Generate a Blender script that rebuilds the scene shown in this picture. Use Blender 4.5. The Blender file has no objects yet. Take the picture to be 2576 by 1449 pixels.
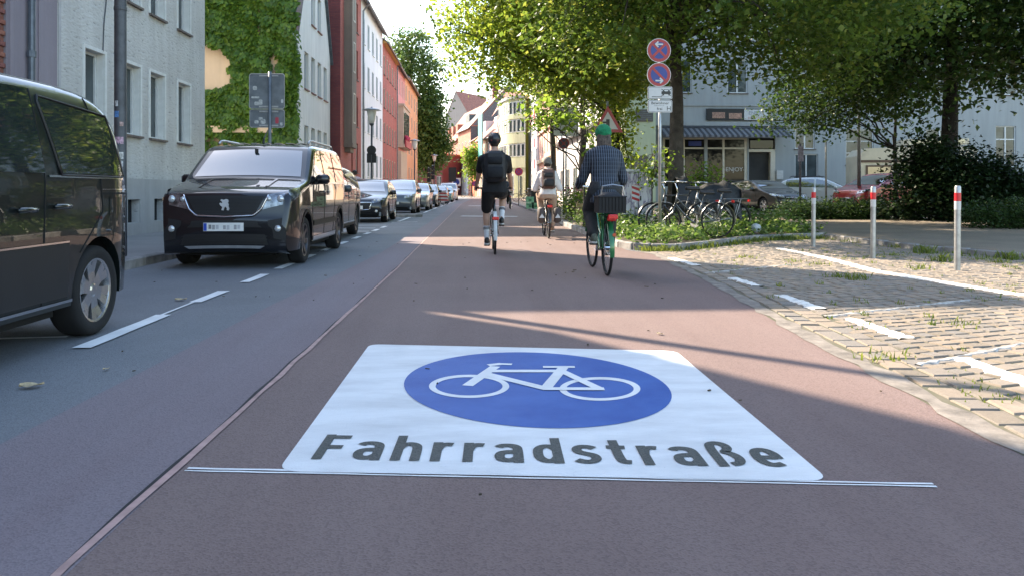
import bpy, bmesh, math, random
import numpy as np
from mathutils import Vector, Matrix
R = math.radians
random.seed(7); rng = np.random.default_rng(7)
sc = bpy.context.scene
COL = sc.collection
# ---------------- camera ----------------
F = 1935.0; CAMH = 1.05; YH = 480.0; CX = 1288.0; PSI = math.atan(98/F)
cam = bpy.data.cameras.new('camera'); camo = bpy.data.objects.new('camera', cam); COL.objects.link(camo)
camo.location = (0, 0, CAMH); camo.rotation_euler = (R(90), 0, -PSI)
cam.sensor_width = 36; cam.lens = 36*F/2576; cam.shift_y = -(724.5-YH)/2576
cam.clip_start = 0.05; cam.clip_end = 3000
sc.camera = camo
# ---------------- sky and sun ----------------
SUN_EL = R(38); SUN_AZ = R(-46)      # azimuth measured from +Y towards +X
w = bpy.data.worlds.new('World'); sc.world = w; w.use_nodes = True
nt = w.node_tree; bg = nt.nodes['Background']
sky = nt.nodes.new('ShaderNodeTexSky'); sky.sky_type = 'NISHITA'; sky.sun_disc = False
sky.sun_elevation = SUN_EL; sky.sun_rotation = SUN_AZ
sky.air_density = 1.35; sky.dust_density = 1.3; sky.ozone_density = 1.0
nt.links.new(sky.outputs[0], bg.inputs[0]); bg.inputs[1].default_value = 0.15
sl = bpy.data.lights.new('sun', 'SUN'); sl.energy = 4.6; sl.angle = R(0.55); sl.color = (1.0, 0.85, 0.66)
so = bpy.data.objects.new('sun', sl); COL.objects.link(so)
sdir = Vector((math.sin(SUN_AZ)*math.cos(SUN_EL), math.cos(SUN_AZ)*math.cos(SUN_EL), math.sin(SUN_EL)))
so.rotation_euler = sdir.to_track_quat('Z', 'Y').to_euler(); so.location = (-30, 30, 40)
sc.view_settings.view_transform = 'Standard'; sc.view_settings.look = 'None'; sc.view_settings.gamma = 1
sc.view_settings.exposure = 1.85
sc.cycles.max_bounces = 8; sc.cycles.transparent_max_bounces = 12
# ---------------- measuring helpers ----------------
def at(x, y, z=0.0):                 # ground point seen at photo position (2576-wide units)
    d = (CAMH-z)*F/(y-YH); l = (x-CX)/F*d
    return (l*math.cos(PSI)+d*math.sin(PSI), -l*math.sin(PSI)+d*math.cos(PSI))
def ray(x, y):
    l = (x-CX)/F
    return (l*math.cos(PSI)+math.sin(PSI), -l*math.sin(PSI)+math.cos(PSI), -(y-YH)/F)
def aty(x, y, Y):                    # point at distance Y along the street
    r = ray(x, y); t = Y/r[1]; return Vector((r[0]*t, Y, CAMH+r[2]*t))
def fy(x, X):                        # street distance where the plane X is seen at column x
    r = ray(x, 0); return r[1]*X/r[0]
def zat(x, y, Y): return aty(x, y, Y).z
# ---------------- materials ----------------
MATS = {}
def nodes_of(name):
    m = bpy.data.materials.new(name); m.use_nodes = True
    t = m.node_tree; b = t.nodes['Principled BSDF']
    return m, t, b
def L(t, a, b): t.links.new(a, b)
def texco(t, kind='Object'):
    n = t.nodes.new('ShaderNodeTexCoord'); return n.outputs[kind]
def noise(t, vec, scale, detail=4, rough=.55):
    n = t.nodes.new('ShaderNodeTexNoise'); n.inputs['Scale'].default_value = scale
    n.inputs['Detail'].default_value = detail; n.inputs['Roughness'].default_value = rough
    L(t, vec, n.inputs['Vector']); return n.outputs['Fac']
def ramp(t, fac, stops):
    n = t.nodes.new('ShaderNodeValToRGB'); e = n.color_ramp.elements
    while len(e) < len(stops): e.new(.5)
    for el, (p, c) in zip(e, stops): el.position = p; el.color = (*c, 1) if len(c) == 3 else c
    L(t, fac, n.inputs[0]); return n.outputs[0]
def mixc(t, fac, a, b, mode='MIX'):
    n = t.nodes.new('ShaderNodeMix'); n.data_type = 'RGBA'; n.blend_type = mode
    if isinstance(fac, (int, float)): n.inputs[0].default_value = fac
    else: L(t, fac, n.inputs[0])
    for i, c in ((6, a), (7, b)):
        if isinstance(c, tuple): n.inputs[i].default_value = (*c, 1)
        else: L(t, c, n.inputs[i])
    return n.outputs[2]
def bumpn(t, h, strength, dist, b):
    n = t.nodes.new('ShaderNodeBump'); n.inputs['Strength'].default_value = strength
    n.inputs['Distance'].default_value = dist; L(t, h, n.inputs['Height']); L(t, n.outputs[0], b.inputs['Normal'])
    return n
def mat(name, col, rough=.6, metal=0., var=.15, scale=6., bump=0., bscale=60., coat=0., spec=None, col2=None, bdist=.01, isl=0.):
    if name in MATS: return MATS[name]
    m, t, b = nodes_of(name)
    c2 = col2 if col2 else tuple(max(0, c*(1-var*1.6)) for c in col)
    c1 = col if col2 else tuple(min(1, c*(1+var*.5)) for c in col)
    co = texco(t)
    if var > 0 or col2:
        out = ramp(t, noise(t, co, scale, 5, .6), [(.3, c2), (.68, c1)])
        if isl:
            g = t.nodes.new('ShaderNodeNewGeometry')
            out = mixc(t, isl, out, ramp(t, g.outputs['Random Per Island'], [(0, (.25, .25, .25)), (1, (1, 1, 1))]), 'MULTIPLY')
        L(t, out, b.inputs['Base Color'])
    else: b.inputs['Base Color'].default_value = (*col, 1)
    b.inputs['Roughness'].default_value = rough; b.inputs['Metallic'].default_value = metal
    if coat: b.inputs['Coat Weight'].default_value = coat; b.inputs['Coat Roughness'].default_value = .02
    if spec is not None: b.inputs['Specular IOR Level'].default_value = spec
    if bump: bumpn(t, noise(t, co, bscale, 6, .65), bump, bdist, b)
    MATS[name] = m; return m
def leafmat(name, dark, light, trans=.45, yellow=None):
    if name in MATS: return MATS[name]
    m, t, b = nodes_of(name)
    g = t.nodes.new('ShaderNodeNewGeometry')
    c = ramp(t, g.outputs['Random Per Island'], [(0, dark), (.8, light), (1, yellow or light)])
    c = mixc(t, .35, c, ramp(t, noise(t, texco(t), .9, 3), [(.35, dark), (.7, light)]))
    L(t, c, b.inputs['Base Color']); b.inputs['Roughness'].default_value = .42
    b.inputs['Specular IOR Level'].default_value = .35
    tr = t.nodes.new('ShaderNodeBsdfTranslucent')
    L(t, mixc(t, .5, c, mixc(t, 1.0, c, (1.0, 1.0, .25), 'MULTIPLY')), tr.inputs[0])
    # brighten transmitted light towards yellow-green, as a thin leaf does
    hs = t.nodes.new('ShaderNodeHueSaturation'); hs.inputs['Value'].default_value = 2.0; hs.inputs['Hue'].default_value = .485
    L(t, c, hs.inputs['Color']); L(t, hs.outputs[0], tr.inputs[0])
    mx = t.nodes.new('ShaderNodeMixShader'); mx.inputs[0].default_value = trans
    L(t, b.outputs[0], mx.inputs[1]); L(t, tr.outputs[0], mx.inputs[2])
    L(t, mx.outputs[0], t.nodes['Material Output'].inputs[0])
    MATS[name] = m; return m
def asphalt(name, a, b2, speck, sp_amt=.5, bump=.35, patch=None, streak=False):
    m, t, b = nodes_of(name); co = texco(t)
    big = ramp(t, noise(t, co, .55, 5, .6), [(.32, a), (.68, b2)])
    if streak:
        mp = t.nodes.new('ShaderNodeMapping'); mp.inputs['Scale'].default_value = (2.4, .12, 1); L(t, co, mp.inputs[0])
        big = mixc(t, ramp(t, noise(t, mp.outputs[0], 1.0, 5), [(.38, (0, 0, 0)), (.72, (.75, .75, .75))]), big, patch)
    vn = t.nodes.new('ShaderNodeTexVoronoi'); vn.inputs['Scale'].default_value = 130; L(t, co, vn.inputs['Vector'])
    spx = ramp(t, vn.outputs['Color'], [(.22, (.55, .55, .55)), (.5, (1, 1, 1)), (.93, (1.0, 1.0, 1.0)), (1, speck)])
    c = mixc(t, sp_amt, big, mixc(t, 1, big, spx, 'MULTIPLY'))
    light = ramp(t, noise(t, co, 260, 2, .5), [(.60, (0, 0, 0)), (.78, (1, 1, 1))])
    c = mixc(t, mixc(t, 1, light, (.28, .28, .28), 'MULTIPLY'), c, speck)
    L(t, c, b.inputs['Base Color']); b.inputs['Roughness'].default_value = .78
    b.inputs['Specular IOR Level'].default_value = .35
    hn = t.nodes.new('ShaderNodeMath'); hn.operation = 'ADD'
    L(t, noise(t, co, 95, 4, .7), hn.inputs[0]); L(t, vn.outputs['Distance'], hn.inputs[1])
    bumpn(t, hn.outputs[0], bump, .008, b)
    MATS[name] = m; return m
def stucco(name, col, col2, scale=.5, bump=.3, bscale=9, fleck=0.):
    m, t, b = nodes_of(name); co = texco(t)
    c = ramp(t, noise(t, co, scale, 6, .6), [(.3, col2), (.65, col)])
    mp = t.nodes.new('ShaderNodeMapping'); mp.inputs['Scale'].default_value = (3, 3, .25); L(t, co, mp.inputs[0])
    c = mixc(t, .35, c, mixc(t, 1, c, ramp(t, noise(t, mp.outputs[0], 1.3, 4), [(.35, (.72, .70, .68)), (.6, (1, 1, 1))]), 'MULTIPLY'))
    h = noise(t, co, bscale, 6, .7)
    if fleck:
        mf = t.nodes.new('ShaderNodeMapping'); mf.inputs['Scale'].default_value = (1.0, 1.0, 2.6); mf.inputs['Rotation'].default_value = (0, .12, 0); L(t, co, mf.inputs[0])
        fl = noise(t, mf.outputs[0], 7.5, 3, .5)
        c = mixc(t, ramp(t, fl, [(.30, (fleck,)*3), (.40, (0, 0, 0))]), c, tuple(x*.45 for x in col2)); h = fl
    L(t, c, b.inputs['Base Color']); b.inputs['Roughness'].default_value = .88
    bumpn(t, h, bump, .03, b); MATS[name] = m; return m
def brickmat(name, a, b2, mortar, sx=1.0):
    m, t, b = nodes_of(name); co = texco(t)
    s = t.nodes.new('ShaderNodeSeparateXYZ'); L(t, co, s.inputs[0])
    ad = t.nodes.new('ShaderNodeMath'); ad.operation = 'ADD'; L(t, s.outputs[0], ad.inputs[0]); L(t, s.outputs[1], ad.inputs[1])
    cb = t.nodes.new('ShaderNodeCombineXYZ'); L(t, ad.outputs[0], cb.inputs[0]); L(t, s.outputs[2], cb.inputs[1])
    br = t.nodes.new('ShaderNodeTexBrick'); L(t, cb.outputs[0], br.inputs['Vector'])
    br.inputs['Scale'].default_value = 1; br.inputs['Brick Width'].default_value = .25; br.inputs['Row Height'].default_value = .083
    br.inputs['Mortar Size'].default_value = .007; br.inputs['Color1'].default_value = (*a, 1); br.inputs['Color2'].default_value = (*b2, 1)
    br.inputs['Mortar'].default_value = (*mortar, 1)
    c = mixc(t, .5, br.outputs[0], mixc(t, 1, br.outputs[0], ramp(t, noise(t, co, .8, 5), [(.3, (.65, .65, .65)), (.7, (1.15, 1.15, 1.15))]), 'MULTIPLY'))
    L(t, c, b.inputs['Base Color']); b.inputs['Roughness'].default_value = .85
    bumpn(t, br.outputs['Fac'], -.5, .01, b); MATS[name] = m; return m
def glassmat(name, col=(.015, .02, .022), rough=.03, var=.0):
    m, t, b = nodes_of(name); co = texco(t)
    L(t, ramp(t, noise(t, co, 1.3, 2), [(.35, col), (.7, tuple(c*(1.5+var)+.004 for c in col))]), b.inputs['Base Color'])
    b.inputs['Roughness'].default_value = rough; b.inputs['Specular IOR Level'].default_value = 1.0 if name != 'window_glass' else .45
    b.inputs['Coat Weight'].default_value = 1.0 if name != 'window_glass' else .0; b.inputs['Coat Roughness'].default_value = .01
    if name == 'car_glass': b.inputs['IOR'].default_value = 1.75
    bumpn(t, noise(t, co, 2.2, 2), .03, .05, b); MATS[name] = m; return m
def paint(name, col, metal=.5, rough=.28):
    metal *= .35 if max(col) < .06 else .8; rough = .45 if max(col) < .06 else .34
    m, t, b = nodes_of(name); co = texco(t)
    L(t, ramp(t, noise(t, co, 1.1, 3), [(.3, tuple(c*.88 for c in col)), (.7, col)]), b.inputs['Base Color'])
    b.inputs['Metallic'].default_value = metal; b.inputs['Roughness'].default_value = rough
    b.inputs['Coat Weight'].default_value = 1; b.inputs['Coat Roughness'].default_value = .012; b.inputs['Specular IOR Level'].default_value = .25
    bumpn(t, noise(t, co, 1.7, 2), .012, .1, b); MATS[name] = m; return m
# ---------------- mesh helpers ----------------
class MB:
    def __init__(s): s.v = []; s.f = []
    def add(s, vs, fs):
        o = len(s.v); s.v += [tuple(p) for p in vs]; s.f += [tuple(i+o for i in f) for f in fs]; return s
    def box(s, c, d, rz=0, rx=0, ry=0, bev=0):
        x, y, z = d[0]/2, d[1]/2, d[2]/2; m = Matrix.Rotation(rz, 3, 'Z') @ Matrix.Rotation(ry, 3, 'Y') @ Matrix.Rotation(rx, 3, 'X'); c = Vector(c)
        if bev:
            k = bev; P = []
            for zz, ins in ((-z, k), (-z+k, 0), (z-k, 0), (z, k)):
                a, b = x-ins, y-ins
                P += [(-a+k, -b, zz), (a-k, -b, zz), (a, -b+k, zz), (a, b-k, zz), (a-k, b, zz), (-a+k, b, zz), (-a, b-k, zz), (-a, -b+k, zz)]
            fs = [tuple(range(7, -1, -1)), tuple(range(24, 32))]
            for r in range(3):
                for i in range(8): j = (i+1) % 8; fs.append((r*8+i, r*8+j, r*8+8+j, r*8+8+i))
            return s.add([c + m @ Vector(p) for p in P], fs)
        P = [(-x,-y,-z),(x,-y,-z),(x,y,-z),(-x,y,-z),(-x,-y,z),(x,-y,z),(x,y,z),(-x,y,z)]
        return s.add([c + m @ Vector(p) for p in P], [(3,2,1,0),(4,5,6,7),(0,1,5,4),(1,2,6,5),(2,3,7,6),(3,0,4,7)])
    def bx(s, x0, x1, y0, y1, z0, z1): return s.box(((x0+x1)/2,(y0+y1)/2,(z0+z1)/2),(abs(x1-x0),abs(y1-y0),abs(z1-z0)))
    def tube(s, pts, r, n=8, cap=True, closed=False):
        pts = [Vector(p) for p in pts]; N = len(pts); rs = r if isinstance(r, (list, tuple)) else [r]*N
        o = len(s.v); up = None
        for i, p in enumerate(pts):
            a = pts[(i-1) % N] if (closed or i > 0) else p; b = pts[(i+1) % N] if (closed or i < N-1) else p
            d = (b-a).normalized() if (b-a).length > 1e-9 else Vector((0,0,1))
            if up is None: up = Vector((0,0,1)) if abs(d.z) < .9 else Vector((1,0,0))
            sd = d.cross(up); sd = sd.normalized() if sd.length > 1e-6 else d.orthogonal().normalized()
            up = sd.cross(d).normalized()
            for k in range(n):
                t = 2*math.pi*k/n; q = p + (sd*math.cos(t)+up*math.sin(t))*rs[i]; s.v.append(tuple(q))
        for i in range(N if closed else N-1):
            for k in range(n):
                a = o+i*n+k; b = o+i*n+(k+1) % n; i2 = (i+1) % N
                s.f.append((a, b, o+i2*n+(k+1) % n, o+i2*n+k))
        if cap and not closed:
            s.f.append(tuple(o+k for k in range(n-1, -1, -1))); s.f.append(tuple(o+(N-1)*n+k for k in range(n)))
        return s
    def lathe(s, prof, n=24, c=(0,0,0), axis='Z', cap=True):
        o = len(s.v); c = Vector(c)
        for (r, h) in prof:
            for k in range(n):
                t = 2*math.pi*k/n; a, b = r*math.cos(t), r*math.sin(t)
                q = (a, b, h) if axis == 'Z' else ((h, a, b) if axis == 'X' else (b, h, a)); s.v.append(tuple(c+Vector(q)))
        for i in range(len(prof)-1):
            for k in range(n): s.f.append((o+i*n+k, o+i*n+(k+1) % n, o+(i+1)*n+(k+1) % n, o+(i+1)*n+k))
        if cap:
            s.f.append(tuple(o+k for k in range(n-1, -1, -1))); s.f.append(tuple(o+(len(prof)-1)*n+k for k in range(n)))
        return s
    def ell(s, c, r, n=14, m=9, rot=None):
        c = Vector(c); o = len(s.v)
        P = []
        for i in range(1, m):
            a = math.pi*i/m
            for k in range(n):
                t = 2*math.pi*k/n; P.append(Vector((r[0]*math.sin(a)*math.cos(t), r[1]*math.sin(a)*math.sin(t), -r[2]*math.cos(a))))
        P += [Vector((0,0,-r[2])), Vector((0,0,r[2]))]
        s.v += [tuple(c+(rot @ p if rot else p)) for p in P]
        for i in range(m-2):
            for k in range(n): s.f.append((o+i*n+k, o+i*n+(k+1) % n, o+(i+1)*n+(k+1) % n, o+(i+1)*n+k))
        b = o+(m-1)*n
        for k in range(n): s.f.append((b, o+(k+1) % n, o+k)); s.f.append((b+1, o+(m-2)*n+k, o+(m-2)*n+(k+1) % n))
        return s
    def prism(s, poly, z0, z1, fn=None):      # 2D polygon extruded; fn maps (a,b,h) to xyz
        n = len(poly); fn = fn or (lambda a, b, h: (a, b, h))
        vs = [fn(a, b, z0) for a, b in poly]+[fn(a, b, z1) for a, b in poly]
        return s.add(vs, [tuple(range(n-1, -1, -1)), tuple(range(n, 2*n))]+[(i, (i+1) % n, n+(i+1) % n, n+i) for i in range(n)])
    def grid(s, rows, flip=False):
        o = len(s.v); m = len(rows[0])
        for r in rows: s.v += [tuple(p) for p in r]
        for i in range(len(rows)-1):
            for k in range(m-1):
                f = (o+i*m+k, o+i*m+k+1, o+(i+1)*m+k+1, o+(i+1)*m+k); s.f.append(f[::-1] if flip else f)
        return s
    def mesh(s, name, m=None, smooth=False):
        me = bpy.data.meshes.new(name); me.from_pydata(s.v, [], s.f); me.validate()
        if m: me.materials.append(m)
        if smooth: me.shade_smooth() if smooth is True else smooth_angle(me, smooth)
        return me
    def build(s, name, m=None, parent=None, smooth=False, loc=None, rz=0):
        return obj(name, s.mesh(name, m, smooth), parent, loc, rz)
def smooth_angle(me, ang):
    me.shade_smooth()
    try: me.set_sharp_from_angle(angle=R(ang))
    except Exception: pass
def obj(name, data, parent=None, loc=None, rz=0):
    o = bpy.data.objects.new(name, data); COL.objects.link(o)
    if parent: o.parent = parent
    if loc is not None: o.location = loc
    if rz: o.rotation_euler.z = rz
    return o
def tag(o, label, cat, group=None):
    o['label'] = label; o['category'] = cat
    if group: o['group'] = group
    return o
def kind(o, k): o['kind'] = k; return o
def thing(name, label, cat, loc=(0,0,0), rz=0, group=None):
    return tag(obj(name, None, None, loc, rz), label, cat, group)
def copy_tree(o, parent=None):
    c = o.copy(); COL.objects.link(c); c.parent = parent
    for ch in o.children: copy_tree(ch, c)
    return c
def textmesh(txt, size, m, name, parent, loc, rot=(0,0,0), depth=.0, bold=0., sx=1., sp=1., align='CENTER', sy=1.):
    cu = bpy.data.curves.new(name, 'FONT'); cu.body = txt; cu.size = size; cu.align_x = align; cu.extrude = depth; cu.offset = bold; cu.space_character = sp
    cu.resolution_u = 4
    to = bpy.data.objects.new(name, cu); COL.objects.link(to)
    dg = bpy.context.evaluated_depsgraph_get(); me = bpy.data.meshes.new_from_object(to.evaluated_get(dg))
    bpy.data.objects.remove(to); bpy.data.curves.remove(cu)
    me.transform(Matrix.Diagonal((sx, sy, 1, 1))); me.materials.clear(); me.materials.append(m)
    o = obj(name, me, parent, loc); o.rotation_euler = rot; return o
def fastmesh(name, V, tri, m):
    me = bpy.data.meshes.new(name); n = len(tri)
    me.vertices.add(len(V)); me.vertices.foreach_set('co', np.ascontiguousarray(V, dtype=np.float32).ravel())
    k = tri.shape[1]
    me.loops.add(n*k); me.loops.foreach_set('vertex_index', np.ascontiguousarray(tri, dtype=np.int32).ravel())
    me.polygons.add(n); me.polygons.foreach_set('loop_start', np.arange(0, n*k, k, dtype=np.int32))
    try: me.polygons.foreach_set('loop_total', np.full(n, k, dtype=np.int32))
    except Exception: pass
    me.update(); me.validate(); me.materials.append(m); return me
def chaikin(p, it=2):
    for _ in range(it):
        q = [p[0]]
        for a, b in zip(p[:-1], p[1:]):
            q += [tuple(.75*x+.25*y for x, y in zip(a, b)), tuple(.25*x+.75*y for x, y in zip(a, b))]
        q.append(p[-1]); p = q
    return p
# common materials
WHITE_PAINT = mat('road_paint_white', (.72, .72, .71), .7, var=.10, scale=3, bump=.25, bscale=160)
GALV = mat('galvanised_steel', (.42, .43, .44), .42, .75, .18, 9)
POLE = mat('dark_grey_pole_paint', (.085, .09, .10), .5, .2, .25, 6)
BLACK = mat('black_plastic', (.007, .007, .008), .5, var=.1)
RUBBER = mat('tyre_rubber', (.008, .008, .009), .85, var=.25, bump=.2, bscale=80)
CHROME = mat('chrome', (.75, .76, .78), .12, 1., var=.05)
ALLOY = mat('alloy_rim', (.55, .56, .58), .25, .9, .1)
DKALLOY = mat('dark_alloy_rim', (.10, .10, .11), .35, .8, .1)
CARGLASS = glassmat('car_glass')
WINGLASS = glassmat('window_glass', (.035, .045, .048), .04, .8)
WFRAME = mat('white_window_frame', (.62, .63, .62), .45, var=.06)
SILL = mat('brown_stone_sill', (.14, .11, .095), .7, var=.3, scale=20)
REDL = mat('red_lamp', (.65, .02, .02), .2, var=.1, coat=.5)
HLAMP = mat('headlamp_reflector', (.30, .31, .33), .12, .7, .5, 14, coat=.9)
WLAMP = mat('clear_lamp', (.55, .57, .58), .08, .4, .2, 20, coat=.8)
SIGNW = mat('sign_white', (.52, .53, .53), .35, var=.06)
SIGNR = mat('sign_red', (.36, .014, .018), .35, var=.08)
SIGNB = mat('sign_blue', (.010, .030, .22), .35, var=.08)
SIGNK = mat('sign_black', (.012, .012, .012), .4, var=.08)
# ================= ground, road, markings =================
ASP = asphalt('grey_asphalt', (.135, .142, .152), (.175, .182, .192), (.42, .44, .46), .55, .3)
ASPR = asphalt('dark_red_asphalt', (.144, .099, .090), (.184, .127, .115), (.42, .38, .38), .5, .32, patch=(.195, .142, .130), streak=True)
ASPF = asphalt('worn_red_asphalt', (.165, .130, .140), (.190, .150, .160), (.45, .43, .44), .45, .3, patch=(.20, .172, .185), streak=True)
PAVE = asphalt('pavement_grey', (.20, .195, .19), (.27, .26, .25), (.5, .5, .48), .35, .25)
PAVER = asphalt('park_path_gravel', (.165, .135, .10), (.25, .205, .155), (.45, .42, .38), .45, .4)
SOIL = mat('dry_soil', (.075, .058, .04), .95, var=.5, scale=5, bump=.6, bscale=25)
KERB = mat('kerb_stone', (.27, .26, .25), .85, var=.35, scale=4, bump=.3, bscale=40)
EARTH = asphalt('far_ground', (.10, .10, .10), (.13, .13, .13), (.3, .3, .3), .3, .1)
def sheet(name, pts, z, m, parent=None):
    mb = MB(); mb.add([(x, y, z) for x, y in pts], [tuple(range(len(pts)))])
    o = mb.build(name, m, parent)
    if not parent: kind(o, 'structure')
    return o
def ribbon(pts, wd, z, mb=None, jag=0.):
    mb = mb or MB(); rows = []
    for i, p in enumerate(pts):
        a = Vector(pts[max(i-1, 0)]); b = Vector(pts[min(i+1, len(pts)-1)]); d = (b-a).normalized(); n = Vector((-d.y, d.x))
        w1, w2 = wd/2+random.uniform(-jag, jag), wd/2+random.uniform(-jag, jag); p = Vector(p)
        rows.append([(*(p-n*w1), z), (*(p+n*w2), z)])
    return mb.grid(rows, flip=True)
def lerp_path(pts, step):
    out = []
    for a, b in zip(pts[:-1], pts[1:]):
        n = max(1, int(math.dist(a, b)/step))
        out += [tuple(a[i]+(b[i]-a[i])*k/n for i in range(2)) for k in range(n)]
    return out+[pts[-1]]
G = kind(MB().add([(-900, -60, -.03), (900, -60, -.03), (900, 1500, -.03), (-900, 1500, -.03)], [(0, 1, 2, 3)]).build('ground', EARTH), 'structure')
road = sheet('road', [(-4.8, -6), (9.5, -6), (9.5, 14), (3.6, 30), (3.9, 92), (2, 112), (-3, 132), (-16, 152), (-26, 152), (-9, 126), (-4.4, 98), (-4.6, 60), (-4.8, 30)], 0, ASP)
EDGE = [(2.12, -4), (2.14, 1.8), (2.17, 2.93), (2.24, 3.8), (2.33, 4.84), (2.42, 6.04), (2.67, 8.34), (2.95, 12.57), (2.7, 13.4)]
red = sheet('cycle_street_lane', [(-1.13, -4)]+EDGE+[(2.76, 20), (2.9, 31), (3.1, 63), (3.2, 92), (1.4, 111), (-1, 111), (-.2, 90), (-.87, 62), (-.98, 26), (-1.05, 12), (-1.12, 4)], .004, ASPR)
fade = sheet('worn_red_strip', [(-1.97, -4), (-1.13, -4), (-1.10, 4), (-1.04, 12), (-.98, 26), (-.87, 62), (-1.35, 62), (-1.45, 24), (-1.55, 13), (-1.70, 9.7), (-1.84, 7.3), (-1.90, 5), (-1.95, 3.3)], .005, ASPF)
SEAM = mat('pink_joint_filler', (.42, .27, .24), .8, var=.2, scale=12)
seam_pts = [(-1.13, -3), (-1.125, 2.2), (-1.115, 3.0), (-1.09, 4.4), (-1.05, 8), (-1.02, 10.5), (-1.02, 14.6), (-.98, 25.5), (-.90, 60)]
sp = [(x+random.uniform(-.004, .004), y) for x, y in lerp_path(seam_pts, .35)]
ribbon(sp, .028, .0095, jag=.005).build('joint_line', SEAM, road)
ribbon([(x-.020, y) for x, y in sp], .013, .0075, jag=.008).build('joint_crack', mat('tar_crack', (.02, .019, .019), .9, var=.2), road)
# parking bay dashes along the left
for (a, b, wd) in [((-2.60, 5.25), (-2.60, 6.62), .125), ((-2.60, 7.35), (-2.59, 8.15), .115), ((-2.60, 8.9), (-2.59, 9.75), .115), ((-2.60, 10.4), (-2.60, 11.2), .115), ((-2.60, 11.9), (-2.6, 12.7), .115), ((-2.6, 13.5), (-2.6, 14.3), .115), ((-2.59, 15.1), (-2.59, 15.9), .115), ((-2.58, 16.8), (-2.58, 17.6), .115),
                   ((-2.57, 18.4), (-2.57, 19.2), .115), ((-2.57, 20.0), (-2.55, 20.9), .12), ((-2.56, 21.7), (-2.54, 22.6), .12), ((-3.5, 19.9), (-2.65, 19.75), .12), ((-3.6, 21.6), (-2.7, 21.4), .12), ((-3.6, 23.2), (-2.6, 23.2), .12), ((-2.5, 26.0), (-2.45, 30.0), .11), ((-2.3, 36), (-2.2, 47), .11), ((-2.1, 50), (-1.7, 80), .11)]:
    ribbon(lerp_path([a, b], .3), wd, .010, jag=.006).build('lane_dash', WHITE_PAINT, road)
ribbon([(-2.62, 6.62), (-2.62, 7.35)], .03, .009).build('lane_dash', WHITE_PAINT, road)
ribbon(lerp_path([(-3.9, 5.55), (-2.9, 5.66)], .2), .05, .009, jag=.006).build('lane_dash', WHITE_PAINT, road)
# far cross markings
ribbon(lerp_path([at(1160, 545), at(1302, 546)], .2), .45, .010).build('cross_line', WHITE_PAINT, red)
ribbon(lerp_path([at(985, 561), at(1050, 560)], .2), .18, .010).build('cross_line', WHITE_PAINT, road)
ribbon(lerp_path([(-.3, 52), (1.9, 51.5)], .5), .7, .010).build('cross_line', WHITE_PAINT, red)
# ---- the painted cycle-street panel ----
BLUEP = mat('blue_road_paint', (.012, .068, .30), .62, var=.0, scale=3.2, bump=.3, bscale=160, col2=(.035, .115, .38))
m_, t_, b_ = nodes_of('scuffed_panel_paint'); co_ = texco(t_)
mp_ = t_.nodes.new('ShaderNodeMapping'); mp_.inputs['Scale'].default_value = (1.1, 3.2, 1); L(t_, co_, mp_.inputs[0])
c_ = ramp(t_, noise(t_, mp_.outputs[0], 1.6, 6, .65), [(.28, (.54, .54, .535)), (.60, (.70, .705, .70))])
c_ = mixc(t_, ramp(t_, noise(t_, co_, 6, 6, .75), [(.66, (0, 0, 0)), (.80, (.4, .4, .4))]), c_, (.42, .42, .42))
c_ = mixc(t_, ramp(t_, noise(t_, co_, 120, 3, .6), [(.63, (0, 0, 0)), (.72, (.5, .5, .5))]), c_, (.33, .33, .34))
L(t_, c_, b_.inputs['Base Color']); b_.inputs['Roughness'].default_value = .7; bumpn(t_, noise(t_, co_, 130, 4, .7), .35, .008, b_); PANELP = m_
panel = thing('cycle_street_marking', 'white square road marking with blue bicycle disc and black lettering on red asphalt', 'road marking', (0, 0, 0))
c = [Vector(at(697, 1190)), Vector(at(2090, 1215)), Vector(at(1700, 885)), Vector(at(930, 868))]
pts = []
for i in range(4):
    a, p, b = c[i-1], c[i], c[(i+1) % 4]; r = .09
    q0 = p+(a-p).normalized()*r; q1 = p+(b-p).normalized()*r
    for k in range(7): t = k/6; pts.append(tuple(q0*(1-t)**2+p*2*t*(1-t)+q1*t*t))
MB().add([(x, y, .0085) for x, y in pts], [tuple(range(len(pts)))]).build('white_field', PANELP, panel)
cc = Vector(((-.38+1.02)/2+.01, 4.16)); el = [cc+Vector((.705*math.cos(k*math.pi/40), .795*math.sin(k*math.pi/40)-.085*math.cos(k*math.pi/40))) for k in range(80)]
MB().add([(x, y, .0105) for x, y in el], [tuple(range(80))]).build('blue_disc', BLUEP, panel)
mb = MB(); zb = .0125
for (x, y, rx, ry) in ((1180, 976.5, 101, 29.5), (1509, 983, 102, 30)):
    rows = [[(*at(x+rx*s*math.cos(t), y+ry*s2*math.sin(t)), zb) for s, s2 in ((1, 1), (.835, .79))] for t in [2*math.pi*k/48 for k in range(49)]]
    mb.grid(rows)
def stroke(x0, y0, x1, y1, wpx):
    a, b = Vector(at(x0, y0)), Vector(at(x1, y1)); d = (b-a).normalized(); n = Vector((-d.y, d.x))*wpx/2
    global zb; zb += .0003
    mb.add([(*(a-n), zb), (*(b-n), zb), (*(b+n), zb), (*(a+n), zb)], [(0, 1, 2, 3)])
for s in ((1176, 975, 1246, 926, .062), (1228, 923, 1262, 919.5, .05), (1250, 919.5, 1288, 921, .04), (1236, 938, 1412, 938, .062), (1222, 945, 1378, 984, .062), (1371, 985, 1418, 928, .062), (1366, 928, 1446, 928, .045), (1412, 938, 1508, 984, .055), (1368, 983.5, 1520, 984, .055)): stroke(*s)
mb.build('bicycle_symbol', WHITE_PAINT, panel)
LET = asphalt('lettering_black', (.078, .081, .074), (.10, .103, .094), (.35, .36, .36), .6, .5)
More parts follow.
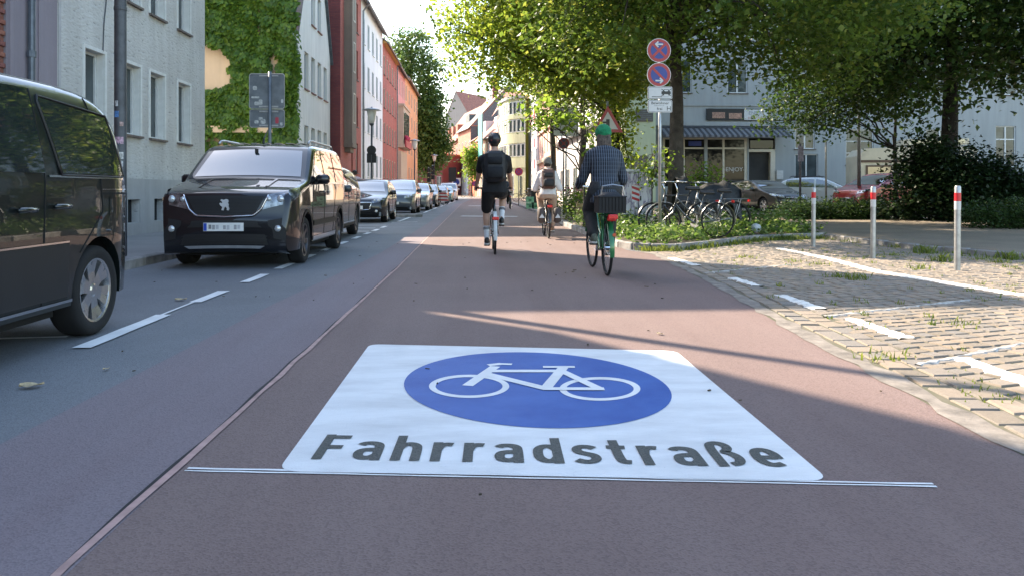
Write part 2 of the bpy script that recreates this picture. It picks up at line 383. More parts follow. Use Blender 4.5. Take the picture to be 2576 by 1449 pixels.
GL = {'F': (.62, [[(.1, 0), (.1, 1)], [(0, .9), (.60, .9)], [(.1, .48), (.52, .48)]]),
 'a': (.60, [[(.07, .58), (.14, .655), (.32, .67), (.47, .62), (.50, .48), (.50, 0)], [(.50, .40), (.24, .40), (.09, .33), (.09, .14), (.22, .075), (.38, .09), (.50, .2)]]),
 'h': (.62, [[(.1, 0), (.1, 1)], [(.1, .42), (.16, .60), (.33, .67), (.49, .60), (.52, .44), (.52, 0)]]),
 'r': (.46, [[(.1, 0), (.1, .74)], [(.1, .40), (.16, .60), (.28, .67), (.44, .655)]]),
 'd': (.62, [[(.52, 0), (.52, 1)], [(.52, .5), (.42, .65), (.24, .66), (.11, .55), (.09, .37), (.11, .19), (.24, .075), (.42, .09), (.52, .24)]]),
 's': (.54, [[(.50, .60), (.36, .67), (.18, .66), (.09, .56), (.13, .44), (.30, .38), (.46, .32), (.49, .18), (.38, .085), (.20, .075), (.05, .14)]]),
 't': (.44, [[(.2, .95), (.2, .22), (.25, .10), (.42, .09)], [(0, .66), (.42, .66)]]),
 'ß': (.64, [[(.1, 0), (.1, .72), (.17, .88), (.33, .92), (.47, .84), (.49, .70), (.40, .58), (.33, .55), (.50, .46), (.56, .28), (.48, .12), (.30, .085)]]),
 'e': (.60, [[(.13, .36), (.50, .36)], [(.51, .31), (.51, .50), (.42, .63), (.30, .67), (.16, .62), (.09, .48), (.09, .26), (.17, .12), (.31, .075), (.50, .13)]])}
word = 'Fahrradstraße'; gap = .24; tot = sum(GL[ch][0]+gap for ch in word)-gap
B0 = Vector(at(783, 1160)); B1 = Vector(at(1993, 1182)); up = Vector((.03, 1)).normalized(); sx_ = (B1-B0).length/tot; dx_ = (B1-B0).normalized(); cap_h = .298; pen = 0.
for ch in word:
    mb = MB(); zl = .0113
    for st in GL[ch][1]:
        q = chaikin(st, 2) if len(st) > 2 else st; zl += .0002
        g = [B0+dx_*((pen+u)*sx_)+up*(v*cap_h) for u, v in q]; ribbon([tuple(p) for p in g], .040, zl, mb)
    mb.build('letter', LET, panel); pen += GL[ch][0]+gap
mb = MB(); a, b = Vector(at(468, 1184)), Vector(at(2352, 1224)); dv = (b-a).normalized(); nn = Vector((-dv.y, dv.x))
for o_, wd in ((.012, .016), (-.012, .012)): ribbon(lerp_path([tuple(a+nn*o_), tuple(b+nn*o_)], .1), wd, .0072, mb, jag=.003)
mb.build('guide_line', WHITE_PAINT, panel)
# ---- kerbs and pavements ----
def pave(name, pts, z, m): return kind(MB().prism(pts, -.05, z).build(name, m), 'structure')
side_l = pave('pavement_left', [(-30, -6), (-4.72, -6), (-4.72, 30), (-4.35, 60), (-4.0, 85), (-4.0, 98), (-8, 124), (-20, 150), (-60, 150)], .10, PAVE)
side_r = pave('pavement_right', [(2.9, 20), (3.05, 31), (3.25, 63), (3.4, 91), (1.6, 112), (-3, 131), (-16, 152), (-30, 260), (90, 260), (90, -2), (12, -2), (9.2, 4), (8.5, 11.2), (7.95, 13.2), (7.75, 16.5), (7.6, 19.5), (5, 20.5)], .10, PAVER)
bedpts = [(2.8, 13.55), (3.55, 13.35), (4.7, 14.6), (5.9, 15.9), (7.72, 16.6), (7.6, 19.6), (5, 20.6), (2.92, 22)]
bed = pave('planting_bed', bedpts, .11, SOIL)
def kerb(path, parent, wd=.14, h=.125, lens=1.0, gap=.012):
    P = [Vector(p) for p in path]
    for a, b in zip(P[:-1], P[1:]):
        Ln = (b-a).length; n = max(1, round(Ln/lens)); d = (b-a)/n; ang = math.atan2(d.y, d.x)
        for k in range(n):
            c = a+d*(k+.5); MB().box((0, 0, 0), (d.length-gap, wd, h+.06), bev=.015).build('kerb_stone', KERB, parent, False, (c.x, c.y, h/2-.03+random.uniform(-.006, .006)), ang+random.uniform(-.006, .006))
kerb([(-4.65, 4), (-4.65, 31)], side_l); kerb([(-4.65, 31), (-4.28, 61)], side_l, lens=3)
kerb([(2.72, 22.6), (2.72, 14.0), (2.86, 13.5), (3.1, 13.3), (3.52, 13.22), (4.4, 14.1), (5.2, 15.0), (5.96, 15.78), (6.8, 16.2), (7.7, 16.5)], bed, lens=.95)
kerb([(2.76, 22.7), (2.95, 31), (3.15, 62)], side_r, lens=2.4); kerb([(7.7, 16.5), (7.85, 13.2), (8.4, 11.2), (9.1, 4)], side_r, h=.10, wd=.12, lens=.5)
pk = pave('parking_kerb_nose', [(-4.5, 30.4), (-2.2, 30.2), (-2.0, 30.6), (-2.1, 31.4), (-4.5, 31.6)], .11, KERB)
# ---- cobbles ----
def cobmat():
    m, t, b = nodes_of('cobble_stone'); co = texco(t)
    oi = t.nodes.new('ShaderNodeObjectInfo'); g = t.nodes.new('ShaderNodeNewGeometry')
    ad = t.nodes.new('ShaderNodeMath'); ad.operation = 'ADD'; L(t, oi.outputs['Random'], ad.inputs[0]); L(t, g.outputs['Random Per Island'], ad.inputs[1])
    fr = t.nodes.new('ShaderNodeMath'); fr.operation = 'FRACT'; L(t, ad.outputs[0], fr.inputs[0])
    c = ramp(t, fr.outputs[0], [(0, (.17, .145, .115)), (.25, (.25, .205, .16)), (.45, (.18, .165, .15)), (.65, (.23, .20, .17)), (.85, (.27, .215, .165)), (1, (.20, .175, .15))])
    c = mixc(t, .6, c, mixc(t, 1, c, ramp(t, noise(t, co, 14, 6, .7), [(.3, (.62, .62, .60)), (.65, (1.1, 1.08, 1.05))]), 'MULTIPLY'))
    L(t, c, b.inputs['Base Color']); b.inputs['Roughness'].default_value = .8
    bumpn(t, noise(t, co, 45, 6, .7), .45, .012, b); return m
COB = cobmat()
JOINT = mat('cobble_joint_sand', (.13, .115, .085), .95, var=.0, scale=3.0, bump=.5, bscale=50, col2=(.075, .08, .045))
cobbed = kind(MB().add([(x, y, -.012) for x, y in EDGE[1:-1]+[(2.9, 13.3), (3.5, 13.3), (5.9, 16), (7.8, 16.6), (8, 13.2), (8.5, 11.2), (9.3, 3), (9.3, 1.8)]], [tuple(range(15))]).build('cobbled_strip', JOINT), 'structure')
cobbed.location.z = .0165     # bed lies 4 mm over the road sheet
def edge_x(y):
    for (xa, ya), (xb, yb) in zip(EDGE[:-1], EDGE[1:]):
        if ya <= y <= yb: return xa+(xb-xa)*(y-ya)/(yb-ya)
    return 3.0
def top_y(x):      # kerb of the planting bed
    P = [(2.6, 13.2), (3.52, 13.1), (5.96, 15.65), (7.7, 16.4)]
    for (xa, ya), (xb, yb) in zip(P[:-1], P[1:]):
        if xa <= x <= xb: return ya+(yb-ya)*(x-xa)/(xb-xa)
    return 16.4
def right_x(y):
    P = [(-2, 9.5), (4, 9.0), (11.2, 8.32), (13.2, 7.78), (16.6, 7.6)]
    for (ya, xa), (yb, xb) in zip(P[:-1], P[1:]):
        if ya <= y <= yb: return xa+(xb-xa)*(y-ya)/(yb-ya)
    return 7.6
def stone_mesh():
    q = [(random.uniform(.42, .49)*sx, random.uniform(.42, .49)*sy) for sx, sy in ((-1, -1), (1, -1), (1, 1), (-1, 1))]
    V = [(x, y, -1) for x, y in q]+[(x*1.0, y*1.0, -.16+random.uniform(-.08, .05)) for x, y in q]+[(x*.91, y*.91, random.uniform(-.05, .05)) for x, y in q]+[(random.uniform(-.06, .06), random.uniform(-.06, .06), .05)]
    Fc = [(i, (i+1) % 4, 4+(i+1) % 4, 4+i) for i in range(4)]+[(4+i, 4+(i+1) % 4, 8+(i+1) % 4, 8+i) for i in range(4)]+[(8+i, 8+(i+1) % 4, 12) for i in range(4)]
    return V, Fc
variants = [stone_mesh() for _ in range(9)]
vmesh = []
for V, Fc in variants:
    mb = MB(); mb.add(V, Fc); vmesh.append(mb.mesh('cobble', COB, 32))
stones = []; ang = R(17); ca, sa = math.cos(ang), math.sin(ang)
v_ = -3.0
while v_ < 17:
    rh = random.uniform(.12, .15); u = -1+random.uniform(0, .2)
    while u < 15:
        ln = random.uniform(.135, .21); uc, vc = u+ln/2, v_+rh/2; x, y = uc*ca-vc*sa, uc*sa+vc*ca; u += ln
        if y < 1.9 or y > 16.4: continue
        if x < edge_x(y)+.46 or x > right_x(y)-.1 or y > top_y(x)-.12 or x > .75*y+2.6: continue
        stones.append((x, y, ang+random.uniform(-.05, .05), ln-.010, rh-.009))
    v_ += rh
for side in (0, 1):             # two running courses along the asphalt edge
    y = 1.9
    while y < 13.0:
        ln = random.uniform(.17, .26); yc = y+ln/2; x = edge_x(yc)+.215+side*.165
        if yc < top_y(x)-.15: stones.append((x, yc, math.pi/2-math.atan2(edge_x(yc+.2)-edge_x(yc-.2), .4)+random.uniform(-.04, .04), ln-.006, .155))
        y += ln
inview = [s for s in stones if s[0] < .70*s[1]+.05]
inview.sort(key=lambda s: s[1]); near = inview[:300]; ns = set(map(id, near))
def hz(): return .0075+random.uniform(-.0028, .0022)
for (x, y, a, l, h) in near:
    o = obj('cobble', random.choice(vmesh), cobbed, (x, y, hz()), a); o.scale = (l, h, .05); o.rotation_euler.x = random.uniform(-.015, .015); o.rotation_euler.y = random.uniform(-.015, .015)
mb = MB()
for s in stones:
    if id(s) in ns: continue
    x, y, a, l, h = s; V, Fc = random.choice(variants); c0, s0 = math.cos(a), math.sin(a); z = hz()
    mb.add([(x+c0*p[0]*l-s0*p[1]*h, y+s0*p[0]*l+c0*p[1]*h, z+p[2]*.05) for p in V], Fc)
kind(mb.build('cobbles', COB, cobbed, smooth=32), 'stuff')
for o in [c for c in cobbed.children]: o.location.z -= cobbed.location.z-.006
# concrete edging strip between asphalt and cobbles
ep = [(edge_x(y)+.055, y) for y in np.arange(1.9, 13.2, .2)]
ribbon(ep, .13, .0035, jag=.035).build('edging_strip', mat('worn_concrete_edging', (.215, .19, .165), .9, var=.35, scale=7, bump=.5, bscale=60), cobbed).location.z = -cobbed.location.z+.004
# painted lines on the cobbles (paint follows the uneven stones)
m_, t_, b_ = nodes_of('patchy_line_paint'); co_ = texco(t_)
L(t_, mixc(t_, ramp(t_, noise(t_, co_, 11, 6, .75), [(.52, (0, 0, 0)), (.64, (.85, .85, .85))]), (.66, .66, .63), (.24, .205, .165)), b_.inputs['Base Color']); b_.inputs['Roughness'].default_value = .8; bumpn(t_, noise(t_, co_, 60, 5, .7), .5, .01, b_); LINEP = m_
def rough_line(pts, wd, name, z=.0150, m=LINEP):
    rows = []; P = lerp_path(pts, .055)
    for i, p in enumerate(P):
        a = Vector(P[max(i-1, 0)]); b = Vector(P[min(i+1, len(P)-1)]); d = (b-a).normalized(); n = Vector((-d.y, d.x)); p = Vector(p)
        e1, e2 = random.uniform(-.016, .016), random.uniform(-.016, .016)
        rows.append([(*(p+n*(-wd/2+e1)), z-.012), (*(p+n*(-wd/2+e1+.015)), z+random.uniform(-.002, .003)), (*p, z+random.uniform(-.002, .004)), (*(p+n*(wd/2+e2-.015)), z+random.uniform(-.002, .003)), (*(p+n*(wd/2+e2)), z-.012)])
    o = MB().grid(rows, flip=True).build(name, m, cobbed); o.location.z = -cobbed.location.z+.004
for a, b in (((3.05, 11.7), (3.1, 10.5)), ((3.08, 9.0), (3.09, 8.2)), ((3.05, 7.5), (3.05, 6.6)), ((3.06, 6.1), (3.05, 5.25)), ((3.02, 4.62), (2.98, 3.7)), ((2.96, 3.1), (2.95, 2.2))): rough_line([a, b], .135, 'bay_dash')
rough_line([at(1960, 627), at(2080, 652), at(2200, 684), at(2330, 706), at(2460, 728), at(2576, 745), (5.9, 6.6), (6.6, 5.6)], .17, 'bay_line')
OLDP = mat('worn_white_paint', (.42, .40, .37), .8, var=.4, scale=14, bump=.3, bscale=90)
for a, b in ((at(2078, 800), at(2440, 757)), (at(2306, 923), at(2576, 868)), (at(1770, 690), at(1990, 668))): rough_line([a, b], .06, 'worn_bay_line', .0135, OLDP)
# ---- grass in the joints, litter leaves ----
GRASS = leafmat('grass_blades', (.05, .085, .012), (.16, .20, .03), .35)
def blades(spots, name, parent, hgt=(.03, .09), m=GRASS):
    V = []; T = []
    for (x, y, z, n, sp_, hs) in spots:
        for _ in range(n):
            bx_, by_ = x+random.gauss(0, sp_), y+random.gauss(0, sp_); h = random.uniform(*hgt)*hs; a = random.uniform(0, 6.28); ln = random.uniform(.1, .7)*h; wd = .004+.004*hs
            o = len(V); dx, dy = math.cos(a), math.sin(a)
            V += [(bx_-dy*wd, by_+dx*wd, z), (bx_+dy*wd, by_-dx*wd, z), (bx_+dx*ln*.4, by_+dy*ln*.4, z+h*.65), (bx_+dx*ln, by_+dy*ln, z+h*.95)]
            T += [(o, o+1, o+2), (o+1, o+3, o+2)]
    o = obj(name, fastmesh(name, np.array(V), np.array(T), m), parent); return kind(o, 'stuff')
sp_ = []
for s in stones:
    x, y = s[0], s[1]
    d = math.sin(x*2.3+y*1.1)+math.sin(y*1.7-x)+.35*math.sin(x*7)
    if random.random() < (.16 if d > .6 else .03)+(.35 if y > top_y(x)-.6 else 0)+(.10 if x > 5.6 else 0): sp_.append((x+s[3]/2, y+.07, .008, random.randint(5, 14), .028, random.uniform(.3, .75)))
for px, py, n, hs in ((2225, 905, 34, .9), (2150, 705, 60, 1.2), (2100, 700, 40, .9), (2320, 680, 40, 1.1), (2370, 660, 60, 1.6), (2330, 640, 70, 2.0), (2540, 655, 70, 1.8), (1990, 660, 40, .8), (1880, 652, 50, .9), (2480, 990, 24, .5), (2250, 645, 50, 1.0), (2060, 668, 40, .8), (2400, 820, 25, .8), (2500, 1010, 20, .55), (2440, 965, 16, .5)):
    x, y = at(px, py); sp_.append((x, y, .008, n, .09, hs))
g_ = blades(sp_, 'joint_grass', None); tag(g_, 'short green grass growing in the cobble joints', 'grass')
sp_ = []
for k in range(260):
    t = random.random(); x = 2.9+t*4.8; sp_.append((x, top_y(x)+random.uniform(-.12, .15), .01, random.randint(6, 16), .06, random.uniform(.6, 1.6)))
for k in range(120): sp_.append((random.uniform(7.5, 8.6), random.uniform(8, 16), .0, random.randint(5, 14), .06, random.uniform(.7, 1.6)))
tag(blades(sp_, 'verge_grass', None), 'tufts of grass along the kerb of the planting bed', 'grass')
DRY = mat('dry_leaf', (.42, .33, .20), .8, var=.3, scale=40)
def dry_leaf(x, y, s, rz, label):
    mb = MB(); rows = []
    for i in range(6):
        t = i/5; hw = .28*math.sin(math.pi*(.08+.9*t)); rows.append([(t*s-s/2, -hw*s, .25*s*abs(t-.4)+.02*s), (t*s-s/2, 0, .06*s*t), (t*s-s/2, hw*s, .30*s*abs(.8-t)*(.6+t))])
    mb.grid(rows); o = mb.build('dry_leaf', DRY, None, False, (x, y, .012), rz); tag(o, label, 'leaf'); return o
dry_leaf(*at(80, 976), .12, .2, 'curled tan dry leaf lying on the grey asphalt beside the dark van')
dry_leaf(*at(268, 932), .05, 1.2, 'tiny pale leaf scrap on grey asphalt by the worn red strip')
dry_leaf(*at(455, 757), .11, .1, 'tan dry leaf lying by the parking dashes between the two vans')
mb = MB()
for k in range(60):
    y = random.uniform(2.6, 16); x = random.uniform(-4.2, 2.2); s = random.uniform(.008, .03)*(1.6 if y > 8 else 1); a = random.uniform(0, 3.1); mb.box((x, y, .013), (s, s*random.uniform(.15, .5), .006), rz=a)
kind(tag(mb.build('litter', mat('litter_brown', (.10, .075, .05), .9, var=.6, scale=2)), 'scattered twigs and leaf bits on the asphalt', 'litter'), 'stuff')
dry_leaf(*at(1660, 843), .06, 2.2, 'small brown leaf in the sunlit wedge behind the marking')
# ================= buildings =================
GREY_ST = stucco('grey_rough_stucco', (0.580, 0.573, 0.544), (0.464, 0.450, 0.428), .6, .75, 9, fleck=.75)
GREY_PL = stucco('grey_plinth', (0.462, 0.455, 0.434), (0.364, 0.350, 0.336), .8, .15, 12)
PURPLE = stucco('purple_grey_plaster', (0.285, 0.247, 0.277), (0.225, 0.195, 0.225), .5, .2, 14)
WHITE_ST = stucco('white_stucco', (0.845, 0.806, 0.742), (0.742, 0.704, 0.653), .35, .15, 18)
WHITE2 = stucco('cool_white_stucco', (0.850, 0.838, 0.850), (0.750, 0.737, 0.762), .3, .1, 18)
BEIGE = stucco('peeling_beige_plaster', (0.696, 0.516, 0.336), (0.576, 0.432, 0.300), .6, .25, 6)
BRICKR = brickmat('red_brick', (0.478, 0.123, 0.087), (0.392, 0.094, 0.072), (.24, .13, .11))
BRICKD = brickmat('dark_red_brick', (0.230, 0.054, 0.047), (0.176, 0.041, 0.041), (.10, .05, .05))
BRICKO = brickmat('orange_brick', (.50, .17, .10), (.42, .14, .085), (.40, .24, .18))
ORANGE = stucco('orange_plaster', (0.792, 0.408, 0.216), (0.696, 0.348, 0.180), .3, .08, 18)
PINKO = stucco('salmon_plaster', (0.759, 0.437, 0.345), (0.667, 0.380, 0.310), .3, .08, 18)
ROSE = stucco('rose_plaster', (0.713, 0.322, 0.299), (0.621, 0.276, 0.253), .3, .08, 18)
ORED = stucco('orange_red_plaster', (.62, .17, .08), (.54, .15, .08), .3, .08, 18)
PEACH = stucco('peach_plaster', (.74, .52, .36), (.66, .46, .32), .3, .08, 18)
OLIVE = stucco('pale_olive_plaster', (.52, .52, .34), (.46, .46, .30), .3, .08, 18)
YELLOW = stucco('lemon_plaster', (.78, .74, .16), (.72, .68, .15), .3, .05, 18)
PANELW = stucco('white_panel_cladding', (.74, .73, .72), (.68, .67, .66), .2, .05, 18)
CAFEW = stucco('white_cafe_plaster', (.35, .37, .37), (.31, .33, .33), .3, .08, 18)
PGREEN = stucco('pale_green_plaster', (.56, .64, .46), (.50, .58, .42), .3, .08, 18)
TAUPE = stucco('taupe_gable_plaster', (.42, .37, .33), (.37, .33, .30), .3, .08, 18)
SANDST = stucco('brown_sandstone', (.26, .20, .15), (.20, .155, .12), 1.2, .3, 12)
CREAMST = stucco('cream_stone', (.56, .45, .33), (.48, .39, .29), 1.2, .2, 12)
TILE_R = mat('red_roof_tiles', (.40, .16, .11), .8, var=.3, scale=3, bump=.5, bscale=14)
TILE_G = mat('dark_roof_slate', (.10, .11, .12), .6, var=.3, scale=4, bump=.4, bscale=12)
TILE_B = mat('grey_brown_roof', (.22, .19, .17), .8, var=.3, scale=4, bump=.4, bscale=14)
SOFFIT = mat('orange_wood_soffit', (.60, .33, .10), .7, var=.15)
ZINC = mat('zinc_gutter', (.24, .25, .26), .45, .6, .2, 8)
CURT = mat('pale_curtain', (.62, .60, .55), .8, var=.12, scale=9)
CREAM_F = mat('cream_window_frame', (.62, .56, .45), .5, var=.08)
BAND = mat('white_surround', (.66, .66, .63), .7, var=.08)
WM = {}
def wall_mesh(Lw, Hh, ops, gable=None, reveal=.16):
    """front wall on local y=0 facing -y, with real openings and reveals"""
    us = sorted({0, Lw, *[u for o in ops for u in (o[0]-o[2]/2, o[0]+o[2]/2)], *([gable[0]] if gable else [])})
    ws = sorted({0, Hh, *[z for o in ops if o[1]+o[3] <= Hh+9 for z in (o[1], o[1]+o[3])]})
    def top(u):
        if not gable: return Hh
        g, gz = gable; return Hh+(gz-Hh)*(u/g if u <= g else (Lw-u)/(Lw-g))
    mb = MB()
    for a, b in zip(us[:-1], us[1:]):
        um = (a+b)/2
        lev = [z for z in ws if z <= max(Hh, min(top(a), top(b)))-.001 or z <= Hh]
        lev = sorted(set([z for z in lev if z <= min(top(a), top(b)) or z <= Hh]))
        for c, d in zip(lev[:-1], lev[1:]):
            zm = (c+d)/2
            if any(abs(um-o[0]) < o[2]/2 and o[1] < zm < o[1]+o[3] for o in ops): continue
            mb.add([(a, 0, c), (b, 0, c), (b, 0, d), (a, 0, d)], [(0, 1, 2, 3)])
        if gable and (top(a) > lev[-1]+.001 or top(b) > lev[-1]+.001):
            z0 = lev[-1]; P = [(a, 0, z0), (b, 0, z0), (b, 0, max(z0, top(b))), (a, 0, max(z0, top(a)))]
            mb.add(P, [(0, 1, 2, 3)])
    for (u, z, wd, h, *_) in ops:
        x0, x1, z1 = u-wd/2, u+wd/2, z+h
        for q in ([(x0,0,z),(x0,reveal,z),(x0,reveal,z1),(x0,0,z1)], [(x1,0,z1),(x1,reveal,z1),(x1,reveal,z),(x1,0,z)], [(x0,0,z1),(x0,reveal,z1),(x1,reveal,z1),(x1,0,z1)], [(x0,0,z),(x1,0,z),(x1,reveal,z),(x0,reveal,z)]): mb.add(q, [(0, 1, 2, 3)])
    return mb
def window(parent, u, z, wd, h, style='casement', fm=WFRAME, sillm=None, reveal=.16, gm=None, band=None, curtain=None):
    key = (round(wd, 2), round(h, 2), style, fm.name, reveal, sillm.name if sillm else '', band.name if band else '', curtain)
    if key not in WM:
        f = .055; mb = MB(); y0, y1 = reveal-.075, reveal
        mb.bx(-wd/2, -wd/2+f, y0, y1, 0, h); mb.bx(wd/2-f, wd/2, y0, y1, 0, h); mb.bx(-wd/2+f, wd/2-f, y0, y1, 0, f); mb.bx(-wd/2+f, wd/2-f, y0, y1, h-f, h)
        if style in ('casement', 'cross'): mb.bx(-.04, .04, y0-.006, y1, f, h-f)
        if style == 'cross': mb.bx(-wd/2+f, -.04, y0-.004, y1, h*.66, h*.66+.07); mb.bx(.04, wd/2-f, y0-.004, y1, h*.66, h*.66+.07)
        if style == 'grid':
            for k in (1, 2): mb.bx(-wd/2+f, wd/2-f, y0+.03, y1, h*k/3-.02, h*k/3+.02)
            mb.bx(-.03, .03, y0-.004, y1, f, h-f)
        fr = mb.mesh('window_frame', fm)
        pn = MB().bx(-wd/2+f*.6, wd/2-f*.6, reveal-.038, reveal-.02, f*.6, h-f*.6).mesh('pane', gm or WINGLASS)
        si = None
        if sillm: si = MB().bx(-wd/2-.06, wd/2+.06, -.07, reveal-.08, -.05, -.005).mesh('sill', sillm)
        bd = None
        if band:
            k = .07; m2 = MB(); m2.bx(-wd/2-k, -wd/2-.002, -.022, .01, 0, h+k); m2.bx(wd/2+.002, wd/2+k, -.022, .01, 0, h+k); m2.bx(-wd/2-.002, wd/2+.002, -.022, .01, h+.002, h+k); m2.bx(-wd/2+.001, -wd/2+.006, .011, reveal-.08, 0, h); m2.bx(wd/2-.006, wd/2-.001, .011, reveal-.08, 0, h); m2.bx(-wd/2+.007, wd/2-.007, .011, reveal-.08, h-.006, h-.001); bd = m2.mesh('surround', band)
        cu = MB().bx(-wd/2+f, wd/2-f, reveal+.03, reveal+.05, f, h-f).mesh('curtain', CURT) if curtain else None
        WM[key] = (fr, pn, si, bd, cu)
    fr, pn, si, bd, cu = WM[key]
    o = obj('window', fr, parent, (u, 0, z)); obj('pane', pn, o)
    if si: obj('sill', si, o)
    if bd: obj('surround', bd, o)
    return o
def house(name, label, loc, rz, Lw, Hh, D, wall, ops=(), roof='ridge', roofm=TILE_R, rh=3.2, eave=.35, soffit=None, gable=None, style='casement', fm=WFRAME, sillm=None, band=None, plinth=None, sidem=None, reveal=.16, gutter=True, gm=None, cat='house', group=None):
    t = thing(name, label, cat, (*loc, 0), rz, group)
    mb = wall_mesh(Lw, Hh, ops, gable, reveal)
    mb.add([(0, 0, 0), (0, D, 0), (0, D, Hh), (0, 0, Hh), (Lw, 0, 0), (Lw, D, 0), (Lw, D, Hh), (Lw, 0, Hh)], [(0, 3, 2, 1), (4, 5, 6, 7), (1, 2, 6, 5)] if not sidem else [(1, 2, 6, 5)])
    if not gable and roof == 'ridge': mb.add([(0, 0, Hh), (0, D, Hh), (0, D/2, Hh+rh), (Lw, 0, Hh), (Lw, D, Hh), (Lw, D/2, Hh+rh)], [(0, 2, 1), (3, 4, 5)])
    mb.build('wall', wall, t)
    if sidem:
        for xs in (0, Lw): MB().add([(xs, 0, 0), (xs, D, 0), (xs, D, Hh), (xs, 0, Hh)], [(0, 3, 2, 1)]).build('side_wall', sidem, t)
    mb = MB(); e = eave; th = .12
    if gable:
        g, gz = gable; o = .12
        for (x0, z0, x1, z1) in ((-o, Hh-o*(gz-Hh)/g, g, gz), (Lw+o, Hh-o*(gz-Hh)/(Lw-g), g, gz)):
            mb.add([(x0, -.14, z0), (x1, -.14, z1), (x1, D, z1), (x0, D, z0), (x0, -.14, z0+th), (x1, -.14, z1+th), (x1, D, z1+th), (x0, D, z0+th)], [(0,1,2,3),(4,7,6,5),(0,4,5,1),(0,3,7,4),(2,6,7,3)])
    elif roof == 'ridge':
        s = rh/(D/2)
        for y0, y1 in ((-e, D/2), (D+e, D/2)):
            z0 = Hh-e*s; z1 = Hh+rh
            mb.add([(-.02, y0, z0), (Lw+.02, y0, z0), (Lw+.02, y1, z1), (-.02, y1, z1), (-.02, y0, z0+th), (Lw+.02, y0, z0+th), (Lw+.02, y1, z1+th), (-.02, y1, z1+th)], [(0,3,2,1),(4,5,6,7),(0,1,5,4),(0,4,7,3),(1,2,6,5)])
    else: mb.bx(-.1, Lw+.1, -.15, D, Hh+.002, Hh+.3)
    rf = mb.build('roof', roofm, t)
    if soffit and not gable: MB().bx(0.02, Lw-.02, -e+.05, -.02, Hh-.28, Hh-.10).build('soffit', soffit, t)
    if gutter and not gable and roof == 'ridge': MB().tube([(0.03, -e-.06, Hh-e*rh/(D/2)), (Lw-.03, -e-.06, Hh-e*rh/(D/2))], .07, 6).build('gutter', ZINC, t)
    if plinth: MB().bx(.005, Lw-.005, -.035, -.004, .1, plinth[0]).build('plinth', plinth[1], t)
    for o in ops:
        st = o[4] if len(o) > 4 and o[4] else style
        if st != 'void': window(t, o[0], o[1], o[2], o[3], st, fm, sillm, reveal, gm, band)
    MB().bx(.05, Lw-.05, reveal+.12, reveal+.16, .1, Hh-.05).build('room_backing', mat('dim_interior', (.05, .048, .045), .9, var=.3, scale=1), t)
    return t
P90 = R(90)
# --- left side -------------------------------------------------------------
XL = -7.2
# brick corner house, only its end shows; the visible bricks are laid one by one
t = thing('brick_house', 'brown brick house end with dark plaster strip beside the grey house', 'house', (XL, -4, 0), P90)
MB().prism([(0, 0), (16.24, 0), (16.24, 10.2), (14.6, 13.0), (13, 15.5), (0, 15.5)], .03, 9, lambda a, b, h: (a, h, b)).build('wall', brickmat('brown_brick_far', (.26, .10, .07), (.22, .085, .06), (.2, .12, .1)), t)  # unseen sloping top shaped to let the sunlit wedge onto the road
MB().bx(-.2, 12, -.3, 9.3, 15.52, 15.8).build('roof', TILE_G, t)
MB().prism([(16.26, 0), (17.69, 0), (17.69, 6.0), (17.22, 6.4), (17.22, 8.5), (16.35, 10.0), (16.26, 10.2)], 0, 9, lambda a, b, h: (a, h, b)).build('plaster_strip', PURPLE, t)  # top profile above the view is cut to steer the same sun wedge
MB().bx(16.28, 16.40, -.05, -.001, .1, 9).build('pilaster', PURPLE, t); MB().bx(17.12, 17.68, -.02, -.001, .1, 5.9).build('pilaster', PURPLE, t)
MB().tube([(16.80, -.08, .1), (16.80, -.08, 9)], .055, 10).lathe([(.07, 3.2), (.07, 3.3)], 10, (16.80, -.08, 0)).build('downpipe', mat('blue_grey_zinc', (.13, .15, .18), .45, .5, .2), t)
bm_ = [MB().box((0, 0, 0), (.238, .05, .072), bev=.006).mesh('brick', mat('brown_brick_%d' % k, c_, .85, var=.25, scale=20, bump=.4, bscale=60)) for k, c_ in enumerate([(.27, .10, .07), (.22, .08, .06), (.31, .125, .085), (.24, .09, .075)])]
for r_ in range(26):
    for k in range(4): obj('brick', random.choice(bm_), t, (16.12-.125-k*.248-(r_ % 2)*.124+.12, .018+random.uniform(-.003, .003), 2.3+r_*.0833))
# grey stucco house
Y0 = fy(144, XL); Y1 = fy(507, XL)+.25
ops = []
for xa, xb in ((212, 262), (311, 352), (377, 413), (447, 477)):
    a, b = fy(xa, XL), fy(xb, XL); u = (a+b)/2-Y0; wd = (b-a)
    ops += [(u, 2.22, wd, 1.48), (u, 5.0, wd, 1.5)]
for xa, xb in ((318, 350), (385, 412)):
    a, b = fy(xa, XL), fy(xb, XL); ops.append(((a+b)/2-Y0, .36, (b-a), .5, 'void'))
t = house('grey_house', 'grey rough stucco house with deep white-edged windows beside the ivy wall', (XL, Y0), P90, Y1-Y0, 7.5, 7, GREY_ST, ops, 'flat', TILE_G, sillm=SILL, band=BAND, style='single', reveal=.22)
for o in [c for c in t.children if c.name.startswith('window')]:
    MB().bx(-.36, -.30, .13, .16, .1, 1.35).build('casement_rail', WFRAME, o)
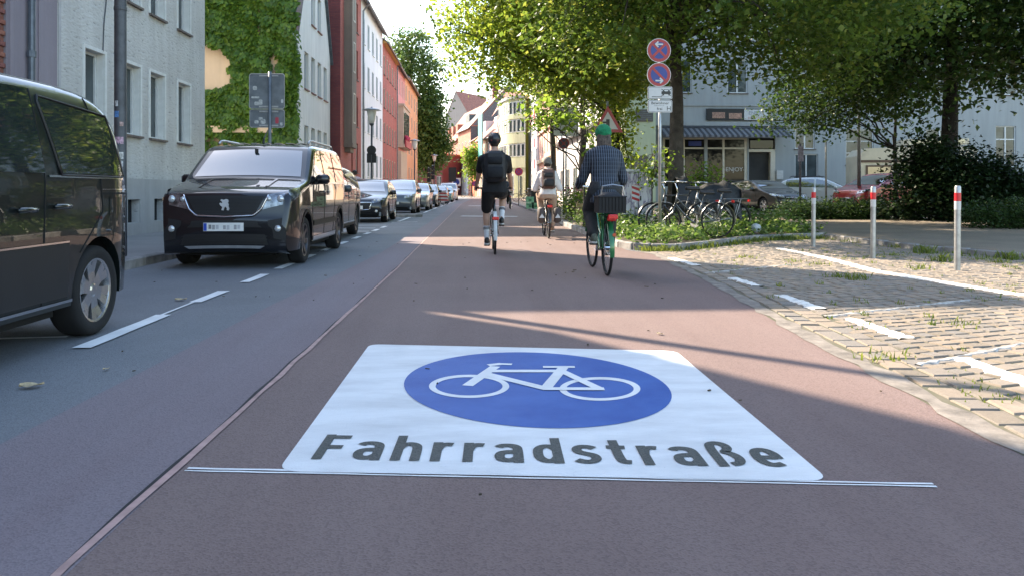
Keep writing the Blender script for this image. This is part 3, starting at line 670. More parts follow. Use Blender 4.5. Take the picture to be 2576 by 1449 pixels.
# smooth plinth with the basement openings left free
us = sorted([(o[0]-o[2]/2, o[0]+o[2]/2) for o in ops if o[1] < 1])
mb = MB(); e = [0.01]+[q for p in us for q in p]+[Y1-Y0-.01]
for a, b in zip(e[0::2], e[1::2]): mb.bx(a, b, -.03, -.003, .1, 1.3)
for a, b in us: mb.bx(a, b, -.03, -.003, .86, 1.3); mb.bx(a, b, -.03, -.003, .1, .36)
mb.build('plinth', GREY_PL, t)
for a, b in us:
    m2 = MB().bx(a, b, .16, .19, .36, .86); m2.build('basement_hatch', mat('dark_mesh', (.02, .02, .022), .7, var=.3, scale=30), t)
MB().bx(Y0+5.0-Y0, Y1-Y0, .0, 7, 7.81, 13.6).build('shadow_upper_block', GREY_ST, t)  # unseen upper block, added to cast the shadow edge across the road
MB().tube([(1.62, -.015, 3.75), (1.66, -.015, 4.3), (1.80, -.015, 5.0), (1.72, -.015, 7.4)], .012, 5).build('cable', POLE, t)
MB().bx(.02, .10, -.015, .001, 1.31, 7.4).build('corner_strip', mat('light_corner_plaster', (.45, .44, .44), .9, var=.1), t)
# tall beige house with creeper on its side wall
YI = 29.0
t = thing('ivy_house', 'tall narrow beige house whose side wall is overgrown with creeper', 'house', (0, 0, 0))
MB().bx(-15, -7.12, YI, 30.0, 0, 12.8).bx(-15, -7.14, 30.01, 31.55, 0, 7.4).build('wall', BEIGE, t)  # unseen tall top and low rear part shaped to set the road's sun strips
MB().bx(-15.1, -7.05, YI-.1, 30.05, 12.8, 13.0).build('roof', TILE_G, t)
MB().bx(-14, -7.3, YI-.25, YI-.002, 3.18, 3.42).build('ledge', BEIGE, t)
MB().tube([(-7.9, YI-.06, 4.2), (-7.92, YI-.06, 8.6)], .05, 8).build('downpipe', mat('rusty_pipe', (.10, .045, .035), .7, .2, .4, 9), t)
IVY = leafmat('creeper_leaf', (.026, .072, .010), (.11, .20, .024), .32, (.20, .28, .03))
def leaf_arrays(C, D, S, size, fold=.18, asp=.62):
    """kite leaves: base point C, unit direction D, unit side S"""
    n = len(C); sz = np.asarray(size).reshape(-1, 1) if np.ndim(size) else np.full((n, 1), size)
    Nn = np.cross(D, S); V = np.empty((n, 4, 3))
    V[:, 0] = C; V[:, 1] = C+D*sz*.42+S*sz*asp/2+Nn*sz*fold; V[:, 2] = C+D*sz; V[:, 3] = C+D*sz*.42-S*sz*asp/2+Nn*sz*fold
    i = np.arange(n)[:, None]*4; T = np.concatenate([i+np.array([[0, 1, 2]]), i+np.array([[0, 2, 3]])], 0)
    return V.reshape(-1, 3), T
def unit(a): return a/np.maximum(np.linalg.norm(a, axis=1, keepdims=True), 1e-9)
pts = []
while len(pts) < 26000:
    k = 8000; px = rng.uniform(500, 762, k); py = rng.uniform(-330, 480, k); keep = []
    for x, y in zip(px, py):
        n1 = 9*math.sin(y*.045)+6*math.sin(y*.13+1)+5*math.sin(x*.09+y*.02)
        ok = x < 748+n1*.6
        hole1 = (x < 580+n1) and (118+.25*(x-507)+n1 < y < 232+n1)
        hole1b = x < 578+n1 and 248+n1*.5 < y < 256+n1
        hole2 = abs(x-692) < 8+n1*.2 and 118 < y < 215
        hole3 = 520 < x < 590 and y > 330+n1+abs(x-548)*.5
        if ok and not (hole1 or hole1b or hole2 or (hole3 and random.random() < .85)): keep.append((x, y))
    pts += keep
W = np.array([aty(x, y, YI) for x, y in pts[:26000]])
bulge = .22+.20*np.sin(W[:, 0]*2.1+np.sin(W[:, 2]*.9))*np.cos(W[:, 2]*1.3)+.16*np.sin(W[:, 0]*5.3+W[:, 2]*3.1)*np.sin(W[:, 2]*4.2-W[:, 0]*2)
W[:, 1] = YI-.03-np.clip(bulge, .03, .6)*rng.uniform(.2, 1.0, len(W))
D = unit(np.stack([rng.normal(0, .45, len(W)), -.35+rng.normal(0, .25, len(W)), np.full(len(W), -.8)], 1)); S = unit(np.cross(D, np.stack([rng.normal(0, .3, len(W)), np.full(len(W), -1.), rng.normal(0, .3, len(W))], 1)))
V, T = leaf_arrays(W, D, S, rng.uniform(.14, .26, len(W)), .12, .8)
ivy = tag(obj('creeper', fastmesh('creeper', V, T, IVY)), 'dense green creeper covering the side wall of the beige house', 'creeper'); kind(ivy, 'stuff')
# creeper wrapping the street corner
n = 2600; W = np.stack([np.full(n, -7.05)+rng.uniform(0, .22, n), rng.uniform(YI-.1, YI+1.9, n), rng.uniform(.3, 12.6, n)], 1)
W = W[(W[:, 2] < 7.3) | (W[:, 1] < 29.9)]; n = len(W)
D = unit(np.stack([.35+rng.normal(0, .25, n), rng.normal(0, .4, n), np.full(n, -.8)], 1)); S = unit(np.cross(D, np.stack([np.full(n, 1.), rng.normal(0, .3, n), rng.normal(0, .3, n)], 1)))
V, T = leaf_arrays(W, D, S, rng.uniform(.14, .24, n), .12, .8)
iv2 = tag(obj('creeper', fastmesh('creeper', V, T, IVY)), 'creeper hanging round the street corner of the beige house', 'creeper'); kind(iv2, 'stuff')
# white gabled house
Y0, Y1 = 31.75, 39.2; ops = []
for k, xx in enumerate((771, 788, 803.6, 818.4)):
    u = fy(xx, XL)-Y0; ops += [(u, 2.25, .82, 1.6), (u, 5.42, .82, 1.6)]
    if k in (1, 2): ops.append((u, 8.45, .82, 1.55))
house('white_gable_house', 'white stucco gable house with narrow windows beside the creeper', (XL, Y0), P90, Y1-Y0, 7.6, 10, WHITE_ST, ops, gable=(3.75, 14.6), roofm=TILE_G, style='single', sillm=mat('red_brown_sill', (.30, .14, .11), .7, var=.2), reveal=.18)
# red brick house with a stone oriel
XB = -6.72; Y0 = 39.4; Y1 = 46.6
zs = (2.05, 4.72, 7.43, 10.16)
ops = [(u, z, wd, 1.72) for z in zs for u, wd in ((fy(898, XB)-Y0, .8), (fy(885.5, XB)-Y0, .5))]
t = house('brick_oriel_house', 'red brick house with tall brown stone oriel and dark brick side wall', (XB, Y0), P90, Y1-Y0, 13, 9, BRICKR, ops, roofm=TILE_R, soffit=SOFFIT, sidem=BRICKD, fm=CREAM_F, style='single', sillm=SILL)
MB().bx(1.1, 2.6, -.42, -.002, 3.5, 12.9).bx(1.05, 2.65, -.45, -.002, 3.3, 3.5).bx(1.25, 2.45, -.3, -.002, 3.05, 3.3).build('oriel', SANDST, t)
for z in (4.6, 7.3, 10.0): window(obj('oriel_front', None, t, (1.85, -.46, z)), 0, 0, .6, 1.6, 'single', CREAM_F, None, .1)
# white house, second brick house, rose and orange houses
def rows_ops(Lw, zs, n, wd=.9, h=1.6, m0=.7): return [(m0+wd/2+(Lw-2*m0-wd)*i/max(1, n-1), z, wd, h) for z in zs for i in range(n)]
t = house('white_tall_house', 'tall cool-white stucco house with grey downpipe between two brick houses', (XB, 46.62), P90, 11, 12.7, 9, WHITE2, rows_ops(11, (1.9, 4.7, 7.4, 10.1), 5, .95, 1.6), roofm=TILE_B, fm=WFRAME, style='casement', reveal=.08, sillm=WFRAME)
MB().tube([(.3, -.1, .1), (.3, -.1, 11.9), (.2, -.5, 12.4)], .06, 8).build('downpipe', ZINC, t)
t = house('brick_terrace_house', 'flat red brick terrace house with small cream windows and orange soffit', (XB, 57.64), P90, 10.3, 12.3, 9, BRICKR, rows_ops(10.3, (2.0, 4.7, 7.3, 9.8), 5, .8, 1.5), roofm=TILE_B, soffit=SOFFIT, fm=CREAM_F, style='single', sillm=SILL, reveal=.1)
MB().bx(3, 4, -.2+4, 4.8, 14.2, 16).build('chimney', BRICKD, t); MB().tube([(10.2, -.1, .1), (10.2, -.1, 11.9)], .06, 6).build('downpipe', ZINC, t)
t = house('rose_bay_house', 'rose red house with cream stone bay and red balcony flowers', (XB, 67.98), P90, 8.6, 12.2, 9, ROSE, rows_ops(8.6, (9.8,), 4, .8, 1.6), roofm=TILE_G, fm=CREAM_F, style='single', reveal=.1)
MB().bx(1.2, 7.4, -.5, -.002, 5.2, 8.6).bx(1, 7.6, -.6, -.002, 4.9, 5.2).bx(1, 7.6, -.6, -.002, 8.6, 8.8).bx(1.2, 7.4, -.3, -.002, .1, 4.6).build('bay', CREAMST, t)
for i in range(4): MB().bx(1.6+i*1.45, 2.6+i*1.45, -.53, -.502, 5.6, 8.2).build('bay_window', WINGLASS, t)
MB().bx(1.4, 7.2, -.75, -.61, 4.95, 5.6).build('balcony_front', mat('red_balcony', (.42, .06, .07), .6), t)
fl = MB()
for k in range(60): fl.ell((random.uniform(1.5, 5), -.7+random.uniform(-.1, .1), 5.7+random.uniform(-.1, .25)), (.09, .09, .08), 5, 4)
kind(fl.build('geraniums', mat('red_geranium', (.55, .03, .10), .7, var=.4, scale=9), t), 'stuff')
for u in (2.5, 5): MB().bx(u, u+1, 1.2, 2.6, 12.9, 14.4).build('dormer', WFRAME, t)
t = house('orange_corner_house', 'plain orange plaster house at the end of the terrace behind the parked cars', (XB, 76.6), P90, 17, 12.5, 10, ORANGE, rows_ops(17, (1.9, 4.8, 7.5, 10), 5, 1.0, 1.6), roofm=TILE_G, fm=CREAM_F, style='single', reveal=.08, sidem=PINKO)
# --- far end of the street, right side curving across the view --------------
def facing(p0, p1): return math.atan2(p1[1]-p0[1], p1[0]-p0[0])
def row_house(name, label, p0, p1, Hh, wall, n, zs, D=10, **kw):
    Ln = math.dist(p0, p1); wd = kw.pop('wd', 1.0); h = kw.pop('h', 1.6)
    return house(name, label, p0, facing(p0, p1), Ln, Hh, D, wall, rows_ops(Ln, zs, n, wd, h), **kw)
def px(x, Y): return (aty(x, 480, Y).x, Y)
# left-most far houses (seen square on, behind the street tree)
row_house('far_brick_house', 'low red brick house end behind the big street tree', px(1090, 140), px(1113, 139), 7.4, BRICKD, 1, (2,), roof='flat', roofm=TILE_R, gutter=False)
t = row_house('far_salmon_house', 'long salmon brick house with red tiled roof at the street bend', px(1112, 168), px(1152, 150), 11.2, BRICKO, 5, (1.8, 4.8, 7.8), roofm=TILE_R, rh=6.5, wd=1.1, reveal=.08)
for u in (3, 8, 13): MB().bx(u, u+2, .6, 3, 12.2, 14.2).build('dormer', TILE_R, t)
row_house('far_gable_house', 'taupe windowless gable rising behind the salmon house', px(1122, 200), px(1182, 196), 20, TAUPE, 1, (2,), D=14, gable=(3.1, 26.5), roofm=TILE_R)
t = row_house('slate_gable_house', 'red brick house with big slate-clad gable and dormer', px(1152, 149), px(1184, 136), 12.4, BRICKO, 4, (2, 5, 8.4), D=14, roofm=TILE_B, rh=7.5, sidem=TILE_G, wd=.9, reveal=.08)
MB().add([(15, 0, 12.4), (15, 14, 12.4), (15, 7, 19.8)], [(0, 1, 2)]).build('slate_gable', TILE_G, t)
MB().bx(2, 5.5, 1.2, 3.5, 13.3, 15.3).build('dormer', TILE_G, t); MB().bx(8, 9, 5, 6, 18, 22).build('chimney', BRICKD, t)
MB().bx(.5, 11, -.05, -.003, .1, 4.4).build('white_shopfront', PANELW, t)
row_house('far_orange_red_house', 'narrow bright orange-red house beside the small street tree', px(1184, 135), px(1201, 126), 9.6, ORED, 2, (1.5, 4, 6.8), D=10, roofm=TILE_R, wd=.9, reveal=.08)
t = row_house('scaffold_house', 'pale pink house with steep roof, dormers and green scaffold net', px(1201, 125.8), px(1252, 112), 9.4, PINKO, 6, (1.6, 4.2, 6.8), D=11, roofm=TILE_R, rh=6.2, wd=.95, reveal=.08)
MB().bx(5.2, 8.0, -1.0, -.95, 6.2, 12.8).build('scaffold_net', mat('green_scaffold_net', (.13, .42, .33), .8, var=.2), t)
for u in (5.2, 6.6, 8.0): MB().tube([(u, -.9, 0), (u, -.9, 13.4)], .05, 5).build('scaffold_pole', GALV, t)
for u in (1, 8.6, 11): MB().bx(u, u+1.6, .8, 3, 9.6, 12.2).build('dormer', PANELW, t)
MB().bx(10, 11.2, 5, 6, 14.5, 18.4).build('chimney', BRICKD, t)
# the rounded corner house: bands of windows round a curved bay
t = thing('round_bay_house', 'pale olive house with rounded bay and bands of white windows', 'house', (0, 0, 0))
pa, pb, pc = Vector(px(1254, 112)), Vector(px(1262, 104)), Vector(px(1322, 99))
arc = []
for k in range(9):
    s = k/8; arc.append(pa*(1-s)**2+Vector(px(1253, 105))*2*s*(1-s)+Vector(px(1281, 101.5))*s*s)
arc += [Vector(px(1300, 100.3)), pc]
def band(name, z0, z1, off, m, par=t, i0=0, i1=None):
    P = arc[i0:i1]; mb = MB(); c_ = Vector((12, 125)); Q = [p+(p-c_).normalized()*off for p in P]
    mb.grid([[(*q, z0) for q in Q], [(*q, z1) for q in Q]])
    if off > 0: mb.grid([[(*q, z1) for q in Q], [(*p, z1) for p in P]]); mb.grid([[(*p, z0) for p in P], [(*q, z0) for q in Q]])
    return mb.build(name, m, par, 40)
band('wall', 0, 13, 0, OLIVE); band('wall_band', 4.0, 5.3, .12, OLIVE); band('wall_band', 7.2, 8.5, .12, OLIVE); band('wall_band', 10.4, 11.0, .12, OLIVE); band('cornice', 13, 13.4, .35, ZINC)
MB().add([(*arc[0], 13), (*arc[4], 13), (*arc[-1], 13), (16, 125, 13), (3, 125, 13), (5, 116, 16), (9, 116, 16)], [(0, 1, 5), (1, 2, 6, 5), (2, 3, 6), (0, 5, 4)]).build('roof', TILE_R, t)
for z in (5.45, 8.65, 11.0-.0):
    hh = 1.65
    for i in range(len(arc)-1):
        p, q = arc[i], arc[i+1]; n_ = 1 if i < 8 else 2
        for k in range(n_):
            a, b = p+(q-p)*(k+.08)/n_, p+(q-p)*(k+.92)/n_; c_ = (a+b)/2; ln = (b-a).length; an = facing(a, b)
            wv = obj('window', MB().bx(-ln/2, -ln/2+.07, -.06, .0, 0, hh).bx(ln/2-.07, ln/2, -.06, .0, 0, hh).bx(-ln/2+.07, ln/2-.07, -.06, 0, 0, .08).bx(-ln/2+.07, ln/2-.07, -.06, 0, hh-.08, hh).mesh('window', WFRAME), t, (c_.x, c_.y, z), an)
            MB().bx(-ln/2+.05, ln/2-.05, -.03, -.01, .05, hh-.05).build('pane', WINGLASS, wv)
for a_, b_ in ((1278, 1296), (1300, 1318)):
    a, b = Vector(px(a_, 100.8)), Vector(px(b_, 99.6)); c_ = (a+b)/2; ln = (b-a).length
    d_ = obj('shop_window', MB().bx(-ln/2, ln/2, -.25, -.2, .2, 3.2).mesh('shop_window', WFRAME), t, (c_.x, c_.y, 0), facing(a, b)); MB().bx(-ln/2+.15, ln/2-.15, -.28, -.255, .4, 2.9).build('pane', WINGLASS, d_)
# right-hand row facing the street (local x runs towards the camera)
XR = 7.75
def right_house(name, label, Ya, Yb, Hh, wall, ops, X=XR, **kw): return house(name, label, (X, Ya), R(-90), Ya-Yb, Hh, 10, wall, ops, **kw)
right_house('lemon_house', 'narrow lemon yellow and white panelled facade beside the round bay house', 112, 104, 15, YELLOW, rows_ops(8, (2, 5, 8, 11), 2, 1.2, 1.6), X=7.2, roof='flat', roofm=ZINC, reveal=.06)
t = right_house('white_panel_house', 'white panel-clad block with red infill panels', 104, 90, 15.5, PANELW, rows_ops(14, (1.6, 4.6, 7.6, 10.6), 5, 1.4, 1.5), X=7.5, roof='flat', roofm=ZINC, reveal=.06)
for z, u in ((3.7, 9.6), (6.3, 9.6), (9.2, 9.6), (9.2, 4)): MB().bx(u, u+1.5, -.05, -.003, z, z+2.0 if z > 8 else z+1.1).build('red_panel', mat('red_panel', (.60, .035, .07), .5), t)
t = right_house('salmon_cornice_house', 'salmon facade with cream cornice bands and framed windows', 90, 76, 13, PINKO, rows_ops(14, (1.6, 5, 8.2), 5, 1.0, 2.0), roofm=TILE_R, fm=CREAM_F, reveal=.08)
MB().bx(0, 14, -.28, -.003, 4.1, 4.5).bx(0, 14, -.2, -.003, 7.4, 7.6).bx(0, 14, -.4, -.003, 12.2, 12.7).build('cornice', CREAMST, t)
right_house('peach_house', 'pale peach plaster facade next to the white ribbed building', 76, 70, 12.5, PEACH, rows_ops(6, (1.6, 5, 8.2), 2, 1.0, 1.8), roofm=TILE_R, reveal=.08)
t = right_house('white_ribbed_house', 'white building clad in vertical ribs behind the no-stopping sign', 70, 46, 10.5, PANELW, [(3+k*4.4, .6, 2.4, 2.2) for k in range(5)]+[(3+k*4.4, 5.2, 1.6, 1.6) for k in range(5)], roof='flat', roofm=ZINC, reveal=.1)
for k in range(48): MB().bx(.25+k*.5, .5+k*.5, -.1, -.003, 2.95, 5.05).build('rib', PANELW, t)
MB().bx(0, 24, -.5, -.003, 5.06, 5.19).build('canopy_edge', ZINC, t)
# --- cafe building across the little square, facing the camera --------------
YC = 43.0
def cx(x): return aty(x, 480, YC).x
def cz(y): return zat(1800, y, YC)
X0 = cx(1640); X1 = cx(2700)
def pxop(xa, xb, ya, yb, st=None): return ((cx(xa)+cx(xb))/2-X0, cz(yb), cx(xb)-cx(xa), cz(ya)-cz(yb), st)
shop = [pxop(1668, 1772, 348, 470, 'void'), pxop(1780, 1880, 348, 470, 'void'), pxop(1884, 1950, 348, 488, 'void')]
wins = [pxop(2000, 2050, 295, 375), pxop(2000, 2058, 388, 470), pxop(2128, 2198, 325, 415, 'grid'), pxop(2330, 2400, 325, 415), pxop(2505, 2556, 315, 420, 'cross'), pxop(1690, 1740, 150, 235), pxop(1830, 1880, 150, 235), pxop(1950, 2010, 150, 235), pxop(2130, 2198, 150, 235), pxop(2330, 2400, 150, 235), pxop(2505, 2560, 150, 235)]
cafe = house('cafe_building', 'white corner building with striped awning and baguette cafe on the ground floor', (X0, YC), 0, X1-X0, 13, 10, CAFEW, shop+wins, roofm=TILE_R, style='casement', sillm=SILL, band=None, reveal=.14)
def cpart(name, xa, xb, ya, yb, y0, y1, m, par=cafe): return MB().bx(cx(xa)-X0, cx(xb)-X0, y0, y1, cz(yb), cz(ya)).build(name, m, par)
SHOPG = glassmat('shop_glass', (.010, .010, .011)); SHOPG.node_tree.nodes['Principled BSDF'].inputs['Specular IOR Level'].default_value = .3; SHOPG.node_tree.nodes['Principled BSDF'].inputs['Coat Weight'].default_value = 0
DARKIN = mat('dark_shop_interior', (.018, .016, .016), .5, var=.5, scale=2)
cpart('string_course', 1640, 1985, 262, 268, -.06, -.003, CAFEW); cpart('string_course', 1640, 1985, 308, 318, -.16, -.003, CAFEW)
for (xa, xb, ya, yb, *_) in ((1668, 1772, 348, 470), (1780, 1880, 348, 470)):
    w_ = cpart('shop_window', xa, xb, ya, yb, .07, .085, SHOPG)
    for k in range(2): cpart('window_bar', xa, xb, (ya, 372)[k], (ya+4, 376)[k], .03, .069, CREAM_F)
cpart('mullion', 1818, 1823, 350, 470, .028, .069, CREAM_F); cpart('mullion', 1668, 1673, 350, 470, .028, .069, CREAM_F); cpart('mullion', 1718, 1723, 350, 470, .028, .069, CREAM_F); cpart('mullion', 1873, 1880, 350, 470, .028, .069, CREAM_F)
cpart('door_recess', 1884, 1950, 348, 488, .5, .55, mat('dark_red_door_recess', (.10, .012, .018), .6, var=.3))
cpart('door', 1938, 1950, 382, 486, -.02, .5, CREAM_F); cpart('transom', 1884, 1950, 376, 383, .02, .08, CREAM_F); cpart('fanlight', 1888, 1946, 352, 374, .06, .08, SHOPG)
cpart('letterbox', 1952, 1968, 430, 452, -.14, -.003, mat('white_metal_box', (.6, .6, .58), .4))
mb = MB(); xa, xb = cx(1655)-X0, cx(1974)-X0; n = 46
AWD = [mat('awning_grey', (.05, .05, .055), .85, var=.1), mat('awning_light', (.17, .17, .18), .85, var=.1)]
aw = obj('awning', MB().tube([(xa, -.08, cz(322)), (xb, -.08, cz(322))], .07, 8).mesh('awning', POLE), cafe)
for i in range(n):
    a, b = xa+(xb-xa)*i/n, xa+(xb-xa)*(i+1)/n; z0, z1, z2 = cz(324), cz(345), cz(350)
    MB().add([(a, -.1, z0), (b, -.1, z0), (b, -1.2, z1), (a, -1.2, z1), (b, -1.22, z2), (a, -1.22, z2)], [(0, 3, 2, 1), (3, 5, 4, 2)]).build('awning_stripe', AWD[i % 2], aw)
sg = cpart('shop_sign', 1777, 1937, 275, 304, -.12, -.003, BLACK)
MB().bx(cx(1870)-X0, cx(1930)-X0, -.14, -.121, cz(303), cz(277)).build('sign_panel', SIGNW, sg)
BAG = mat('baguette_print', (.42, .24, .17), .6, var=.4, scale=12)
MB().bx(cx(1790)-X0, cx(1822)-X0, -.13, -.121, cz(299), cz(284)).bx(cx(1832)-X0, cx(1864)-X0, -.13, -.121, cz(300), cz(286)).build('food_print', BAG, sg)
GREYT = mat('grey_print', (.25, .26, .27), .6)
xm = (cx(1870)+cx(1930))/2-X0
textmesh('ENJOY', .30, GREYT, 'lettering', sg, (xm, -.145, cz(290)), (R(90), 0, 0)); textmesh('BAGUETTERIA', .15, mat('rust_print', (.45, .2, .14), .6), 'lettering', sg, (xm, -.145, cz(300)), (R(90), 0, 0))
textmesh('-ENJOY-', .34, SIGNW, 'window_lettering', cafe, ((cx(1848)+0)-X0, .066, cz(432)), (R(90), 0, 0))
ps = cpart('poster', 1733, 1765, 356, 368, .05, .066, SIGNB)
pg = thing('pale_green_house', 'pale green house wall beside the cafe building, behind the trees', 'house', (0, 0, 0))
MB().bx(cx(1566), X0-.02, YC-1, YC+9, 0, 12).build('wall', PGREEN, pg); MB().bx(cx(1560), X0+.1, YC-1.2, YC+9, 12, 12.3).build('roof', TILE_R, pg)
for xa, xb, ya, yb in ((1590, 1632, 282, 312), (1578, 1618, 395, 450)):
    o = MB().bx(cx(xa), cx(xb), YC-1.06, YC-1.003, cz(yb), cz(ya)).build('window', mat('shutter_grey', (.16, .15, .14), .6), pg)
    for k in range(5): MB().bx(cx(xa)+.05, cx(xb)-.05, YC-1.08, YC-1.061, cz(yb)+.1+k*(cz(ya)-cz(yb)-.15)/5, cz(yb)+.1+k*(cz(ya)-cz(yb)-.15)/5+.06).build('slat', ZINC, o)
# distant block closing the view so no empty horizon shows
row_house('far_left_house', 'brown brick house far behind the orange corner house', (-30, 150), (-9, 178), 10, BRICKD, 6, (2, 5), roofm=TILE_R)
# ================= trees and planting =================
BARK = mat('linden_bark', (.075, .062, .050), .95, var=.4, scale=3, bump=1.0, bscale=16, bdist=.05)
BARKD = mat('dark_bark', (.045, .040, .036), .95, var=.4, scale=3, bump=1.0, bscale=16, bdist=.05)
LIND = leafmat('linden_leaf', (.036, .082, .013), (.11, .175, .024), .42, (.26, .27, .05))
LINDY = leafmat('sun_tinted_linden_leaf', (.055, .10, .012), (.15, .20, .022), .55, (.30, .30, .05))  # sunlight put into the colour: yellower, brighter copy of the linden leaf
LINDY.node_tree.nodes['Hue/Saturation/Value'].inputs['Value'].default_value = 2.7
LINDD = leafmat('shade_tinted_linden_leaf', (.016, .045, .011), (.052, .098, .017), .35, (.10, .14, .03))  # shade under the dense crowns is darkened into this linden leaf colour
LIMEL = leafmat('lime_leaf', (.07, .14, .018), (.15, .23, .03), .5, (.22, .26, .04))
FARL = leafmat('far_tree_leaf', (.035, .075, .018), (.085, .14, .030), .35)
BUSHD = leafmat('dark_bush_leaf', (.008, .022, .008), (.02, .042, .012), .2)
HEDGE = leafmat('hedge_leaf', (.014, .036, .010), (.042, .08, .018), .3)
GCOV = leafmat('ground_cover_leaf', (.035, .085, .014), (.10, .17, .03), .4, (.26, .30, .12))
def clump(cs, per, rad, size, droop=.5, flat=.75):
    n = len(cs)*per; C = np.repeat(cs, per, 0)+rng.normal(0, 1, (n, 3))*np.array([rad, rad, rad*flat])
    a = rng.uniform(0, 2*np.pi, n); el = rng.normal(-droop, .45, n)
    D = np.stack([np.cos(a)*np.cos(el), np.sin(a)*np.cos(el), np.sin(el)], 1)
    S = unit(np.cross(D, np.stack([rng.normal(0, .5, n), rng.normal(0, .5, n), np.ones(n)], 1)))
    return leaf_arrays(C, D, S, rng.uniform(size*.6, size*1.25, n), .12, .82)
def blob_pts(b):
    cx_, cy_, cz_, rx, ry, rz, n = b
    d = unit(rng.normal(0, 1, (n, 3))); r = rng.uniform(.08, 1, (n, 1))**(1/2.1)
    lum = 1+.16*np.sin(d[:, :1]*6+cx_)*np.cos(d[:, 2:]*5+cy_)
    return np.array([cx_, cy_, cz_])+d*r*lum*np.array([rx, ry, rz])
def tree(name, label, base, r, hgt, blobs, leafm, barkm=BARK, per=45, rad=.38, size=.12, group=None, lean=(0, 0), limbs=6, fork=.4):
    t = thing(name, label, 'tree', (base[0], base[1], base[2] if len(base) > 2 else 0), 0, group)
    O = Vector((base[0], base[1], base[2] if len(base) > 2 else 0))
    mb = MB(); N = 9
    path = [Vector((lean[0]*(k/N)+random.gauss(0, r*.15)*(k > 0), lean[1]*(k/N)+random.gauss(0, r*.15)*(k > 0), hgt*k/N)) for k in range(N+1)]
    mb.tube(path, [r*(1.45 if k == 0 else 1.0)*(1-.72*k/N) for k in range(N+1)], 12)
    allc = []
    for b in blobs:
        cs = blob_pts(b); allc.append(cs); nl = max(2, int(limbs*b[6]/max(q[6] for q in blobs)))
        idx = rng.choice(len(cs), min(nl, len(cs)), replace=False)
        for i in idx:
            e = Vector(cs[i])-O; z0 = min(max(hgt*fork, e.z-math.hypot(e.x, e.y)*.7), hgt*.95); k = z0/hgt*N; i0 = int(min(k, N-1)); s = path[i0].lerp(path[i0+1], k-i0)
            m = s.lerp(e, .5)+Vector((0, 0, .25*(e-s).length*.5)); P = [s*(1-u)**2+m*2*u*(1-u)+e*u*u+Vector((random.gauss(0, .06), random.gauss(0, .06), random.gauss(0, .05)))*(0 < u < 1) for u in [q/7 for q in range(8)]]
            r0 = r*random.uniform(.28, .5)*(1-.5*z0/hgt); mb.tube(P, [r0*(1-.85*q/7)+.008 for q in range(8)], 6)
            for j in rng.choice(len(cs), 5):
                c_ = Vector(cs[j])-O; q = min(range(8), key=lambda q_: (P[q_]-c_).length)
                if (P[q]-c_).length < 2.6: mb.tube([P[q], P[q].lerp(c_, .5)+Vector((0, 0, .15)), c_], [r0*.35+.006, r0*.22+.005, .006], 4, cap=False)
    mb.build('trunk', barkm, t, 60)
    V, T = clump(np.concatenate(allc)-np.array(O), per, rad, size)
    kind(obj('crown', fastmesh('crown', V, T, leafm), t), 'stuff'); return t
def gx(x, Y): return aty(x, 480, Y).x
tree('linden_tree', 'linden tree with thick grey trunk behind the double no-stopping sign', (gx(1700, 19.6), 19.6, .1), .225, 9.5,
     [(5.6, 19.2, 8.6, 4.7, 4.2, 4.6, 900), (2.3, 18.2, 6.8, 2.0, 2.0, 1.7, 120), (8.2, 19, 5.6, 2.6, 2.5, 1.9, 130), (3.2, 17.5, 5.9, 2.3, 2.4, 2.0, 120), (7.5, 15.5, 5.6, 3.2, 2.2, 1.7, 130)], LIND, BARK, 50, .30, .135, limbs=9, fork=.5)  # second clump widens the crown, added to shade the bollards
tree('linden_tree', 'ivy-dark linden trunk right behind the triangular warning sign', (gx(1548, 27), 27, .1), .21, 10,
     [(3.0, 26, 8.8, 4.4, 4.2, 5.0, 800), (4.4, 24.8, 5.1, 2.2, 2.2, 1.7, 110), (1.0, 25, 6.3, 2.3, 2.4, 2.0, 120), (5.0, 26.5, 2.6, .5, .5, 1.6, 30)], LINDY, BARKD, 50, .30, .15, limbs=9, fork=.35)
tree('linden_tree', 'slim brown linden trunk rising beside the no-stopping sign on the far kerb', (gx(1466, 36), 36, .1), .19, 10,
     [(5.4, 37, 9.0, 4.6, 4.6, 4.4, 480)], LIND, BARK, 44, .5, .17, limbs=6)
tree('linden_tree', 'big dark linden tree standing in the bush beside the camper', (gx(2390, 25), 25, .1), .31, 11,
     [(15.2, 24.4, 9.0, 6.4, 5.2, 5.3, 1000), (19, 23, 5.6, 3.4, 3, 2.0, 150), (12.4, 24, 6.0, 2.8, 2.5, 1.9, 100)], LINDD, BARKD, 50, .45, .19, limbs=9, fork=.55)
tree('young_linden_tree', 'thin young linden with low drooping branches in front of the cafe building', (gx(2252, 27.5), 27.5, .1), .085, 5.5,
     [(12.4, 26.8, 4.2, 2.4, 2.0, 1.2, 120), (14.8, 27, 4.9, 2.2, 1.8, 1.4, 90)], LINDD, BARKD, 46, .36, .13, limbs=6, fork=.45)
tree('linden_tree', 'linden tree added for shade behind the slim brown trunk on the far pavement', (4.6, 44, .1), .2, 10, [(4.9, 44, 9.4, 4.4, 4.4, 4.6, 330)], LIND, BARK, 40, .55, .2, limbs=5)  # mostly hidden tree, added so its crown shades the cars by the cafe
# unseen tree, added out of frame to the right to shade the square
tree('linden_tree', 'unseen linden tree added beyond the low juniper to shade the square', (19.5, 15.5, .1), .26, 10, [(18.6, 15.5, 8.2, 4.8, 4.8, 4.2, 430)], LINDD, BARKD, 40, .55, .19, limbs=5)
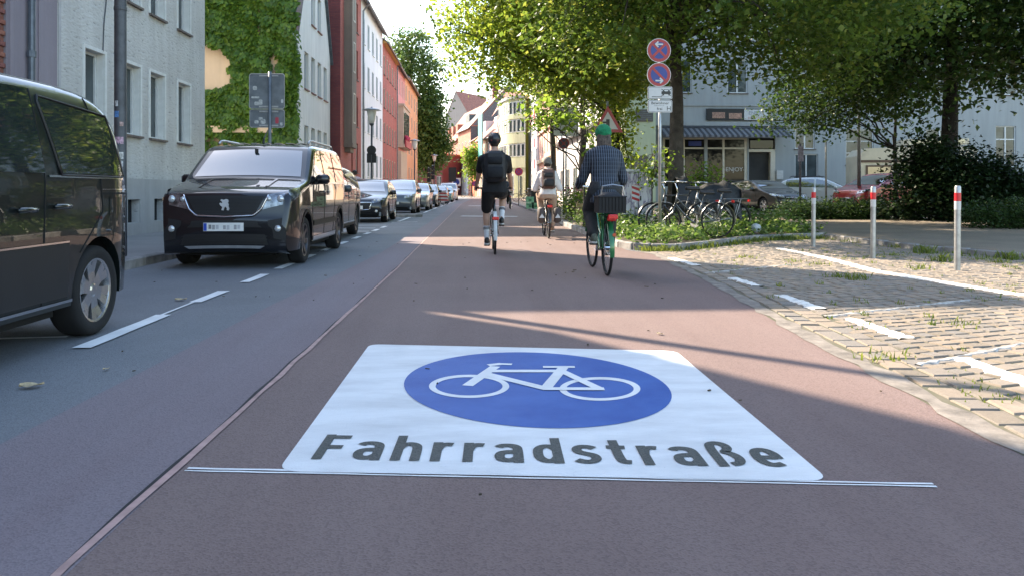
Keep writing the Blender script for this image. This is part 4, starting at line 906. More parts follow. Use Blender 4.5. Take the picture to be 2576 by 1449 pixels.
# low sunlit branch hanging over the road
tree('linden_sapling', 'bright green shoots growing beside the linden trunk behind the parked bicycles', (gx(1765, 21), 21, .1), .03, 1.9, [(gx(1768, 21), 20.9, 1.35, .42, .5, .65, 26)], LIMEL, BARK, 22, .15, .11, limbs=5, fork=.2)
tree('linden_sapling', 'low bright shoots hanging round the utility cabinet and handlebars', (gx(1640, 19), 19, .1), .025, 2.0, [(gx(1645, 18.6), 18.6, 1.6, .5, .4, .45, 15)], LIMEL, BARK, 18, .16, .11, limbs=5, fork=.2)
tree('linden_sapling', 'sunlit big-leaved shoots hanging over the road beside the green-capped rider', (gx(1470, 20.5), 20.5, .1), .035, 3.4, [(gx(1400, 19.5), 19.5, 3.05, .7, .6, .32, 26), (gx(1482, 19.8), 19.8, 2.5, .2, .4, .5, 7), (gx(1345, 19.0), 19.0, 2.75, .3, .3, .2, 5)], LIMEL, BARK, 13, .17, .15, limbs=6, fork=.3)
# street tree on the left, small tree by the bend
tree('street_tree', 'tall dense street tree rising behind the orange corner house', (-8.0, 101, .1), .45, 18,
     [(-8.2, 101, 14, 4.6, 4, 8.5, 420), (-6.8, 100, 7.5, 3.0, 3, 4.8, 200), (-5.4, 100, 10, 1.9, 2.5, 4.5, 120), (-5.2, 100, 6.4, 1.9, 2.5, 2.4, 90)], FARL, BARKD, 34, .62, .42, limbs=8, fork=.3)
tree('street_tree', 'small pale green street tree before the red houses at the bend', (gx(1187, 122), 122, .1), .14, 7, [(gx(1188, 122), 122, 5.6, 1.4, 1.3, 3.3, 90)], LIMEL, BARK, 26, .42, .40, limbs=5)
# bushes and hedge on the square
def bush(name, label, blobs, leafm, per=40, rad=.2, size=.1, cat='bush'):
    t = thing(name, label, cat, (blobs[0][0], blobs[0][1], .1)); O = np.array(t.location)
    cs = np.concatenate([blob_pts(b) for b in blobs]); cs = cs[cs[:, 2] > .08]
    mb = MB()
    for i in rng.choice(len(cs), min(24, len(cs))):
        e = Vector(cs[i]-O); mb.tube([(e.x*.25, e.y*.25, 0), (e.x*.6, e.y*.6, e.z*.6), e], [.018, .012, .005], 4, cap=False)
    mb.build('stem', BARKD, t)
    V, T = clump(cs-O, per, rad, size, .1); kind(obj('foliage', fastmesh('foliage', V, T, leafm), t), 'stuff'); return t
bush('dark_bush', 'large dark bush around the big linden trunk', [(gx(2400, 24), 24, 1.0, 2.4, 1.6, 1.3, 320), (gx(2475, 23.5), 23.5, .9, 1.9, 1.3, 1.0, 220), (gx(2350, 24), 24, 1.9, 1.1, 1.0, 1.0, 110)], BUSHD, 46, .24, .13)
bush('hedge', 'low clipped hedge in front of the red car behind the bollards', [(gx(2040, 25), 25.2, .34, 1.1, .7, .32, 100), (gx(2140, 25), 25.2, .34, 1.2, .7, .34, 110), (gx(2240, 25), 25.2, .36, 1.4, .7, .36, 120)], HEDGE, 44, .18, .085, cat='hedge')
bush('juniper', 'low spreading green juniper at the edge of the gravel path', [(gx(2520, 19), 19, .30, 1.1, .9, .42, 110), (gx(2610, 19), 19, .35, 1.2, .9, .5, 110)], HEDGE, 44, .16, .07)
bush('flower_shrub', 'rambling shrub with pink and white flowers by the far kerb', [(gx(1450, 25), 25, .55, .55, 1.4, .5, 60), (gx(1480, 27), 27.5, .6, .6, 1.4, .5, 50)], LIND, 34, .2, .09)
FLW = mat('pink_petals', (.62, .32, .36), .7, var=.5, scale=9, isl=.3)
mb = MB()
for k in range(70):
    Y = random.uniform(23.6, 28); mb.ell((gx(1447+random.gauss(0, 12), Y), Y, random.uniform(.35, 1.15)), (.05, .05, .035), 6, 4)
mb.build('blossom', FLW, bpy.data.objects['flower_shrub'], loc=tuple(-x for x in bpy.data.objects['flower_shrub'].location))
# ground cover in the planting bed
def inpoly(x, y, P):
    c_ = False
    for (xa, ya), (xb, yb) in zip(P, P[1:]+P[:1]):
        if (ya > y) != (yb > y) and x < (xb-xa)*(y-ya)/(yb-ya)+xa: c_ = not c_
    return c_
cs = []
while len(cs) < 800:
    x, y = random.uniform(2.8, 7.7), random.uniform(13.4, 22)
    if inpoly(x, y, bedpts): cs.append((x, y, .125+random.uniform(0, .12)*(1 if y < 17.6 else 2.6)+.07*max(0, math.sin(x*3+y*2))))
V, T = clump(np.array(cs), 17, .13, .085, .0)
gc = obj('ground_cover', fastmesh('ground_cover', V, T, GCOV)); kind(tag(gc, 'leafy ground cover filling the planting bed under the parked bicycles', 'ground cover'), 'stuff')
# ================= vehicles =================
MIRG = mat('mirror_glass', (.5, .52, .55), .05, 1., var=.02)
DARKPL = mat('dark_trim', (.008, .008, .009), .6, var=.15)
UNDER = mat('underbody_black', (.004, .004, .004), .9, var=.1)
PLATE = mat('plate_white', (.72, .72, .70), .4, var=.05)
EUB = mat('plate_blue', (.02, .07, .42), .4, var=.05)
def resamp(p, t):
    d = [0]
    for a, b in zip(p[:-1], p[1:]): d.append(d[-1]+math.dist(a, b))
    x = t*d[-1]
    for i in range(len(p)-1):
        if x <= d[i+1]+1e-9:
            k = (x-d[i])/max(1e-9, d[i+1]-d[i]); return tuple(p[i][j]+(p[i+1][j]-p[i][j])*k for j in range(2))
    return p[-1]
class Car:
    def __init__(c, name, label, loc, rz, paintm, L_, W_, prof, belt, tk, ax, wr, sill=.27, group=None, bow=.10, bowr=.06, rimm=ALLOY, spokes=5, cat='car', plan=(.17, .65, .12, .5), tyw=.205, rnd=.06):
        c.t = thing(name, label, cat, loc, rz, group); c.L, c.W, c.belt, c.tk, c.ax, c.wr, c.sill = L_, W_, belt, tk, ax, wr, sill
        c.bow, c.bowr, c.plan, c.r, c.crown = bow, bowr, plan, rnd, .025; c.paint = paintm
        c.p = chaikin(prof, 3); c.H = max(z for s, z in c.p)
        k = max(range(len(c.p)), key=lambda i: c.p[i][1]); c.fr = c.p[:k+1]; c.re = c.p[k:]
        c.body(); c.wheels(rimm, spokes, tyw)
    def env(c, s):
        hi = -1; lo = 9
        for (a, za), (b, zb) in zip(c.p[:-1], c.p[1:]):
            if min(a, b)-1e-9 <= s <= max(a, b)+1e-9:
                if abs(b-a) < 1e-9: hi = max(hi, za, zb); lo = min(lo, za, zb)
                else: z = za+(zb-za)*(s-a)/(b-a); hi = max(hi, z); lo = min(lo, z)
        return lo, hi
    def hw(c, s, z, zt=None):
        fa, fl, ra, rl = c.plan
        w = 1-fa*(1-min(max(s, 0)/fl, 1))**2.2-ra*(1-min(max(c.L-s, 0)/rl, 1))**2.2
        if z > c.belt: w *= 1-c.tk*((z-c.belt)/(c.H-c.belt))**1.2
        else: w *= 1-.07*((c.belt-.25-z)/c.belt)**2 if z < c.belt-.25 else 1
        d = (zt if zt is not None else c.env(s)[1])-c.crown-z; x = w*c.W/2
        if d < c.r: x -= c.r-math.sqrt(max(0, c.r**2-(c.r-max(d, 0))**2))
        return x
    def fin(c, x, s, z):
        q = (abs(x)/(c.W/2))**2
        return (x, s+c.bow*q*max(0, 1-s/1.0)-c.bowr*q*max(0, 1-(c.L-s)/.8)-c.L/2, z)
    def zb(c, s):
        lo, hi = c.env(s); z = c.sill if (c.p[0][0] < s < c.p[-1][0]) else lo
        if s < .5: z = max(min(lo, .6), c.sill-.05) if lo < hi-.02 else c.sill-.05
        for a in c.ax:
            Ra = c.wr+.065
            if abs(s-a) < Ra: z = max(z, c.wr+math.sqrt(Ra*Ra-(s-a)**2))
        return min(z, hi-.03)
    def body(c):
        mb = MB(); smin = min(s for s, z in c.p); smax = max(s for s, z in c.p)
        S = sorted(set([smin+(smax-smin)*k/56 for k in range(57)]+[a+(c.wr+.066)*math.cos(math.pi*k/14) for a in c.ax for k in range(15)]+[smin+.02, smin+.05, smax-.02, smax-.05]))
        T = [0, .07, .16, .26, .36, .46, .56, .66, .75, .83, .89, .935, .965, .985, 1]
        for sg in (1, -1):
            rows = []
            for s in S:
                zt = c.env(s)[1]; z0 = c.zb(s); z1 = max(zt-c.crown, z0+.01)
                col = [c.fin(sg*(c.hw(s, z0, zt)-.07), s, z0)]+[c.fin(sg*c.hw(s, z0+(z1-z0)*t, zt), s, z0+(z1-z0)*t) for t in T]
                rows.append(col)
            mb.grid(rows, flip=(sg < 0))
        Fv = [math.sin(math.pi/2*k/7) for k in range(-7, 8)]
        rows = []
        for (s, z) in c.p:
            zt = c.env(min(max(s, smin+1e-4), smax-1e-4))[1]; w = c.hw(s, min(z, zt)-c.crown, zt); rows.append([c.fin(f*w, s, z-c.crown*f*f) for f in Fv])
        mb.grid(rows, flip=True); mb.build('body', c.paint, c.t, 38)
        u = MB().bx(-c.W/2+.30, c.W/2-.30, -c.L/2+.25, c.L/2-.25, .17, .62).bx(-c.W/2+.12, c.W/2-.12, c.ax[0]+c.wr+.1-c.L/2, c.ax[1]-c.wr-.1-c.L/2, .2, c.sill+.06)
        u.build('underbody', UNDER, c.t)
        for a in c.ax:
            n = 12; Ra = c.wr+.07
            for sg in (1, -1):
                m2 = MB()
                rows = [[(sg*xx, a+Ra*math.cos(math.pi*k/n)-c.L/2, c.wr+Ra*math.sin(math.pi*k/n)) for xx in (c.W/2-.075, c.W/2-.34)] for k in range(n+1)]; m2.grid(rows, flip=sg < 0)
                m2.bx(sg*(c.W/2-.36), sg*(c.W/2-.33), a-Ra-c.L/2, a+Ra-c.L/2, .2, c.wr+Ra)
                m2.build('wheel_well', UNDER, c.t)
    def wheels(c, rimm, spokes, tw):
        r = c.wr; ty = MB().lathe([(r*.70, -tw*.42), (r*.80, -tw*.5), (r*.93, -tw*.5), (r*.985, -tw*.40), (r, -tw*.25), (r, tw*.25), (r*.985, tw*.40), (r*.93, tw*.5), (r*.80, tw*.5), (r*.70, tw*.42), (r*.66, 0), (r*.70, -tw*.42)], 32, axis='X', cap=False).mesh('tyre', RUBBER, 50)
        def rim(sg):
            mb = MB().lathe([(r*.71, tw*.44*sg), (r*.66, tw*.42*sg), (r*.63, tw*.2*sg), (r*.60, 0)], 32, axis='X', cap=False)
            mb.lathe([(r*.15, tw*.12*sg), (r*.15, tw*.34*sg), (r*.10, tw*.37*sg)], 12, axis='X')
            for k in range(spokes):
                a = 2*math.pi*k/spokes+.3
                for da in (-.17, .17) if spokes < 7 else (0,):
                    P = []
                    for q, (rr, wd) in enumerate(((r*.12, .05), (r*.40, .042), (r*.66, .048))):
                        aa = a+da*(.5+q*.35); cx_, cy_ = math.cos(aa), math.sin(aa); h = tw*(.34, .33, .40)[q]*sg
                        P += [(h, cx_*rr-cy_*wd*r*2.2, cy_*rr+cx_*wd*r*2.2), (h, cx_*rr+cy_*wd*r*2.2, cy_*rr-cx_*wd*r*2.2)]
                    mb.add(P+[(p[0]-.03*sg, p[1], p[2]) for p in P], [(0, 1, 3, 2), (2, 3, 5, 4), (6, 8, 9, 7), (8, 10, 11, 9), (0, 2, 8, 6), (2, 4, 10, 8), (1, 7, 9, 3), (3, 9, 11, 5)])
            return mb.mesh('wheel', rimm)
        dk = MB().lathe([(r*.6, 0), (r*.6, .01)], 20, axis='X').mesh('brake_disc', UNDER)
        rl = {1: rim(1), -1: rim(-1)}
        for a in c.ax:
            for sg in (1, -1):
                x = sg*(c.W/2-.025-tw/2); o = obj('wheel', rl[sg], c.t, (x, a-c.L/2, r)); o.rotation_euler.x = random.uniform(0, 1); obj('tyre', ty, o); obj('brake_disc', dk, o)
    # --- patches lying on the body ---
    def sidep(c, name, lower, upper, m, off=.005, nu=12, nv=6, sides=(1, -1), parent=None, smooth=True):
        out = []
        for sg in sides:
            rows = []
            for j in range(nv+1):
                row = []
                for i in range(nu+1):
                    a = resamp(lower, i/nu); b = resamp(upper, i/nu); s, z = a[0]+(b[0]-a[0])*j/nv, a[1]+(b[1]-a[1])*j/nv
                    row.append(c.fin(sg*(c.hw(s, z)+off), s, z))
                rows.append(row)
            out.append(MB().grid(rows, flip=sg < 0).build(name, m, parent or c.t, True))
        return out
    def sfront(c, z):
        for (a, za), (b, zb) in zip(c.fr[:-1], c.fr[1:]):
            if za <= z <= zb: return a+(b-a)*(z-za)/max(zb-za, 1e-9)
        return c.fr[0][0] if z < c.fr[0][1] else c.fr[-1][0]
    def srear(c, z):
        for (a, za), (b, zb) in zip(c.re[:-1], c.re[1:]):
            if zb <= z <= za: return a+(b-a)*(z-za)/min(zb-za, -1e-9)
        return c.re[-1][0]
    def frontp(c, name, lower, upper, m, off=.006, nu=14, nv=5, parent=None, rear=False):
        """lower/upper: (fraction of half width, z)"""
        rows = []; sg = 1 if rear else -1
        for j in range(nv+1):
            row = []
            for i in range(nu+1):
                a = resamp(lower, i/nu); b = resamp(upper, i/nu); f, z = a[0]+(b[0]-a[0])*j/nv, a[1]+(b[1]-a[1])*j/nv
                s = c.srear(z) if rear else c.sfront(z); w = c.hw(s, z-c.crown); p = c.fin(f*w, s, z-c.crown*f*f); row.append((p[0], p[1]+sg*off, p[2]+off*.35))
            rows.append(row)
        return MB().grid(rows, flip=rear).build(name, m, parent or c.t, True)
    def topp(c, name, s0, s1, f0, f1, m, off=.006, n=12, parent=None, fc=0.):
        rows = []
        for j in range(n+1):
            s = s0+(s1-s0)*j/n; f_ = f0+(f1-f0)*j/n; z = c.env(s)[1]; w = c.hw(s, z-c.crown, z); d = .01
            za = c.env(s+d)[1]; nz = Vector((-(za-z)/d, 1)).normalized()
            rows.append([(lambda p: (p[0], p[1]+nz.x*off, p[2]+nz.y*off))(c.fin((fc+f)*w, s, z-c.crown*(fc+f)**2)) for f in [f_*k/8 for k in range(-8, 9)]])
        return MB().grid(rows).build(name, m, c.t, True)
    def bar(c, name, pts, r, m, parent=None): return MB().tube([c.fin(*p) for p in pts], r, 6).build(name, m, parent or c.t, True)
    def mirror(c, s, z, m=None):
        for sg in (1, -1):
            x = c.hw(s, z); o = obj('mirror', MB().box((0, 0, 0), (.20, .13, .15), bev=.035).tube([(-.05*sg, .0, -.05), (-.16*sg, .03, -.08)], .022, 6).mesh('mirror', m or c.paint, True), c.t, c.fin(sg*(x+.11), s, z))
            MB().bx(-.08, .08, .067, .072, -.055, .055).build('mirror_glass', MIRG, o)
    def handle(c, s, z, parent=None, sides=(1, -1), m=None):
        for sg in sides:
            p = c.fin(sg*(c.hw(s, z)+.03), s, z); MB().box((0, 0, 0), (.03, .20, .035), bev=.01).build('handle', m or c.paint, parent or c.t, True, p)
    def seam(c, pts, sides=(1, -1)):
        for sg in sides:
            P = [resamp(pts, k/14) for k in range(15)]; c.bar('door_gap', [(sg*(c.hw(s, z)+.0005), s, z) for s, z in P], .005, UNDER)
    def plate(c, z, txt=None, f=0., blur=False, rear=False, wd=.52):
        s = c.sfront(z); y = c.fin(0, s, z)[1]-.03; o = obj('number_plate', MB().bx(-wd/2, wd/2, -.006, .02, -.055, .055).mesh('number_plate', PLATE), c.t, (f, y, z))
        MB().bx(-wd/2+.004, -wd/2+.045, -.008, -.0065, -.05, .05).build('plate_band', EUB, o)
        if txt: textmesh(txt, .10, SIGNK, 'plate_text', o, (.02, -.0085, -.035), (R(90), 0, 0), sx=1.0, bold=.002)
        if blur:
            for k in range(9):
                if k in (3, 6): continue
                MB().bx(-.19+k*.047, -.19+k*.047+.036, -.008, -.0065, -.035+random.uniform(0, .012), .036-random.uniform(0, .015)).build('plate_smudge', mat('plate_grey_%d' % (k % 3), ((.22,)*3, (.35, .35, .36), (.5, .5, .52))[k % 3], .5), o)
        return o
    def headlight(c, lo, up, side=None, m=None):
        for sg in (1, -1):
            h = c.frontp('headlight', [(f*sg, z) for f, z in lo], [(f*sg, z) for f, z in up], m or HLAMP, .008, 8, 4)
            if sg < 0:
                for p in h.data.polygons: p.flip()
            f = (lo[0][0]+lo[-1][0])/2; z = (lo[0][1]+up[-1][1])/2; s = c.sfront(z); w = c.hw(s, z-.03)
            for df, rr in ((.09, .048), (-.10, .036)):
                q = c.fin(sg*(f+df)*w, s, z); MB().ell((0, 0, 0), (rr, .03, rr), 12, 6).build('lamp', WLAMP, h, True, (q[0], q[1]-.006, q[2]))
            if side: c.sidep('headlight_side', side[0], side[1], m or HLAMP, .006, 6, 3, (sg,), h)
def std_glass(c, ws, rear, sidewins, pill=.0):
    c.topp('windscreen', ws[0], ws[1], .93, .90, CARGLASS)
    c.topp('rear_window', rear[0], rear[1], .86, .86, CARGLASS)
    for lo, up in sidewins: c.sidep('side_window', lo, up, CARGLASS, .006)
def std_car(name, label, loc, rz, pm, L_, W_, H_, hood, cowl, wstop, rearw, belt, wr, ax, tk=.22, group=None, rimm=ALLOY, nose=.62, tail=.95, grille=True, rails=False, spokes=5, lightm=None, emblem=None, bootz=None):
    k = H_; bz = bootz or belt+.05
    prof = [(.16, .22), (.05, .27), (0, .45), (.01, nose), (.09, hood), (.30, hood+.07), (cowl, belt+.05), (wstop, k-.07), (wstop+.45, k), (rearw-.9, k-.02), (rearw, k-.10), (L_-.18, bz), (L_-.03, bz-.12), (L_, .55), (L_-.06, .30)]
    c = Car(name, label, loc, rz, pm, L_, W_, prof, belt, tk, ax, wr, group=group, rimm=rimm, spokes=spokes)
    b1 = belt+.03; z1 = k-.15; mid = (ax[0]+ax[1])/2+.05
    std_glass(c, (cowl+.06, wstop-.04), (rearw+.04, L_-.26), [([(cowl+.42, b1), (mid-.04, b1+.02)], [(wstop+.12, z1-.02), (mid-.04, z1+.02)]), ([(mid+.05, b1+.02), (ax[1]+.12, b1+.05)], [(mid+.05, z1+.02), (rearw-.18, z1)])])
    c.mirror(cowl+.42, belt+.06); c.handle(mid-.18, belt-.1); c.handle(ax[1]-.12, belt-.07)
    for q in ([(mid, belt), (mid, c.sill+.03)], [(cowl+.32, belt-.02), (cowl+.28, c.sill+.05)], [(ax[1]+.05, belt), (ax[1]-c.wr-.05, c.wr+.30), (ax[1]-c.wr-.1, c.sill+.1)]): c.seam(q)
    c.headlight([(.62, hood-.12), (.98, hood-.06)], [(.58, hood-.03), (.97, hood+.05)], ([(.10, hood-.05), (.36, hood+.01)], [(.14, hood+.05), (.40, hood+.055)]), lightm)
    if grille:
        c.frontp('grille', [(-.52, .36), (.52, .36)], [(-.56, nose+.02), (.56, nose+.02)], DARKPL, .006)
        c.bar('grille_trim', [(-.5*W_/2*.8, c.sfront(nose+.03)-.012, nose+.03), (0, c.sfront(nose+.03)-.012, nose+.03), (.5*W_/2*.8, c.sfront(nose+.03)-.012, nose+.03)], .012, CHROME)
    c.frontp('lower_intake', [(-.8, .26), (.8, .26)], [(-.75, .33), (.75, .33)], DARKPL, .007)
    c.sidep('sill_trim', [(ax[0]+wr+.1, .27), (ax[1]-wr-.1, .27)], [(ax[0]+wr+.1, .33), (ax[1]-wr-.1, .33)], DARKPL, .004, 8, 1)
    for sg in (1, -1): c.frontp('tail_light', [(.62*sg, bz-.26), (.97*sg, bz-.26)], [(.60*sg, bz-.08), (.96*sg, bz-.10)], REDL, .008, 6, 3, rear=True)
    return c
BLK = paint('black_paint', (.0035, .0035, .006), .3, .25); GRN = paint('dark_green_paint', (.006, .010, .010), .3, .25)
# ---- black van with roof rails ----
prof = [(.22, .20), (.04, .23), (.0, .32), (.0, .50), (.0, .66), (.03, .72), (.05, .85), (.07, .99), (.13, 1.04), (.30, 1.09), (.7, 1.17), (1.0, 1.22), (1.06, 1.25), (1.66, 1.70), (1.80, 1.755), (2.1, 1.80), (3.5, 1.82), (4.18, 1.79), (4.33, 1.25), (4.38, 1.0), (4.41, .6), (4.36, .32)]
v = Car('van', 'black van with chrome-framed grille and silver roof rails parked facing us', (-3.31, 10.42+4.41/2, 0), 0, BLK, 4.41, 1.81, prof, 1.17, .135, (.90, 3.66), .335, .28, rimm=DKALLOY, spokes=7, plan=(.10, .42, .06, .35), rnd=.07, bow=.06, cat='van')
std_glass(v, (1.08, 1.64), (4.22, 4.31), [([(1.30, 1.19), (2.16, 1.19)], [(1.80, 1.64), (2.14, 1.69)]), ([(2.26, 1.19), (3.10, 1.19)], [(2.24, 1.69), (3.08, 1.70)]), ([(3.22, 1.20), (4.12, 1.21)], [(3.20, 1.70), (4.02, 1.68)])])
v.sidep('window_trim', [(1.24, 1.155), (4.15, 1.165)], [(1.24, 1.185), (4.15, 1.195)], CHROME, .004, 20, 1)
v.frontp('grille', [(-.50, .73), (0, .715), (.50, .73)], [(-.66, .98), (.66, .98)], DARKPL, .008)
for k in range(5): v.frontp('grille_bar', [(-.5-.028*k, .755+k*.045), (.5+.028*k, .755+k*.045)], [(-.5-.028*k, .768+k*.045), (.5+.028*k, .768+k*.045)], BLACK, .014, 14, 1)
P = [(-.70, .99), (-.60, .80), (-.48, .715), (0, .70), (.48, .715), (.60, .80), (.70, .99)]
v.bar('grille_frame', [(f*v.hw(v.sfront(z), z-.03), v.sfront(z)-.015, z) for f, z in [resamp(P, k/40) for k in range(41)]], .012, CHROME)
v.headlight([(.64, .80), (.98, .88)], [(.70, 1.0), (.97, 1.07)], ([(.10, .90), (.42, 1.0)], [(.14, 1.06), (.46, 1.09)]))
v.frontp('front_intake', [(-.62, .56), (.62, .56)], [(-.58, .65), (.58, .65)], DARKPL, .008); v.frontp('lower_grille', [(-.72, .33), (.72, .33)], [(-.66, .47), (.66, .47)], DARKPL, .008)
for k in range(3): v.frontp('lower_bar', [(-.7, .36+k*.04), (.7, .36+k*.04)], [(-.7, .372+k*.04), (.7, .372+k*.04)], BLACK, .013, 14, 1)
v.frontp('skid_plate', [(-.58, .275), (.58, .275)], [(-.66, .315), (.66, .315)], mat('satin_silver', (.42, .43, .45), .35, .6), .012, 14, 2)
for sg in (1, -1):
    f = v.frontp('fog_surround', [(sg*.80, .42), (sg*1.0, .40)], [(sg*.76, .66), (sg*1.0, .70)], DARKPL, .007, 6, 4); s = v.sfront(.54); q = v.fin(sg*.88*v.hw(s, .54), s, .54)
    MB().ell((0, 0, 0), (.045, .025, .045), 12, 6).build('fog_lamp', WLAMP, f, True, (q[0], q[1]-.01, q[2]))
    v.bar('roof_rail', [(sg*(v.hw(s, 1.80)-.02), s, z) for s, z in ((1.95, 1.79), (2.05, 1.83), (2.2, 1.845), (3.9, 1.845), (4.0, 1.79))], .02, mat('satin_silver', (.42, .43, .45), .35, .6))
    v.sidep('arch_trim', [(v.ax[0]+.40*math.cos(a), v.wr+.40*math.sin(a)) for a in [math.pi*k/10 for k in range(11)]], [(v.ax[0]+.45*math.cos(a), v.wr+.45*math.sin(a)) for a in [math.pi*k/10 for k in range(11)]], DARKPL, .008, 16, 1, (sg,))
    v.sidep('arch_trim', [(v.ax[1]+.40*math.cos(a), v.wr+.40*math.sin(a)) for a in [math.pi*k/10 for k in range(11)]], [(v.ax[1]+.45*math.cos(a), v.wr+.45*math.sin(a)) for a in [math.pi*k/10 for k in range(11)]], DARKPL, .008, 16, 1, (sg,))
v.sidep('sill_trim', [(1.35, .30), (3.2, .30)], [(1.35, .36), (3.2, .36)], CHROME, .01, 10, 1); v.sidep('side_moulding', [(1.35, .52), (3.2, .52)], [(1.35, .60), (3.2, .60)], DARKPL, .014, 10, 2)
v.mirror(1.52, 1.22); v.handle(2.02, 1.03); v.handle(2.36, 1.03)
for q in ([(2.20, 1.16), (2.20, .35)], [(3.16, 1.16), (3.16, .95), (3.05, .7), (3.0, .35)], [(1.30, 1.15), (1.28, .75), (1.36, .4)]): v.seam(q)
v.plate(.565, blur=True, f=.0)
s = v.sfront(.85); y = v.fin(0, s, .85)[1]-.03
LION = [(-.045, -.075), (-.03, -.03), (-.055, -.01), (-.075, .02), (-.06, .035), (-.03, .02), (-.035, .05), (-.06, .07), (-.045, .085), (-.01, .075), (.02, .09), (.05, .08), (.06, .05), (.045, .035), (.06, .01), (.055, -.02), (.07, -.05), (.06, -.08), (.035, -.075), (.035, -.045), (.01, -.02), (-.005, -.045), (-.015, -.08)]
MB().prism(LION, -.008, .008, lambda a, b, h: (a*.9, y+h, .855+b*.9)).build('emblem', mat('brushed_silver', (.6, .61, .62), .35, .3), v.t)
MB().tube([(.02, -.35, 1.79), (.02, -.32, 1.86), (.02, -.10, 2.02)], [.022, .012, .005], 6).build('antenna', BLACK, v.t)
for k in range(6): MB().bx(-.55+k*.19, -.46+k*.19, .30, 1.5, 1.826, 1.834).build('roof_rib', mat('satin_silver', (.42, .43, .45), .35, .6), v.t)
v.topp('bonnet_crease', .35, .95, .02, .02, BLK, .012, 8, fc=.55); v.topp('bonnet_crease', .35, .95, .02, .02, BLK, .012, 8, fc=-.55)
s0 = MB().box((0, 0, 0), (.05, .02, .06)); s0.build('windscreen_camera', BLACK, v.t, False, (0, v.fin(0, 1.56, 1.62)[1]-.012, 1.655))
# ---- dark green van at the left edge ----
prof = [(.2, .22), (.02, .35), (0, .6), (.1, .95), (.28, 1.03), (.98, 1.20), (1.75, 1.70), (2.2, 1.80), (3.2, 1.82), (3.75, 1.79), (4.00, 1.66), (4.14, 1.20), (4.20, 1.0), (4.24, .55), (4.19, .30)]
c2 = Car('van', 'dark green van with silver alloy wheel, cut off, parked ahead of the black van', (-3.62, 5.78-3.60+4.25/2, 0), 0, GRN, 4.25, 1.80, prof, 1.13, .15, (.88, 3.60), .325, .27, rimm=ALLOY, spokes=6, plan=(.14, .55, .10, .42), rnd=.10, cat='van')
std_glass(c2, (1.05, 1.68), (4.06, 4.12), [([(1.3, 1.15), (2.18, 1.15)], [(1.85, 1.62), (2.16, 1.68)]), ([(2.28, 1.16), (2.86, 1.16)], [(2.26, 1.68), (2.84, 1.70)])])
c2.sidep('side_window', [(3.07, 1.165), (4.00, 1.165)], [(2.93, 1.655), (3.84, 1.60)], CARGLASS, .007)
P = [(3.05, 1.15), (2.91, 1.665), (3.86, 1.615), (4.03, 1.15), (3.05, 1.15)]
for sg in (1, -1): c2.bar('window_seal', [(sg*(c2.hw(s, z)+.004), s, z) for s, z in [resamp(P, k/48) for k in range(49)]], .009, BLACK)
c2.sidep('window_trim', [(2.9, 1.135), (4.0, 1.135)], [(2.9, 1.15), (4.0, 1.15)], CHROME, .008, 14, 1)
c2.sidep('slide_rail', [(3.62, 1.02), (4.12, 1.02)], [(3.62, 1.035), (4.12, 1.035)], UNDER, .004, 10, 1); c2.sidep('rail_trim', [(3.62, 1.055), (4.12, 1.055)], [(3.62, 1.062), (4.12, 1.062)], CHROME, .004, 10, 1)
c2.sidep('side_moulding', [(.2, .70), (3.14, .70)], [(.2, .712), (3.14, .712)], CHROME, .012, 20, 1)
c2.sidep('lower_cladding', [(1.3, .34), (3.15, .34)], [(1.3, .70), (3.15, .70)], mat('dark_green_cladding', (.012, .014, .017), .45, var=.1), .006, 18, 4, )
c2.sidep('sill_trim', [(1.3, .30), (3.2, .30)], [(1.3, .318), (3.2, .318)], CHROME, .012, 12, 1)
c2.handle(2.62, .93); c2.handle(3.02, .945)
for q in ([(2.86, 1.70), (2.86, 1.14), (2.84, .32)], [(3.60, 1.14), (3.64, .9), (3.30, .62)], [(3.58, 1.72), (3.60, 1.64)]): c2.seam(q)
c2.frontp('rear_bumper', [(-.97, .36), (.97, .36)], [(-.97, .55), (.97, .55)], mat('satin_silver', (.42, .43, .45), .35, .6), .03, rear=True)
for sg in (1, -1): c2.frontp('tail_light', [(.84*sg, .75), (1.0*sg, .75)], [(.84*sg, 1.2), (1.0*sg, 1.2)], REDL, .006, 4, 4, rear=True)
c2.mirror(1.5, 1.2); c2.headlight([(.6, .72), (.98, .78)], [(.62, .92), (.97, .98)])
c2.sidep('filler_flap', [(3.75, .86), (3.95, .86)], [(3.75, 1.0), (3.95, 1.0)], GRN, .004, 4, 3)
# ---- the other parked cars on the left ----
DG = paint('dark_grey_green_paint', (.045, .05, .048), .6, .3); GB = paint('blue_grey_paint', (.085, .095, .11), .5, .3); SG = paint('silver_grey_paint', (.20, .205, .21), .7, .32)
NV = paint('blue_black_paint', (.02, .025, .035), .5, .28); WH = paint('white_car_paint', (.55, .56, .56), .1, .3); TL = paint('teal_paint', (.10, .22, .22), .5, .3)
AUD = paint('taupe_grey_paint', (.05, .046, .040), .7, .3); SLV = paint('pale_silver_paint', (.58, .62, .64), .4, .3); RD = paint('red_paint', (.28, .014, .018), .3, .28)
c = std_car('suv', 'dark grey-green car parked close behind the black van', (-3.68, 15.05+2.22, 0), 0, DG, 4.45, 1.83, 1.62, .88, .98, 1.75, 3.85, 1.03, .34, (.90, 3.57), .20, rimm=DKALLOY, spokes=5); c.sidep('sill_chrome', [(1.4, .34), (3.1, .34)], [(1.4, .37), (3.1, .37)], CHROME, .01, 8, 1)
c = std_car('hatchback', 'black hatchback with chrome grille and S VI 208 number plate', (-3.68, 24.95+1.98, 0), 0, BLK, 3.97, 1.74, 1.46, .76, .95, 1.70, 3.3, .92, .31, (.82, 3.36), .22)
